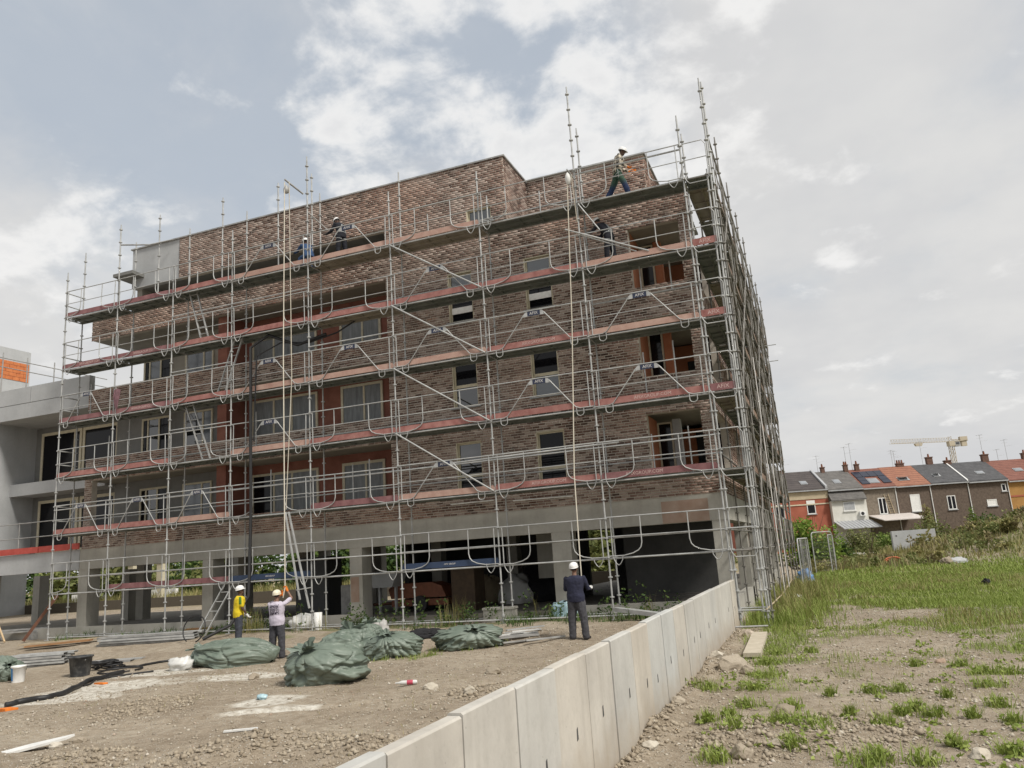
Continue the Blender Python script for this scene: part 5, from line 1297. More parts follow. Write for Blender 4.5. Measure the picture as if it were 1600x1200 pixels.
# ================================================================== CLUTTER
def gz(px, py):
    p = ground_at(px, py); return Vector((p.x, p.y, hg(p.x, p.y)))
def solo(m, name, mat, label, cat, group=None, base=None): return m.solo(name, mat, label, cat, group, base)
def plank_stack(px, py, L, n, rows, ang, label, group, name='deck_plank', jit=.12, w=.30, t=.062):
    p = gz(px, py); r = random.Random(int(px)); d = Vector((math.cos(ang), math.sin(ang), 0)); q = Vector((-d.y, d.x, 0))
    for i in range(rows):
        for j in range(n):
            m = MB(); c = p+q*((j-(n-1)/2)*(w+.03)+r.uniform(-.04, .04))+d*r.uniform(-jit, jit)+Vector((0, 0, .03+i*(t+.008))); dd = (d+q*r.uniform(-.03, .03)).normalized()
            m.bar(c-dd*L/2, c+dd*L/2, w, .012); m.bar(c-dd*L/2+q*(w/2)+Vector((0, 0, -.025)), c+dd*L/2+q*(w/2)+Vector((0, 0, -.025)), .012, .05); m.bar(c-dd*L/2-q*(w/2)+Vector((0, 0, -.025)), c+dd*L/2-q*(w/2)+Vector((0, 0, -.025)), .012, .05)
            solo(m, name, GALV if (i+j) % 3 else GALV_D, ('%s plank of the %s layer, %s' % (('front', 'rear')[j], ('bottom', 'second', 'third', 'fourth', 'fifth')[i] if i < rows-1 or rows == 1 else 'top', label)) if rows > 1 else ('%s %s' % (('nearer', 'farther')[j], label)), 'plank', group)
plank_stack(238, 1003, 3.0, 2, 4, A0-.08, 'long neat stack of steel planks by the kerb', 'stacked steel planks by the kerb')
plank_stack(62, 1040, 1.5, 2, 5, A0+.15, 'messy pile of short planks near the pail', 'piled short steel planks')
plank_stack(172, 1034, 1.4, 2, 1, A0+.1, 'steel plank lying half under the coiled black cable', 'steel planks under the cable')
p = gz(130, 1006); m = MB(); d = RH
m.bar(p-d*2.0+Vector((0, 0, .10)), p+d*1.4+Vector((0, .2, .16)), .32, .03); solo(m, 'timber_board', WOOD, 'long weathered timber board lying beside the steel plank stack', 'board')
m = MB(); m.bar(p-d*1.4+Vector((0, -.45, .06)), p+d*.5+Vector((0, -.3, .12)), .3, .05); solo(m, 'timber_board', speck('brown_board', (.24, .12, .05), (.34, .19, .09), 4), 'orange-brown board under the long weathered one', 'board')
m = MB(); p2 = gz(20, 1001); m.bar(p2-d*1.6+Vector((0, 0, .28)), p2+d*1.5+Vector((0, 0, .30)), .28, .05); m.bar(p2-d*1.6+Vector((0, .1, .36)), p2+d*1.2+Vector((0, .1, .37)), .22, .05); m.box(p2.x-1, p2.y, p2.z, p2.x-.8, p2.y+.2, p2.z+.25); m.box(p2.x+.8, p2.y, p2.z, p2.x+1, p2.y+.2, p2.z+.25); solo(m, 'plank_trestle', GALV_D, 'grey planks laid on blocks at the far left kerb', 'planks')
m = MB(); a = atY(36, 1002, -.2); b = atY(90, 930, .6); m.bar(a, b, .10, .10); solo(m, 'raking_prop', RUST, 'rusty brown raking prop leaning against the left scaffold end', 'prop')
m = MB(); a = atY(0, 985, .2); b = atY(7, 1003, -.3); m.bar(a+Vector((-.3, 0, .5)), b, .05, .05); solo(m, 'timber_stake', WOOD_N, 'pale timber stake leaning at the very left edge', 'stake')
# bucket, pail
p = gz(125, 1056); m = MB(); m.lathe([(.20, 0), (.245, .40), (.27, .41), (.27, .44), (.235, .44), (.19, .03), (.02, .03)], p, 20); o = solo(m, 'builders_bucket', speck('dirty_black_plastic', (.03, .032, .035), (.17, .17, .165), 6, .6, lo=.45, hi=.8), 'big dirty black bucket standing among the planks', 'bucket')
m = MB(); m.tube([p+Vector((.25*math.cos(a), .25*math.sin(a)*.3-.1, .40+.04*math.sin(a)-.05)) for a in np.linspace(0, math.pi, 9)], .008, 5); m.build('handle', GALV_D, None); h = bpy.data.objects[-1] if False else None
hb_ = [o_ for o_ in bpy.data.objects if o_.name == 'handle' and o_.parent is None][0]; hb_.parent = o; hb_.location = -Vector(o.location)
p = gz(28, 1066); t = thing('paint_pail', 'white and blue plastic pail standing on the soil at the left', 'pail', p)
MB().lathe([(.125, 0), (.15, .33), (.16, .335), (.16, .36), (.14, .36), (.118, .02), (.01, .02)], p, 20).build('tub', WHITE, t, world=True)
m = MB(); n_ = 9; vs = []
for z in (.04, .31):
    for j in range(n_): a = rad(165)+rad(105)*j/(n_-1); r_ = .1285+.025*z/.33+.0; vs.append((p.x+r_*math.cos(a), p.y+r_*math.sin(a), p.z+z))
m.add(vs, [(j, j+1, n_+j+1, n_+j) for j in range(n_-1)]); m.build('blue_label', flat('pail_blue', (.03, .20, .48), .5), t, world=True)
MB().tube([p+Vector((.158*math.cos(a), .158*math.sin(a), .30-.10*math.sin(a*1.0) if False else .33)) for a in np.linspace(-2.8, -.3, 10)], .006, 5).build('handle', WHITE, t, world=True)
# coiled cable + hoses on the ground
p = gz(166, 1046); m = MB(); pts = []
for i in range(120):
    a = i*.42; r_ = .30+.10*math.sin(i*.7)+.05*math.sin(i*1.9); pts.append(p+Vector((r_*math.cos(a)*1.2, r_*math.sin(a)*.7, .03+.16*abs(math.sin(i*.13))+.02*math.sin(i))))
m.tube(pts, .018, 5); solo(m, 'cable_coil', BLACKR, 'tangled coil of thin black cable beside the black bucket', 'cable')
def hose(pxs, r, label, name='ground_hose', lift=0.):
    m = MB(); P = [gz(*q)+Vector((0, 0, r+lift)) for q in pxs]; pts = []
    for i in range(len(P)-1):
        for k in range(8):
            q = P[i].lerp(P[i+1], k/8.); q.z = hg(q.x, q.y)+r*.9; pts.append(q+Vector((.02*math.sin(i*8+k), .03*math.sin((i*8+k)*.7), 0)))
    pts.append(P[-1]); m.tube(pts, r, 8); return solo(m, name, BLACKR, label, 'hose')
hose(((8, 1106), (40, 1098), (80, 1092), (105, 1085), (135, 1068), (165, 1060), (192, 1053)), .05, 'thick black hose snaking over the soil from the left edge')
hose(((175, 1044), (215, 1043), (250, 1036), (300, 1028)), .03, 'thinner black hose running behind the sacks to the coil of cable')
hose(((130, 1073), (160, 1062), (200, 1055), (240, 1050)), .02, 'thin black lead lying right of the thick hose')
m = MB(); p = gz(188, 1050); m.tube([p+Vector((.9*math.cos(a)*.5, .5*math.sin(a), .04)) for a in np.linspace(0, 6.0, 20)], .02, 6); solo(m, 'cable_loop', BLACKR, 'open loop of black cable on the soil by the coil', 'cable')
m = MB(); p = gz(303, 1004); m.tube([p+Vector((.40*math.cos(a), .1*math.sin(a), .38+.38*math.sin(a))) for a in np.linspace(-1.2, 4.2, 24)], .018, 6); solo(m, 'cable_loop', BLACKR, 'black cable loop standing upright by the ladder foot', 'cable')
p = gz(312, 990); m = MB(); m.box(p.x-.5, p.y-.15, p.z, p.x+.45, p.y+.15, p.z+.16); m.box(p.x-.46, p.y-.11, p.z+.16, p.x+.41, p.y+.11, p.z+.18); solo(m, 'timber_crate', speck('brown_board', (.24, .12, .05), (.34, .19, .09), 4), 'low brown timber trough beside the ladder foot', 'crate')
# soft white bags
def blob(px, py, sx, sy, sz, mat, label, cat, name, seed, group=None, ang=0., amp=.5):
    p = gz(px, py); n, k = 26, 18; T, U = np.meshgrid(np.linspace(0, 2*np.pi, n, endpoint=False), np.linspace(.02, .98, k))
    r_ = 1+(fbm(np.cos(T)*1.7*np.sin(U*3.14)+seed, np.sin(T)*1.7*np.sin(U*3.14)+np.cos(U*3.14)*1.5, 1.6, 4, seed)-.5)*2*amp
    x = np.cos(T)*np.sin(U*np.pi)**.7*r_*sx/2; y = np.sin(T)*np.sin(U*np.pi)**.7*r_*sy/2; z = np.maximum((-np.cos(U*np.pi)*r_*.6+.45), 0)*sz
    ca, sa = math.cos(ang+A0), math.sin(ang+A0); P = np.stack([x*ca-y*sa, x*sa+y*ca, z], -1).reshape(-1, 3); I = np.arange(n*k).reshape(k, n)
    F = np.stack([I[:-1], np.roll(I[:-1], -1, 1), np.roll(I[1:], -1, 1), I[1:]], -1).reshape(-1, 4)
    o = link(name, np_mesh(name, P, F, mat, True)); o.location = p+Vector((0, 0, -.01)); return tag(o, label, cat, group)
CLEAR = speck('translucent_poly', (.50, .50, .48), (.66, .66, .64), 7, .35)
blob(282, 1047, .5, .36, .28, CLEAR, 'crumpled translucent plastic bag left of the long green sack', 'plastic bag', 'plastic_bag', 3)
blob(474, 984, .7, .5, .45, TARPW, 'bulging white rubble bag on the weeds right of the man in lavender', 'bag', 'rubble_bag', 4, ang=.3)
blob(488, 981, .5, .4, .42, TARPW, 'second white rubble bag leaning on the first one', 'bag', 'rubble_bag', 5)
p = gz(497, 984); m = MB(); m.lathe([(.11, 0), (.13, .5), (.125, .5), (.1, .02)], p, 14); solo(m, 'white_tub', WHITE, 'tall white plastic tub beside the white rubble bags', 'tub')
blob(594, 998, .5, .35, .38, speck('grey_waste', (.30, .29, .28), (.45, .44, .42), 6), 'crumpled grey waste sheet behind the round green sack', 'sheet', 'waste_sheet', 9, amp=.9)
blob(625, 1003, .6, .3, .22, TARPW, 'crumpled white paper sack behind the round green sack', 'paper sack', 'paper_sack', 12, amp=.9)
blob(668, 996, .8, .4, .2, BLACKC, 'crumpled black plastic lying in the weeds', 'plastic', 'black_plastic', 13, amp=.9)
blob(410, 1092, .16, .14, .08, flat('pale_blue_plastic', (.35, .5, .55), .4), 'crushed pale blue cup on the spilt plaster', 'cup', 'crushed_cup', 15, amp=.6)
p = gz(640, 1071); m = MB(); d = RH; q = p+Vector((0, 0, .05)); m.tube([q-d*.24, q-d*.20, q-d*.12, q+d*.10, q+d*.13], [.012, .013, .036, .036, .026], 10); t = solo(m, 'drink_bottle', CLEAR, 'crushed clear plastic bottle with a red label on the soil', 'bottle')
m = MB(); m.tube([q-d*.04, q+d*.06], .038, 10); lb = m.build('label', flat('red_label', (.45, .06, .10), .6), None); lb.parent = t; lb.location = -Vector(t.location)
m = MB(); p = gz(58, 1172); m.prism([(-.42, -.08), (-.1, .05), (.40, .16), (.34, .05), (.0, -.1), (-.3, -.2)], 0, .03, 'z'); o = link('plaster_fragment', m.mesh('plaster_fragment', TARPW)); o.location = p+Vector((0, 0, .05)); o.rotation_euler = (.15, -.1, A0); tag(o, 'long pale fragment of plasterboard in the near left corner', 'fragment')
m = MB(); p = gz(373, 1144); m.bar(p-RH*.2+Vector((0, 0, .02)), p+RH*.2+Vector((0, .08, .02)), .07, .02); solo(m, 'white_strip', TARPW, 'short white strip lying alone on the bare soil', 'strip')
m = MB(); p = gz(10, 1111); m.prism([(-.2, -.06), (.1, -.1), (.22, .05), (-.05, .1)], 0, .05, 'z'); o = link('orange_scrap', m.mesh('orange_scrap', ORG)); o.location = p; tag(o, 'bright orange scrap at the left edge by the hose', 'scrap')
m = MB(); p = gz(157, 1069); m.prism([(-.15, -.03), (.12, -.05), (.16, .04), (-.08, .06)], 0, .03, 'z'); o = link('orange_scrap', m.mesh('orange_scrap', ORG)); o.location = p; tag(o, 'small orange scrap under the thick black hose', 'scrap')
# plaster spills have their own thickness
# steel off-cuts by the flat sack
r = random.Random(4)
for i in range(9):
    p = gz(r.uniform(788, 858), r.uniform(988, 1006)); m = MB(); a = r.uniform(-.3, .5)+A0; d = Vector((math.cos(a), math.sin(a), 0)); L = r.uniform(.4, 1.1)
    m.bar(p-d*L/2+Vector((0, 0, .03+.015*i)), p+d*L/2+Vector((0, 0, .04+.015*i)), r.uniform(.06, .16), .03)
    solo(m, 'steel_offcut', (GALV, GALV_D, TARPW)[i % 3], 'grey metal off-cut in the scatter right of the flat green sack', 'off-cut', 'metal off-cuts on the soil')
m = MB(); a = atY(962, 964, -.3); b = gz(1000, 975); m.bar(Vector((a.x, a.y, hg(a.x, a.y)+.28)), Vector((-1.0, -1.1, hg(-1, -1.1)+.10)), .22, .10); solo(m, 'steel_channel', GALV, 'steel channel sloping from the scaffold foot towards the pale wall', 'channel')
m = MB(); p = atY(856, 962, 1.9); m.box(-7.0, .62, .1, -6.1, .98, .62); m.box(-7.02, .60, .62, -6.08, 1.0, .68); solo(m, 'concrete_block', CONC, 'low concrete block sitting at the slab edge by the middle column', 'block')
blob(886, 966, .8, .3, .4, flat('pale_blue_plastic', (.35, .5, .55), .4), 'pale blue plastic sheet caught in weeds behind the man in the jumper', 'plastic sheet', 'plastic_sheet', 21, amp=.8)
# right-hand field
m = MB(); p = gz(1181, 1013); a = gz(1176, 1030); b = gz(1187, 1000); m.bar(a+Vector((0, 0, .07)), b+Vector((0, .25, .10)), .30, .07); solo(m, 'timber_plank', speck('grey_timber', (.38, .33, .25), (.50, .45, .36), 5, .85), 'short pale timber plank lying in the grass right of the pale wall', 'plank')
m = MB(); a = gz(1137, 989); b = gz(1200, 982); m.tube([a+Vector((0, 0, .12)), b+Vector((0, 0, .06))], .022, 8); solo(m, 'loose_tube', GALV_D, 'loose steel tube lying across the end of the pale wall', 'tube')
def rock(px, py, s, label, seed, mat=None, flatn=.62):
    p = gz(px, py); bm = bmesh.new(); bmesh.ops.create_icosphere(bm, subdivisions=3, radius=1)
    r_ = random.Random(seed); cuts = [(Vector((r_.uniform(-1, 1), r_.uniform(-1, 1), r_.uniform(-.3, 1))).normalized(), r_.uniform(.55, .85)) for _ in range(11)]
    for v in bm.verts:
        for nrm, dd in cuts:
            e = v.co.dot(nrm)-dd
            if e > 0: v.co -= nrm*e
        v.co *= 1+.14*(noise.noise(v.co*2.4+Vector((seed, 0, 0))))
    me = bpy.data.meshes.new('rock'); bm.to_mesh(me); bm.free(); me.materials.append(mat or STONE)
    sc = Vector((s*r_.uniform(.8, 1.25), s*r_.uniform(.8, 1.2), s*flatn)); 
    for v in me.vertices: v.co = Vector((v.co.x*sc.x, v.co.y*sc.y, v.co.z*sc.z+sc.z*.45))
    o = link('rock', me); o.location = p; o.rotation_euler = (0, 0, r_.uniform(0, 6)); tag(o, label, 'rock', 'loose rocks'); return o
for i, (px, py, s, lb) in enumerate(((1226, 1116, .15, 'pale flat rock beside a grass tuft in the right foreground'), (1146, 1045, .26, 'broad low rock between the pale wall and the timber plank'),
        (1170, 1052, .15, 'rounded pale rock right of the broad low rock'), (1530, 1184, .11, 'dark rock near the bottom right corner'), (1160, 1182, .14, 'tan rock among tufts at the bottom, right of the wall'),
        (1172, 995, .20, 'white rock by the foot of the scaffold corner'), (1122, 1028, .15, 'brown rock touching the pale wall at its far half'), (770, 1052, .16, 'pale rock on the soil left of the pale wall'),
        (1215, 1165, .09, 'small pale rock in the lower right soil'), (1470, 1035, .08, 'small stone alone in the right soil'), (89, 1168, .10, 'brown rock above the plasterboard fragment'), (126, 1160, .10, 'grey-brown rock right of the plasterboard fragment'),
        (180, 1102, .06, 'small cream rock below the thick black hose'), (395, 1061, .14, 'pinkish rock between the two nearest sacks'), (675, 1077, .12, 'grey rock right of the crushed bottle'), (735, 1083, .12, 'pale rock in the rubble by the wall'), (1018, 1168, .09, 'small rock at the near foot of the wall'), (1060, 1098, .10, 'reddish stone at the foot of the wall'))):
    rock(px, py, s, lb, i+1)
blob(1259, 911, .75, .5, .5, flat('litter_blue', (.10, .24, .48), .5), 'blue and white plastic litter in the grass by the side scaffold', 'litter', 'plastic_litter', 31, amp=.9)
blob(1246, 942, .35, .25, .25, TARPW, 'small white litter in the grass nearer than the blue litter', 'litter', 'plastic_litter', 32, amp=.9)
blob(1494, 881, 1.2, .6, .3, CONC_L, 'crumpled white sheet lying far out in the right field', 'sheet', 'white_sheet', 33, amp=.9)
blob(1541, 913, .25, .2, .18, BLACKC, 'small black litter in the right-hand grass', 'litter', 'black_litter', 34, amp=.8)
blob(1480, 882, .6, .4, .4, STONE, 'pale rubble lump beside the white sheet in the field', 'rubble', 'rubble_lump', 35, amp=.8)
blob(1345, 871, 3.2, .8, .35, CONC, 'low grey slab half buried in the weeds of the field', 'slab', 'buried_slab', 36, amp=.25)
# orange corrugated ducts bent out of the ground
p = gz(1397, 882); m = MB()
for k, (w, h, o_) in enumerate(((.72, .45, 0), (.6, .38, .1), (.5, .32, -.12))):
    m.tube([p+RH*(o_+w*math.cos(a))+Vector((0, .1*k, h*math.sin(a))) for a in np.linspace(.05, 3.0-.2*k, 16)], .04, 7)
solo(m, 'orange_duct', flat('orange_duct', (.55, .13, .05), .6), 'bent red-orange cable ducts rising out of the weeds', 'ducts')
# concrete panel standing in the weeds
pc = atD(1428, 843, 62); gzp = hg(pc.x, pc.y); t = thing('concrete_barrier', 'grey precast panel standing on edge in the far weeds', 'panel', (pc.x, pc.y, gzp), A0)
m = MB(); m.box(-1.65, -.12, -.3, 1.65, .12, 1.42+(1.15-gzp if False else 0)); m.build('slab', CONC_L, t)
m = MB(); m.box(-1.4, -.126, 1.0, -1.28, -.121, 1.1); m.box(.9, -.126, 1.02, 1.02, -.121, 1.1); m.build('lifting_hole', DARKWALL, t)
# temporary site fence panels
def site_fence(p, ang, L, H, label):
    t = thing('site_fence', label, 'fence', p, ang)
    m = MB(); m.tube([(0, 0, -.1), (0, 0, H-.15), (.05, 0, H-.05), (.15, 0, H), (L-.15, 0, H), (L-.05, 0, H-.05), (L, 0, H-.15), (L, 0, -.1)], .028, 8); m.build('frame', GALV, t)
    m = MB()
    for i in range(1, int(L/.12)): m.tube([(i*.12, 0, .12), (i*.12, 0, H)], .003, 4, cap=False)
    for z in np.arange(.15, H, .26): m.tube([(0, 0, z), (L, 0, z)], .003, 4, cap=False)
    tag(m.build('mesh_infill', GALV_D, t), kind='stuff'); return t
p1 = atD(1275, 890, 46); p1.z = hg(p1.x, p1.y); site_fence(p1, A0+.55, 1.75, 2.3, 'bent steel site fence panel standing in the grass right of the scaffold')
p1 = atD(1299, 879, 47); p1.z = hg(p1.x, p1.y); site_fence(p1, A0+1.05, 1.6, 2.1, 'second steel site fence panel seen edge-on beside the bent one')
for i, (dx, dy) in enumerate(((0, 16), (0, 19.4))):
    p1 = Vector((1.15, 14+i*3.4, 0)); site_fence((p1.x, p1.y, hg(p1.x, p1.y)), rad(86), 3.3, 2.0, ('nearer', 'farther')[i]+' site fence panel running along the side scaffold')

# ---- things stored under the building
FZ = .5
def under(name, mat, label, cat, m): return m.solo(name, mat, label, cat)
ORM = speck('orange_machine_paint', (.14, .045, .02), (.22, .075, .035), 6, .6)
t = thing('mortar_machine', 'orange mortar mixing machine parked in the dark behind the third column', 'machine', (-10.3, 3.4, FZ))
m = MB(); m.prism([(-1.0, .45), (1.0, .45), (.85, .8), (.5, .92), (-.9, .92), (-1.1, .75)], -.4, .4, 'y'); m.build('hood', ORM, t)
m = MB(); m.box(-1.0, -.38, .2, 1.05, .38, .40); m.build('chassis', ORM, t); m = MB(); m.tube([(-1.0, 0, .3), (-1.9, 0, .28)], .05); m.build('drawbar', RUST, t)
for s in (-1, 1):
    m = MB(); m.tube([(.1, s*.46-.07, .26), (.1, s*.46+.07, .26)], .26, 16); m.build('wheel', BLACKR, t)
m = MB(); m.prism([(-.35, 0), (.35, 0), (.55, .45), (-.55, .45)], -.35, .35, 'y'); 
for i, v in enumerate(m.v): m.v[i] = (v[0]-11.3, v[1]+2.8, v[2]+1.35)
for sx in (-.3, .3): m.box(-11.3+sx-.03, 2.75, FZ, -11.3+sx+.03, 2.85, 1.4)
m.solo('hopper', CONC_L, 'pale hopper funnel on legs above the orange machine', 'hopper')
m = MB(); m.box(-8.9, 2.6, FZ, -8.1, 3.4, FZ+1.35); m.box(-8.95, 2.55, FZ+1.35, -8.05, 3.45, FZ+1.42); m.solo('brown_crate', speck('dark_brown_board', (.05, .032, .02), (.09, .06, .035), 4), 'tall brown crate in the dark right of the orange machine', 'crate')
m = MB(); m.box(-15.2, 3.2, FZ, -13.9, 4.1, FZ+2.0); m.box(-15.1, 3.18, FZ+.15, -14.0, 3.2, FZ+.95); m.box(-15.1, 3.18, FZ+1.05, -14.0, 3.2, FZ+1.85); m.solo('site_cabinet', flat('dark_grey_steel', (.045, .05, .052), .5), 'dark grey steel site cabinet behind the two men on the ground', 'cabinet')
m = MB(); m.box(-12.9, 2.5, FZ, -12.4, 3.0, FZ+1.0); 
for k in range(4): m.box(-12.8, 2.48, FZ+.1+k*.22, -12.5, 2.50, FZ+.25+k*.22)
m.solo('louvred_box', GALV_D, 'grey box with louvres in the dark under the slanting ladder rails', 'box')
for i, (x, y, s, lb) in enumerate(((-6.9, 6.2, .7, 'dark heap of sheeting against the wall right of the middle opening'), (-7.8, 5.5, .5, 'pale rubbish heap deep in the dark middle bay'), (-9.3, 6.6, .5, 'small rubbish heap in the dark middle bay'))):
    n, k = 24, 14; T, U = np.meshgrid(np.linspace(0, 6.283, n, endpoint=False), np.linspace(.02, .98, k)); r_ = s*(.7+fbm(np.cos(T)*2+i*3, np.sin(T)*2+U*3, 1.5, 3, i))
    P = np.stack([np.cos(T)*np.sin(U*3.1416)*r_, np.sin(T)*np.sin(U*3.1416)*r_, np.maximum(-np.cos(U*3.1416)*r_*1.1+.5*s, 0)], -1).reshape(-1, 3); I = np.arange(n*k).reshape(k, n)
    o = link('waste_heap', np_mesh('waste_heap', P, np.stack([I[:-1], np.roll(I[:-1], -1, 1), np.roll(I[1:], -1, 1), I[1:]], -1).reshape(-1, 4), BLACKC if i == 0 else TARPW if i == 1 else WOOD, True)); o.location = (x, y, FZ-.02); tag(o, lb, 'heap')
m = MB()
for i in range(4): m.bar((-3.0, 2.2+.15*i, FZ+.04+.05*i), (-.6, 2.3+.15*i, FZ+.05+.05*i), .12, .04)
m.solo('timber_battens', flat('dark_batten', (.06, .055, .05), .8), 'dark battens lying on the slab in front of the dark panel', 'battens')

# ================================================================== PLANTS
LEAF_BB = mat_leaf('sunlit_shrub_green', [(.08, .15, .02), (.17, .27, .035), (.30, .38, .08)])
def leaf_mesh(name, C_, n, size, mats, r, up=.3, fold=True):
    """n small leaf faces about the points C_ (k,3)"""
    idx = r.randint(0, len(C_), n); P = C_[idx]
    a = r.normal(size=(n, 3)); a[:, 2] = a[:, 2]*.6+up; a /= np.linalg.norm(a, axis=1)[:, None]
    b = r.normal(size=(n, 3)); b -= a*np.sum(a*b, 1)[:, None]; b /= np.linalg.norm(b, axis=1)[:, None]
    s = size*r.uniform(.6, 1.35, n)[:, None]
    V = np.stack([P-a*s*.1, P+a*s*.5+b*s*.34, P+a*s*1.1, P+a*s*.5-b*s*.34], 1).reshape(-1, 3)
    F = np.arange(4*n).reshape(n, 4); return np_mesh(name, V, F, mats)
def clump_points(n, rx, ry, rz, r, lumps=9, fill=.5):
    c = r.normal(size=(lumps, 3)); c /= np.linalg.norm(c, axis=1)[:, None]; c *= r.uniform(.35, .8, lumps)[:, None]; c[:, 2] = np.abs(c[:, 2])*.9+.05
    k = r.randint(0, lumps, n); d = r.normal(size=(n, 3)); d /= np.linalg.norm(d, axis=1)[:, None]
    p = c[k]+d*(r.uniform(0, 1, n)**fill*.42)[:, None]; p[:, 2] = np.maximum(p[:, 2], .0)
    return p*np.array([rx, ry, rz])
def shrub(px, py, dist, w, h, mat, label, seed, n=2600, size=.16, group=None, name='shrub', sink=0., dens=9):
    p = atD(px, py, dist); p.z = hg(p.x, p.y)-sink; r = np.random.RandomState(seed); t = thing(name, label, 'shrub', p, 0, group)
    link('foliage', leaf_mesh('foliage', clump_points(n, w/2, w/2, h, r, dens), n, size, mat, r), t)
    m = MB()
    for k in range(6):
        a = k*1.05+seed; m.tube([(0.05*math.cos(a), .05*math.sin(a), -.1), (w*.12*math.cos(a), w*.12*math.sin(a), h*.4), (w*.28*math.cos(a), w*.28*math.sin(a), h*.8)], [.035, .025, .01], 5)
    m.build('stem', BARK, t); return t
shrub(1264, 862, 54, 4.3, 4.2, LEAF_BB, 'big bright green shrub in front of the red house', 1, 5200, .20)
G_ = 'bushes in front of the terrace'
for i, (px, py, d, w, h, mt, lb) in enumerate(((1345, 858, 66, 3.2, 2.4, LEAF_O, 'olive bush with thin twigs below the white house front'), (1384, 838, 72, 4.2, 1.7, LEAF_L, 'low bright green bush left of the standing grey panel'),
        (1462, 832, 66, 4.0, 3.0, LEAF_O, 'olive bush right of the standing grey panel'), (1444, 800, 78, 1.8, 4.2, LEAF_Y, 'thin yellowish sapling in front of the dark brick houses'),
        (1512, 802, 70, 3.0, 2.9, LEAF_D, 'dark green bush at the left end of the mound top'), (1545, 800, 66, 3.0, 2.6, LEAF_D, 'dark green bush on the mound in front of the slate-roofed house'),
        (1572, 800, 62, 2.6, 1.8, LEAF_O, 'olive bush on the mound below the orange wall'), (1524, 790, 72, 1.8, 3.6, LEAF_L, 'tall fan-shaped light green plant on the mound'), (1427, 802, 84, 2.4, 2.6, LEAF_L, 'light green bush below the white shutter'),
        (1594, 802, 58, 2.4, 1.5, LEAF_B, 'brown dry bush at the right edge on the mound'), (1316, 868, 60, 2.2, 1.5, LEAF_D, 'dark low bush left of the standing fence frame'), (1574, 812, 52, .9, .8, LEAF_Y, 'small yellow-green bush on the mound slope'))):
    shrub(px, py, d, w, h, mt, lb, 10+i, 2400, .17, G_)
shrub(1361, 872, 58, 1.6, 2.3, LEAF_O, 'slender young tree with a thin trunk in the middle of the weeds', 60, 900, .13, None, 'young_tree')
# garden seen through the open ground floor, behind the building
for i, (x, y, w, h, mt, lb) in enumerate(((-52, 44, 9, 5.5, LEAF_O, 'bright garden hedge seen under the building at the far left'), (-41, 40, 6, 5, LEAF_D, 'dark garden bush seen through the second open bay'), (-34, 40, 7, 5, LEAF_D, 'dark garden tree seen through the third open bay'),
        (-27, 36, 6, 4.5, LEAF_O, 'light garden bush seen behind the man in yellow'), (-20, 34, 6, 4.5, LEAF_O, 'light garden bush seen behind the man in lavender'), (-10.5, 30, 5, 4.0, LEAF_O, 'light garden bush seen through the slot right of the middle column'), (-60, 48, 9, 6, LEAF_D, 'dark garden trees behind the far left hedge'),
        (-47, 47, 9, 8, LEAF_D, 'tall dark tree behind the second open bay'), (-37.5, 44, 8, 8, LEAF_D, 'tall dark tree behind the third open bay'), (-30, 42, 8, 7.5, LEAF_D, 'tall dark tree behind the ladder'), (-23.5, 40, 7, 7, LEAF_D, 'tall dark tree behind the two men'), (-16.5, 40, 7, 7, LEAF_D, 'tall dark tree behind the site cabinet'), (-13, 33, 5, 6, LEAF_D, 'dark tree behind the orange machine'), (-68, 52, 10, 8, LEAF_D, 'tall dark tree behind the far left hedge'), (-57, 35, 9, 5.5, LEAF_O, 'bright bush left of the first bare column'), (-66, 38, 9, 6, LEAF_O, 'bright bush behind the leftmost bare column'), (-76, 42, 10, 7, LEAF_D, 'dark bush at the far left edge under the grey building'))):
    r = np.random.RandomState(80+i); t = thing('garden_bush', lb, 'shrub', (x, y, hg(x, y)), 0, 'garden bushes behind the building'); link('foliage', leaf_mesh('foliage', clump_points(3600, w/2, w/2, h, r), 3600, .42, mt, r), t)
m = MB(); m.box(-70, 24, 0, -8, 24.3, .95); m.solo('garden_wall', flat('dark_garden_wall', (.10, .085, .065), .9), 'low dark garden wall across the gap behind the open ground floor', 'wall')
m = MB(); m.box(-62, 34, 0, -50, 34.3, 1.4); m.solo('house_wall', WHITE, 'pale house wall glimpsed through the far left bay', 'wall')
for i, x in enumerate((-47, -44.2, -31.5, -22)):
    m = MB(); m.box(x, 26, 0, x+.5, 26.5, 3.4); m.box(x-.06, 25.94, 3.4, x+.56, 26.56, 3.52); m.solo('gate_pillar', CREAM, ('cream gate pillar farthest left behind the open bays', 'second cream gate pillar from the left behind the open bays', 'cream pillar seen beside the second column', 'cream pillar seen just left of the men on the ground')[i], 'pillar')

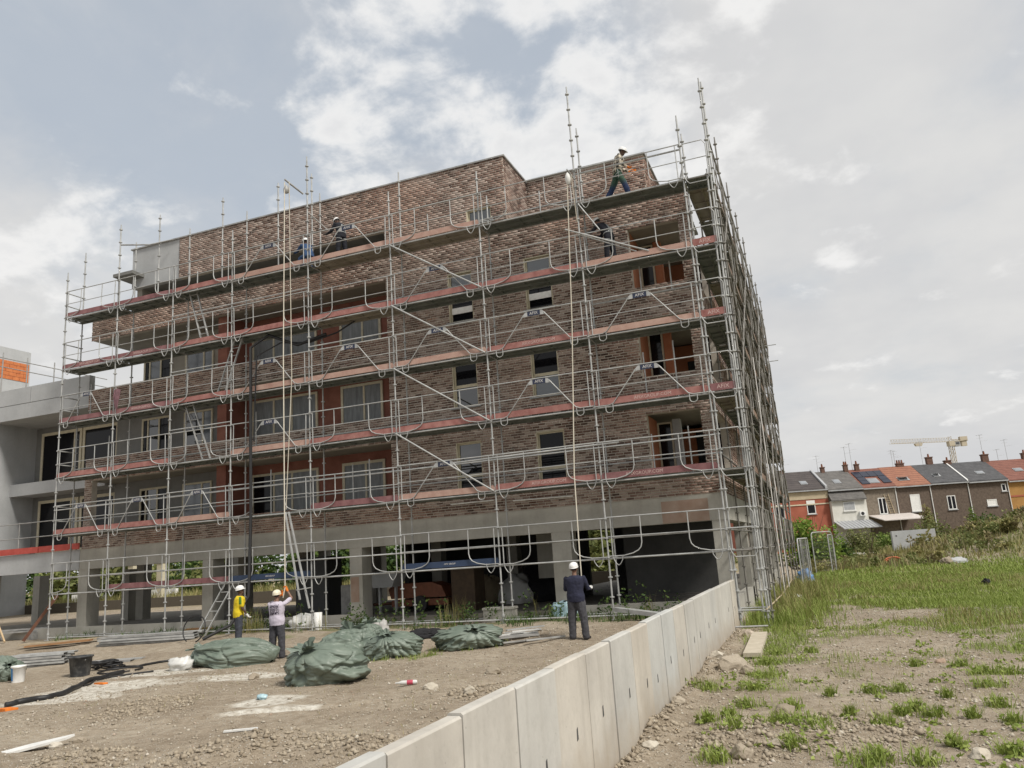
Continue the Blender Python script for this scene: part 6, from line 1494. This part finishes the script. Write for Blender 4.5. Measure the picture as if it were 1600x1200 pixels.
# ---- grass and weeds: blade geometry
def blades(name, x, y, hmin, hmax, wid, lean, mat, seed, kind='stuff', per=1):
    r = np.random.RandomState(seed); n = len(x); z = hgt(x, y)-.015; h = hmin+(hmax-hmin)*r.uniform(0, 1, n)**1.6
    a = r.uniform(0, 6.283, n); d = np.stack([np.cos(a), np.sin(a)], 1); l = h*lean*r.uniform(.3, 1.4, n); w = wid*r.uniform(.6, 1.4, n)
    px = np.stack([-d[:, 1], d[:, 0]], 1)*w[:, None]/2
    b = np.stack([x, y], 1); V = np.zeros((n, 5, 3))
    V[:, 0, :2] = b-px; V[:, 1, :2] = b+px; V[:, 0, 2] = z; V[:, 1, 2] = z
    mid = b+d*(l*.35)[:, None]; V[:, 2, :2] = mid+px*.8; V[:, 3, :2] = mid-px*.8; V[:, 2, 2] = z+h*.6; V[:, 3, 2] = z+h*.6
    V[:, 4, :2] = b+d*l[:, None]; V[:, 4, 2] = z+h
    k = np.arange(n)*5; me = bpy.data.meshes.new(name)
    Q = np.stack([k, k+1, k+2, k+3], 1); T = np.stack([k+3, k+2, k+4], 1)
    V = V.reshape(-1, 3).astype(np.float32); me.vertices.add(len(V)); me.vertices.foreach_set('co', V.ravel())
    lv = np.concatenate([Q.ravel(), T.ravel()]).astype(np.int32); me.loops.add(len(lv)); me.loops.foreach_set('vertex_index', lv)
    me.polygons.add(2*n); me.polygons.foreach_set('loop_start', np.concatenate([np.arange(n)*4, 4*n+np.arange(n)*3]).astype(np.int32)); me.polygons.foreach_set('loop_total', np.concatenate([np.full(n, 4), np.full(n, 3)]).astype(np.int32))
    me.materials.append(mat); me.update(calc_edges=True); return tag(link(name, me), kind=kind)
def sample(n, x0, x1, y0, y1, dens, seed):
    r = np.random.RandomState(seed); x = r.uniform(x0, x1, n); y = r.uniform(y0, y1, n); k = r.uniform(0, 1, n) < dens(x, y); return x[k], y[k]
x, y = sample(26000, -62, -12, 24.6, 33, lambda x, y: .3+.7*fbm(x, y, .5, 3, 11), 14); blades('garden_weeds', x, y, .3, 1.2, .05, .4, LEAF_Y, 14)
# short green grass on the right field
x, y = sample(150000, .2, 8, -17, 6, lambda x, y: green_mask(x, y)*sst(.15, .55, x)*(.35+.65*fbm(x, y, 3, 2, 5)), 1); blades('grass', x, y, .03, .16, .011, .7, LEAF_G, 1)
x, y = sample(150000, .9, 14, 3, 24, lambda x, y: green_mask(x, y)*(.3+.7*fbm(x, y, 1.2, 2, 6)), 2); blades('grass', x, y, .03, .16, .02, .7, LEAF_G, 2)
x, y = sample(120000, 1.2, 24, 20, 56, lambda x, y: green_mask(x, y)*(.2+.8*fbm(x, y, .5, 2, 7)), 3); blades('grass', x, y, .05, .22, .04, .6, LEAF_G, 3)
x, y = sample(26000, .9, 9, -2, 22, lambda x, y: sst(.50, .66, fbm(x, y, .7, 3, 57))*green_mask(x, y), 15); blades('dry_grass', x, y, .05, .30, .016, .6, LEAF_Y, 15)
x, y = sample(60000, 1.0, 24, 18, 62, lambda x, y: sst(.45, .68, fbm(x, y, .35, 3, 17))*sst(20, 40, y), 4); blades('dry_grass', x, y, .10, .42, .045, .6, LEAF_Y, 4)
# tufts in the right foreground
tx, ty = [], []; r = np.random.RandomState(9)
tufts = [(1275, 1150, .2), (1240, 1110, .10), (1105, 1080, .20), (1195, 1060, .22), (1180, 1080, .16), (1405, 1080, .12), (1362, 1083, .12), (1410, 1118, .08), (1433, 1112, .07), (1460, 1122, .12), (1382, 1137, .12), (1558, 1105, .10), (1585, 1132, .08), (1580, 1176, .12), (1445, 1190, .14), (1240, 1175, .12), (1350, 1195, .25), (1222, 1147, .16), (1120, 1190, .16), (1143, 1130, .10), (1540, 1050, .25), (1545, 1070, .2), (1500, 1040, .14), (1575, 1050, .2), (1270, 1020, .10), (1430, 1040, .08), (1145, 1150, .12), (1375, 1190, .1), (1490, 1165, .07), (1105, 1135, .08), (1165, 1108, .12), (1210, 1025, .2), (1200, 1040, .2), (1300, 1090, .06), (1330, 1120, .05), (1480, 1090, .06), (1520, 1125, .06)]
for px, py, s in tufts:
    p = atZ(px, py, .0); n = int(110+500*s); q = r.normal(size=(n, 2))*s*.55; tx += list(p.x+q[:, 0]); ty += list(p.y+q[:, 1])
blades('grass_tufts', np.array(tx), np.array(ty), .04, .19, .010, .8, LEAF_G, 5)
# broad-leaved weeds and dry stalks among the tufts
r = np.random.RandomState(44); C_ = []
for px, py, sz in tufts:
    p = atZ(px, py, .0); k = int(8+70*sz); q = r.normal(size=(k, 2))*sz*.75; x_ = p.x+q[:, 0]; y_ = p.y+q[:, 1]; C_.append(np.stack([x_, y_, hgt(x_, y_)+r.uniform(.01, .09, k)], 1))
for k in range(260):
    x_ = r.uniform(.4, 5.2); y_ = r.uniform(-13.5, 1); 
    if fbm(x_, y_, .9, 3, 77) < .5: continue
    q = r.normal(size=(9, 2))*.06; C_.append(np.stack([x_+q[:, 0], y_+q[:, 1], hgt(x_+q[:, 0], y_+q[:, 1])+r.uniform(.0, .05, 9)], 1))
C_ = np.concatenate(C_); tag(link('low_weeds', leaf_mesh('low_weeds', C_, 5200, .045, LEAF_G, r, up=.1)), kind='stuff')
x, y = sample(9000, .3, 6, -15, 2, lambda x, y: sst(.5, .66, fbm(x, y, .8, 3, 93)), 31); blades('dry_stalks', x, y, .02, .16, .005, .9, LEAF_Y, 31)
x, y = sample(7000, -12, -.4, -15, -3, lambda x, y: sst(.54, .68, fbm(x, y, .6, 3, 95)), 32); blades('dry_stalks', x, y, .01, .08, .006, 1.2, LEAF_Y, 32)
# tall weeds by the side scaffold and along its far end
x, y = sample(22000, .3, 3.2, .0, 18, lambda x, y: sst(.42, .66, fbm(x, y, .9, 3, 19))*(1-sst(.4, 3.2, x+1.6*(fbm(x, y, 1.0, 3, 3)-.5)))**2*sst(-.3, 3, y), 6); blades('tall_weeds', x, y, .10, .75, .014, .45, LEAF_Y, 6)
x, y = sample(36000, .15, 3.2, -.6, 16, lambda x, y: sst(.40, .62, fbm(x, y, 1.1, 3, 23))*(1-sst(.4, 3.2, x+1.6*(fbm(x, y, 1.0, 3, 8)-.5)))**2, 7); blades('tall_weeds', x, y, .05, .5, .015, .6, LEAF_G, 7)
# kerb weeds along the front
x, y = sample(30000, -23, -.5, -.7, 1.0, lambda x, y: sst(.5, .72, fbm(x, y*.6, .9, 3, 29))*(.3+.7*sst(-.4, .5, y)), 8); blades('kerb_weeds', x, y, .04, .34, .016, .7, LEAF_D, 8)
x, y = sample(7000, -15, -.4, -.2, .95, lambda x, y: sst(.5, .7, fbm(x, y*.6, .6, 3, 33)), 9); blades('kerb_weeds', x, y, .3, .95, .012, .3, LEAF_Y, 9)
x, y = sample(60000, -10, -3.5, -6.0, -2, lambda x, y: green_mask(x, y), 10); blades('grass', x, y, .03, .16, .012, .7, LEAF_G, 10)
# leafy weeds along the kerb
r = np.random.RandomState(12); C_ = []
for k in range(85):
    px_ = r.uniform(-16, -.6); hh = r.uniform(.25, .85); 
    if fbm(px_, 0., .75, 3, 29) < .42: continue
    b = np.array([px_, r.uniform(.1, .9), hg(px_, .4)]); C_ += [b+np.array([r.normal()*.08*(.3+q), r.normal()*.08, q*hh]) for q in r.uniform(.05, 1, 26)]
tag(link('leafy_weeds', leaf_mesh('leafy_weeds', np.array(C_), 2800, .07, LEAF_D, r)), kind='stuff')
# far field: dense mixed weeds and the overgrown mound
def far_dens(x, y):
    s, d = cam_st(x, y); return sst(14, 18, s)*sst(44, 54, d)*(.25+.75*fbm(x, y, .25, 3, 37))
for sd_, mt, n, h0, h1, w in ((20, LEAF_B, 60000, .3, 1.0, .07), (21, LEAF_Y, 60000, .3, 1.1, .06), (22, LEAF_O, 50000, .25, .9, .07)):
    r = np.random.RandomState(sd_); s = r.uniform(13, 60, n); d = r.uniform(44, 98, n); x = CAM.x+RH.x*s+FH.x*d; y = CAM.y+RH.y*s+FH.y*d
    k = (r.uniform(0, 1, n) < far_dens(x, y)*sst(.36, .62, fbm(x, y, .18, 3, sd_))) & (x > 1.2); blades('rough_weeds', x[k], y[k], h0*.5, h1*.75, w, .55, mt, sd_)
r = np.random.RandomState(30); n = 420; s = r.uniform(16, 56, n); d = r.uniform(46, 92, n); x = CAM.x+RH.x*s+FH.x*d; y = CAM.y+RH.y*s+FH.y*d; k = fbm(x, y, .15, 3, 91) > .46; x, y = x[k], y[k]; z = hgt(x, y); C_ = []
for i in range(len(x)):
    q = clump_points(40, r.uniform(.5, 1.3), r.uniform(.5, 1.3), r.uniform(.5, 1.3), r, 5); C_.append(q+np.array([x[i], y[i], z[i]]))
C_ = np.concatenate(C_); kk = len(C_)//3
for i, mt in enumerate((LEAF_O, LEAF_B, LEAF_Y)): tag(link('rough_scrub', leaf_mesh('rough_scrub', C_[i*kk:(i+1)*kk], 9000, .18, mt, r)), kind='stuff')

# ================================================================== TERRACE OF HOUSES
def mat_roof(name, c0, c1, sc, axis_w=1.):
    t = NT(name); p = t.coord(); w = t.n('ShaderNodeTexWave', bands_direction='Z'); t.l(p, w.inputs[0]); w.inputs['Scale'].default_value = sc; w.inputs['Distortion'].default_value = .4
    a = t.noise(p, 1.6, 5, .6); c = t.ramp(a, [(.3, c0), (.7, c1)]); c = t.mix(t.ramp(w.outputs[0], [(.1, (.5,)*3), (.45, (0, 0, 0))]), c, t.mix(1., c, (.45, .45, .45), 'MULTIPLY'))
    b = t.noise(p, 9, 4, .6, (1, 1, 1)); c = t.mix(t.ramp(b, [(.4, (.45,)*3), (.6, (0, 0, 0))]), c, t.mix(1., c, (.6, .6, .6), 'MULTIPLY'))
    t.bump(w.outputs[0], .05, .6); return t.fin(c, .75)
ROOF_S = mat_roof('slate_roof', (.055, .055, .06), (.10, .10, .105), 1.5); ROOF_G = mat_roof('weathered_slate_roof', (.10, .095, .09), (.17, .16, .15), 1.5); ROOF_N = mat_roof('dark_tile_roof', (.05, .04, .04), (.09, .075, .07), 1.1)
ROOF_O = mat_roof('orange_tile_roof', (.25, .10, .06), (.35, .155, .095), 1.1); ROOF_R = mat_roof('red_tile_roof', (.17, .06, .04), (.25, .10, .07), 1.3)  # orange roof muted in its colour, standing in for distance haze
RENDER_R = speck('red_render', (.29, .085, .05), (.38, .12, .075), 1.5, .9); RENDER_W = speck('white_render', (.56, .55, .50), (.68, .67, .62), 1.2, .9); RENDER_O = speck('orange_render', (.32, .17, .05), (.40, .22, .07), 1.2, .9)  # red and orange render muted in colour in place of distance haze
BRK_G = speck('old_grey_brick', (.14, .115, .09), (.25, .21, .165), 4.5, .95, det=9); BRK_D = speck('old_dark_brick', (.085, .062, .048), (.15, .115, .09), 4.5, .95, det=9)
CHIM = speck('chimney_brick', (.10, .055, .04), (.17, .10, .075), 5, .95); CLAY = flat('clay_pot', (.28, .11, .06), .9); SOLAR = flat('solar_cell', (.018, .022, .04), .25); SKYL = mat_glass('skylight_glass', (.28, .30, .32), 1.9, .15); ZINC = speck('zinc_trim', (.30, .31, .32), (.42, .43, .44), 3, .5)
HB = Vector((CAM.x, CAM.y, 0))+FH*100
def house(label, s0, s1, ze, zr, roof, wall, wins=(), sky=(), chim=(), ant=(), extra=None, dy=0.):
    o = HB+RH*s0+FH*dy; t = thing('terraced_house', label, 'house', (o.x, o.y, 0), A0); w = s1-s0; dep = 8.2
    wl_ = MB(); wl_.box(0, 0, -.5, w-.02, dep, ze); wl_.prism([(0, ze), (dep, ze), (dep/2, zr-.1)], .01, w-.03, 'x'); W_ = wl_.build('wall', wall, t)
    rf = MB(); th = .14
    for sgn in (0, 1):
        ys = [-.25, dep/2, dep/2, -.25] if not sgn else [dep+.25, dep/2, dep/2, dep+.25]; k = (zr-ze)/(dep/2)
        zs = [ze-.25*k+.02, zr+.02, zr+.02+th, ze-.25*k+.02+th]; rf.prism(list(zip(ys, zs)), 0, w-.02, 'x')
    R_ = rf.build('roof', roof, t)
    m = MB(); m.box(0, -.38, ze-.28, w-.02, -.24, ze-.14); m.build('gutter', ZINC, t)
    def slope(y): return ze+.16+(zr-ze)*(y/(dep/2))
    for (x, z, ww, hh, kind) in wins:
        m = MB(); f = .09; m.box(x, -.05, z, x+f, .03, z+hh); m.box(x+ww-f, -.05, z, x+ww, .03, z+hh); m.box(x+f, -.05, z+hh-f, x+ww-f, .03, z+hh); m.box(x+f, -.05, z, x+ww-f, .03, z+f)
        if kind == 'd': m.box(x+ww/2-.05, -.052, z+f, x+ww/2+.05, .03, z+hh-f)
        if kind == 't': m.box(x+f, -.052, z+hh*.66, x+ww-f, .03, z+hh-f)
        W2 = m.build('window', WHITE, t); q = MB(); q.box(x+f, -.02, z+f, x+ww-f, -.008, z+hh-f); q.build('pane', WHITE if kind == 's' else GLASS_D, W2)
        q = MB(); q.box(x-.1, -.14, z-.1, x+ww+.1, -.002, z-.01); q.build('sill', ZINC, W2)
    for (x, y, ww, ll, op) in sky:
        k = math.atan2(zr-ze, dep/2); m = MB(); c, s = math.cos(k), math.sin(k)
        def P(xx, u, v): return (xx, y+u*c-v*s, slope(y)+u*s+v*c)
        for (a, b, mt, nm, lo, hi) in ((x, x+ww, ZINC, 'skylight', .0, .07),):
            m.add([P(a, 0, lo), P(b, 0, lo), P(b, ll, lo), P(a, ll, lo), P(a, 0, hi), P(b, 0, hi), P(b, ll, hi), P(a, ll, hi)], [(0, 3, 2, 1), (4, 5, 6, 7), (0, 1, 5, 4), (1, 2, 6, 5), (2, 3, 7, 6), (3, 0, 4, 7)])
        S_ = m.build('skylight', ZINC, t); m = MB(); e = .08; h2 = .35 if op else 0
        m.add([P(x+e, e, .08+h2), P(x+ww-e, e, .08+h2), P(x+ww-e, ll-e, .08), P(x+e, ll-e, .08), P(x+e, e, .11+h2), P(x+ww-e, e, .11+h2), P(x+ww-e, ll-e, .11), P(x+e, ll-e, .11)], [(0, 3, 2, 1), (4, 5, 6, 7), (0, 1, 5, 4), (1, 2, 6, 5), (2, 3, 7, 6), (3, 0, 4, 7)]); m.build('pane', SKYL, S_)
    for (x, y, ww, hh, pots) in chim:
        zb = slope(min(y, dep-y))-.5; m = MB(); m.box(x, y, zb, x+ww, y+.5, zr+hh-.12); m.box(x-.06, y-.06, zr+hh-.12, x+ww+.06, y+.56, zr+hh); Cm = m.build('chimney', CHIM, R_)
        for i in range(pots): MB().lathe([(.11, 0), (.13, .1), (.09, .4), (.11, .42)], (x+ww*(i+.5)/pots, y+.25, zr+hh-.01), 8).build('chimney_pot', CLAY, t)
    for (x, y, h, n) in ant:
        m = MB(); zb = zr-.3; m.tube([(x, y, zb), (x, y, zr+h)], .025, 5)
        for i in range(n):
            zz__ = zr+h-.1-i*.35; m.tube([(x-.5+.1*i, y, zz__), (x+.5-.1*i, y, zz__+.03)], .016, 4)
        m.tube([(x, y-.6, zr+h-.05), (x, y+.7, zr+h-.05)], .014, 4); m.tube([(x, y, zr+h-.9), (x+.95, y, zr+h-.78)], .014, 4)
        m.build('antenna', ZINC, t)
    if extra: extra(t, w, ze, zr, slope, dep)
    return t
def ex_red(t, w, ze, zr, sl, dep):
    m = MB(); m.box(0, -.06, ze-1.25, w-.02, -.004, ze-.3); m.build('fascia_band', speck('buff_band', (.40, .33, .22), (.50, .42, .30), 2), t)
    m = MB(); m.box(0, -.08, ze-1.95, w-.02, -.004, ze-1.8); m.build('cornice', CREAM, t); m = MB(); m.box(w-.3, -.2, ze-.3, w-.02, dep/2, ze+.25); m.prism([(-.3, ze-.1), (dep/2, zr+.1), (dep/2, zr+.35), (-.3, ze+.3)], w-.3, w-.03, 'x'); m.build('party_parapet', ZINC, t)
def ex_white(t, w, ze, zr, sl, dep):
    m = MB(); m.box(.05, -.6, -.5, w-.05, -.01, ze-1.5); m.build('rear_extension', RENDER_W, t)
    m = MB(); m.prism([(-.95, ze-1.55), (0, ze-.42), (0, ze-.3), (-.95, ze-1.4)], -.02, w-.05, 'x'); m.build('lean_to_roof', ROOF_G, t)
    x, z = w*.33, ze-2.75; m = MB(); m.box(x, -.66, z, x+1.45, -.58, z+1.05); W2 = m.build('window', WHITE, t); q = MB(); q.box(x+.08, -.675, z+.08, x+1.37, -.662, z+.97); q.build('shutter', ZINC, W2); q = MB(); q.box(x-.1, -.75, z-.12, x+1.55, -.61, z-.02); q.build('sill', WHITE, W2)
    x2 = w*.74; m = MB(); m.box(x2, -.95, z-.75, x2+.75, -.61, z-.2); A_ = m.build('heat_pump', WHITE, t); q = MB(); q.tube([(x2+.3, -.96, z-.48), (x2+.3, -.952, z-.48)], .21, 16); q.build('fan', BLACKR, A_)
    m = MB(); m.prism([(-3.4, ze-5.0), (-.6, ze-4.1), (-.6, ze-4.0), (-3.4, ze-4.9)], 0, w+.2, 'x')
    for k in range(10): m.prism([(-3.4, ze-4.88), (-.6, ze-3.98), (-.6, ze-3.94), (-3.4, ze-4.84)], k*w/10, k*w/10+.06, 'x')
    m.build('veranda_roof', ZINC, t)
def ex_solar(t, w, ze, zr, sl, dep):
    k = math.atan2(zr-ze, dep/2); c, s = math.cos(k), math.sin(k)
    def pan(x0, x1, u0, u1):
        m = MB(); 
        def P(xx, u, v): return (xx, .25+u*c-v*s, sl(.25)+u*s+v*c)
        m.add([P(x0, u0, .05), P(x1, u0, .05), P(x1, u1, .05), P(x0, u1, .05), P(x0, u0, .10), P(x1, u0, .10), P(x1, u1, .10), P(x0, u1, .10)], [(0, 3, 2, 1), (4, 5, 6, 7), (0, 1, 5, 4), (1, 2, 6, 5), (2, 3, 7, 6), (3, 0, 4, 7)]); m.build('solar_panel', SOLAR, t)
    for i in range(4): pan(.25+i*.93, 1.13+i*.93, 2.1, 3.6)
    for a, b in ((.25, 1.25), (2.95, 3.95)): pan(a, b, .15, 1.05); pan(a, b, 1.1, 2.0)
    m = MB(); m.bar((w*.72, -.06, ze-3.4), (w*.60, -.06, ze-1.0), .05, .08); m.bar((w*.85, -.06, ze-3.4), (w*.73, -.06, ze-1.0), .05, .08)
    for i in range(8): m.bar((w*.72-.06*i, -.06, ze-3.25+i*.29), (w*.85-.06*i, -.06, ze-3.25+i*.29), .04, .04)
    m.build('hanging_ladder', WOOD, t); m = MB(); m.tube([(w-.12, -.08, -.3), (w-.12, -.08, ze-.2)], .06, 7); m.build('drainpipe', WHITE, t)
    m = MB(); m.prism([(-4.2, ze-4.3), (0, ze-3.55), (0, ze-3.45), (-4.2, ze-4.2)], .2, w+1.3, 'x'); m.build('veranda_roof', speck('clear_sheet_roof', (.5, .45, .42), (.62, .58, .55), 4, .5), t)
WHITE_VERGE = [False]
def pipe(t, w, ze, zr, sl, dep):
    m = MB(); m.tube([(w-.1, -.08, -.3), (w-.1, -.08, ze-.2)], .06, 7); m.build('drainpipe', WHITE, t); 
    if WHITE_VERGE[0]: m = MB(); m.prism([(-.3, ze-.05), (dep/2, zr+.18), (dep/2, zr+.28), (-.3, ze+.1)], w-.22, w-.06, 'x'); m.build('verge', WHITE, t)
    WHITE_VERGE[0] = not WHITE_VERGE[0]
def ex_last(t, w, ze, zr, sl, dep):
    m = MB(); m.box(-.02, -.05, ze-2.1, w-.02, -.004, ze-1.9); m.build('string_course', RENDER_R, t)
house('red-rendered house with a dark tiled roof, leftmost of the terrace', 26.5, 38.2, 7.95, 10.35, ROOF_N, RENDER_R, ((5.0, 4.5, 1.1, 1.75, 'd'), (8.9, 4.9, 1.05, 1.65, 't')), ((8.9, .8, .85, .95, False),), ((7.2, 3.9, .7, .45, 0),), ((5.6, 4, 2.0, 2), (7.9, 4, 2.0, 2)), ex_red)
house('narrow slate-roofed house with a white rendered extension and a fan unit', 38.2, 42.6, 7.75, 10.15, ROOF_G, BRK_G, (), ((1.45, .9, .85, 1.1, False),), ((1.1, 3.8, .45, .75, 1), (4.0, 3.6, .5, .85, 2)), ((.8, 4.2, 2.3, 2),), ex_white)
house('house with solar panels on a red roof and a ladder hung on its brick wall', 42.6, 46.7, 7.7, 10.15, ROOF_R, BRK_G, ((1.65, 4.3, 1.0, 2.0, 'd'),), ((1.3, .5, 1.25, 1.3, False),), ((1.1, 3.7, .5, .85, 1),), ((.1, 4, 3.2, 1), (.8, 4, 3.6, 1)), ex_solar)
house('house with a bright orange tiled roof and dark brick wall', 46.7, 51.0, 7.65, 10.2, ROOF_O, BRK_D, ((1.55, 4.35, 1.2, 2.1, 's'),), ((.95, .7, 1.35, .9, True),), ((2.5, 3.9, .9, .55, 3),), ((2.0, 4, 2.3, 2), (2.5, 4.4, 2.2, 2)), pipe)
house('house with a plain dark slate roof and one old many-paned window', 51.0, 55.7, 7.7, 10.2, ROOF_S, BRK_D, ((1.75, 4.3, 1.05, 1.7, 'd'),), ((1.2, 1.0, .9, .7, True),), ((2.2, 4.0, .75, 1.1, 1),), ((1.7, 4.2, 3.2, 2),), pipe)
house('house with a mottled slate roof and stepped white verge stones', 55.7, 60.6, 7.6, 10.15, ROOF_S, BRK_D, ((4.0, 6.1, .55, .9, ''), (1.9, 4.4, 1.2, .8, 's')), ((2.0, 1.1, 1.0, .75, False),), ((-.3, 3.8, .8, .55, 1), (4.6, 3.8, .8, 1.0, 1)), ((4.9, 4.1, 3.6, 2),), pipe)
house('orange-rendered house with a red tiled roof, rightmost of the terrace', 60.6, 69, 7.4, 10.1, ROOF_R, RENDER_O, ((3.2, 3.0, 1.4, 1.6, ''),), ((2.1, 1.4, 1.1, .8, False),), ((5.0, 3.9, .6, .9, 1),), ((1.8, 4, 1.6, 1), (3.0, 4, 2.8, 2)), ex_last)
m = MB(); m.box(0, 0, 0, 22, .25, 1.6)
# distant town so the ground never simply stops
# ================================================================== TOWER CRANE
CD_ = 340; b0 = atD(1511, 830, CD_); CR = thing('tower_crane', 'pale yellow tower crane standing far behind the terrace roofs', 'crane', (b0.x, b0.y, 0), A0)
CRM = speck('crane_yellow', (.40, .35, .27), (.50, .44, .34), 2, .6); zj = atD(1497, 689, CD_).z; zt = zj+2.4
def lattice(m, a, b, w, h, n, r=.09):
    a = Vector(a); b = Vector(b); d = (b-a).normalized(); u = Vector((0, 0, 1)) if abs(d.z) < .9 else Vector((0, 1, 0)); s = d.cross(u).normalized(); u = s.cross(d)
    c = [a+s*w/2, a-s*w/2, a+u*h]; e = [p+(b-a) for p in c]
    for p, q in zip(c, e): m.tube([p, q], r, 5)
    for i in range(n):
        f0, f1 = i/n, (i+1)/n; p0 = [x.lerp(y, f0) for x, y in zip(c, e)]; p1 = [x.lerp(y, f1) for x, y in zip(c, e)]
        pm = c[2].lerp(e[2], (f0+f1)/2)
        for k in (0, 1): m.tube([p0[k], pm], r*.6, 4); m.tube([pm, p1[k]], r*.6, 4)
        m.tube([p0[0], p1[1]], r*.6, 4)
m = MB(); lattice(m, (-.7, 0, zj), (-27, -3, zj+.4), 1.4, 1.7, 22, .07); m.build('jib', CRM, CR)
m = MB(); lattice(m, (.7, 0, zj), (7.5, .8, zj), 1.4, .8, 5, .13); m.build('counter_jib', CRM, CR)
m = MB(); m.box(4.8, .1, zj-2.2, 7.0, 1.5, zj-.1); m.box(4.2, -.3, zj+.2, 7.3, 1.2, zj+1.8); m.build('counterweight', CRM, CR)
m = MB(); m.prism([(1.2, zj-2.3), (3.1, zj-2.3), (3.3, zj-.4), (1.2, zj-.4)], -1.2, .3, 'y'); cb = m.build('cab', GALV_D, CR); m = MB(); m.box(1.5, -1.23, zj-1.5, 3.0, -1.205, zj-.6); m.build('cab_window', GLASS, cb)
m = MB()
for sx in (-.8, .8):
    for sy_ in (-.8, .8): m.tube([(sx, sy_, 0), (sx, sy_, zj)], .14, 5)
zz_ = 0
while zz_ < zj-1.6:
    for s in (-.8, .8): m.tube([(-.8, s, zz_), (.8, s, zz_+1.6)], .08, 4); m.tube([(s, -.8, zz_+1.6), (s, .8, zz_)], .08, 4); m.tube([(-.8, s, zz_+1.6), (.8, s, zz_+1.6)], .07, 4)
    zz_ += 1.6
m.box(-1.2, -1.2, zj-2.0, 1.2, 1.2, zj+.1); m.build('mast', RUST if False else CRM, CR)
m = MB(); lattice(m, (0, 0, zj+.1), (0, 0, zj+2.2), 1.2, 1.2, 2, .1); m.build('tower_head', CRM, CR)
m = MB(); m.prism([(-15.8, zj-1.2), (-13.4, zj-1.2), (-12.9, zj-.1), (-16.3, zj-.1)], -2.2, -1.0, 'y'); m.build('trolley', CRM, CR)
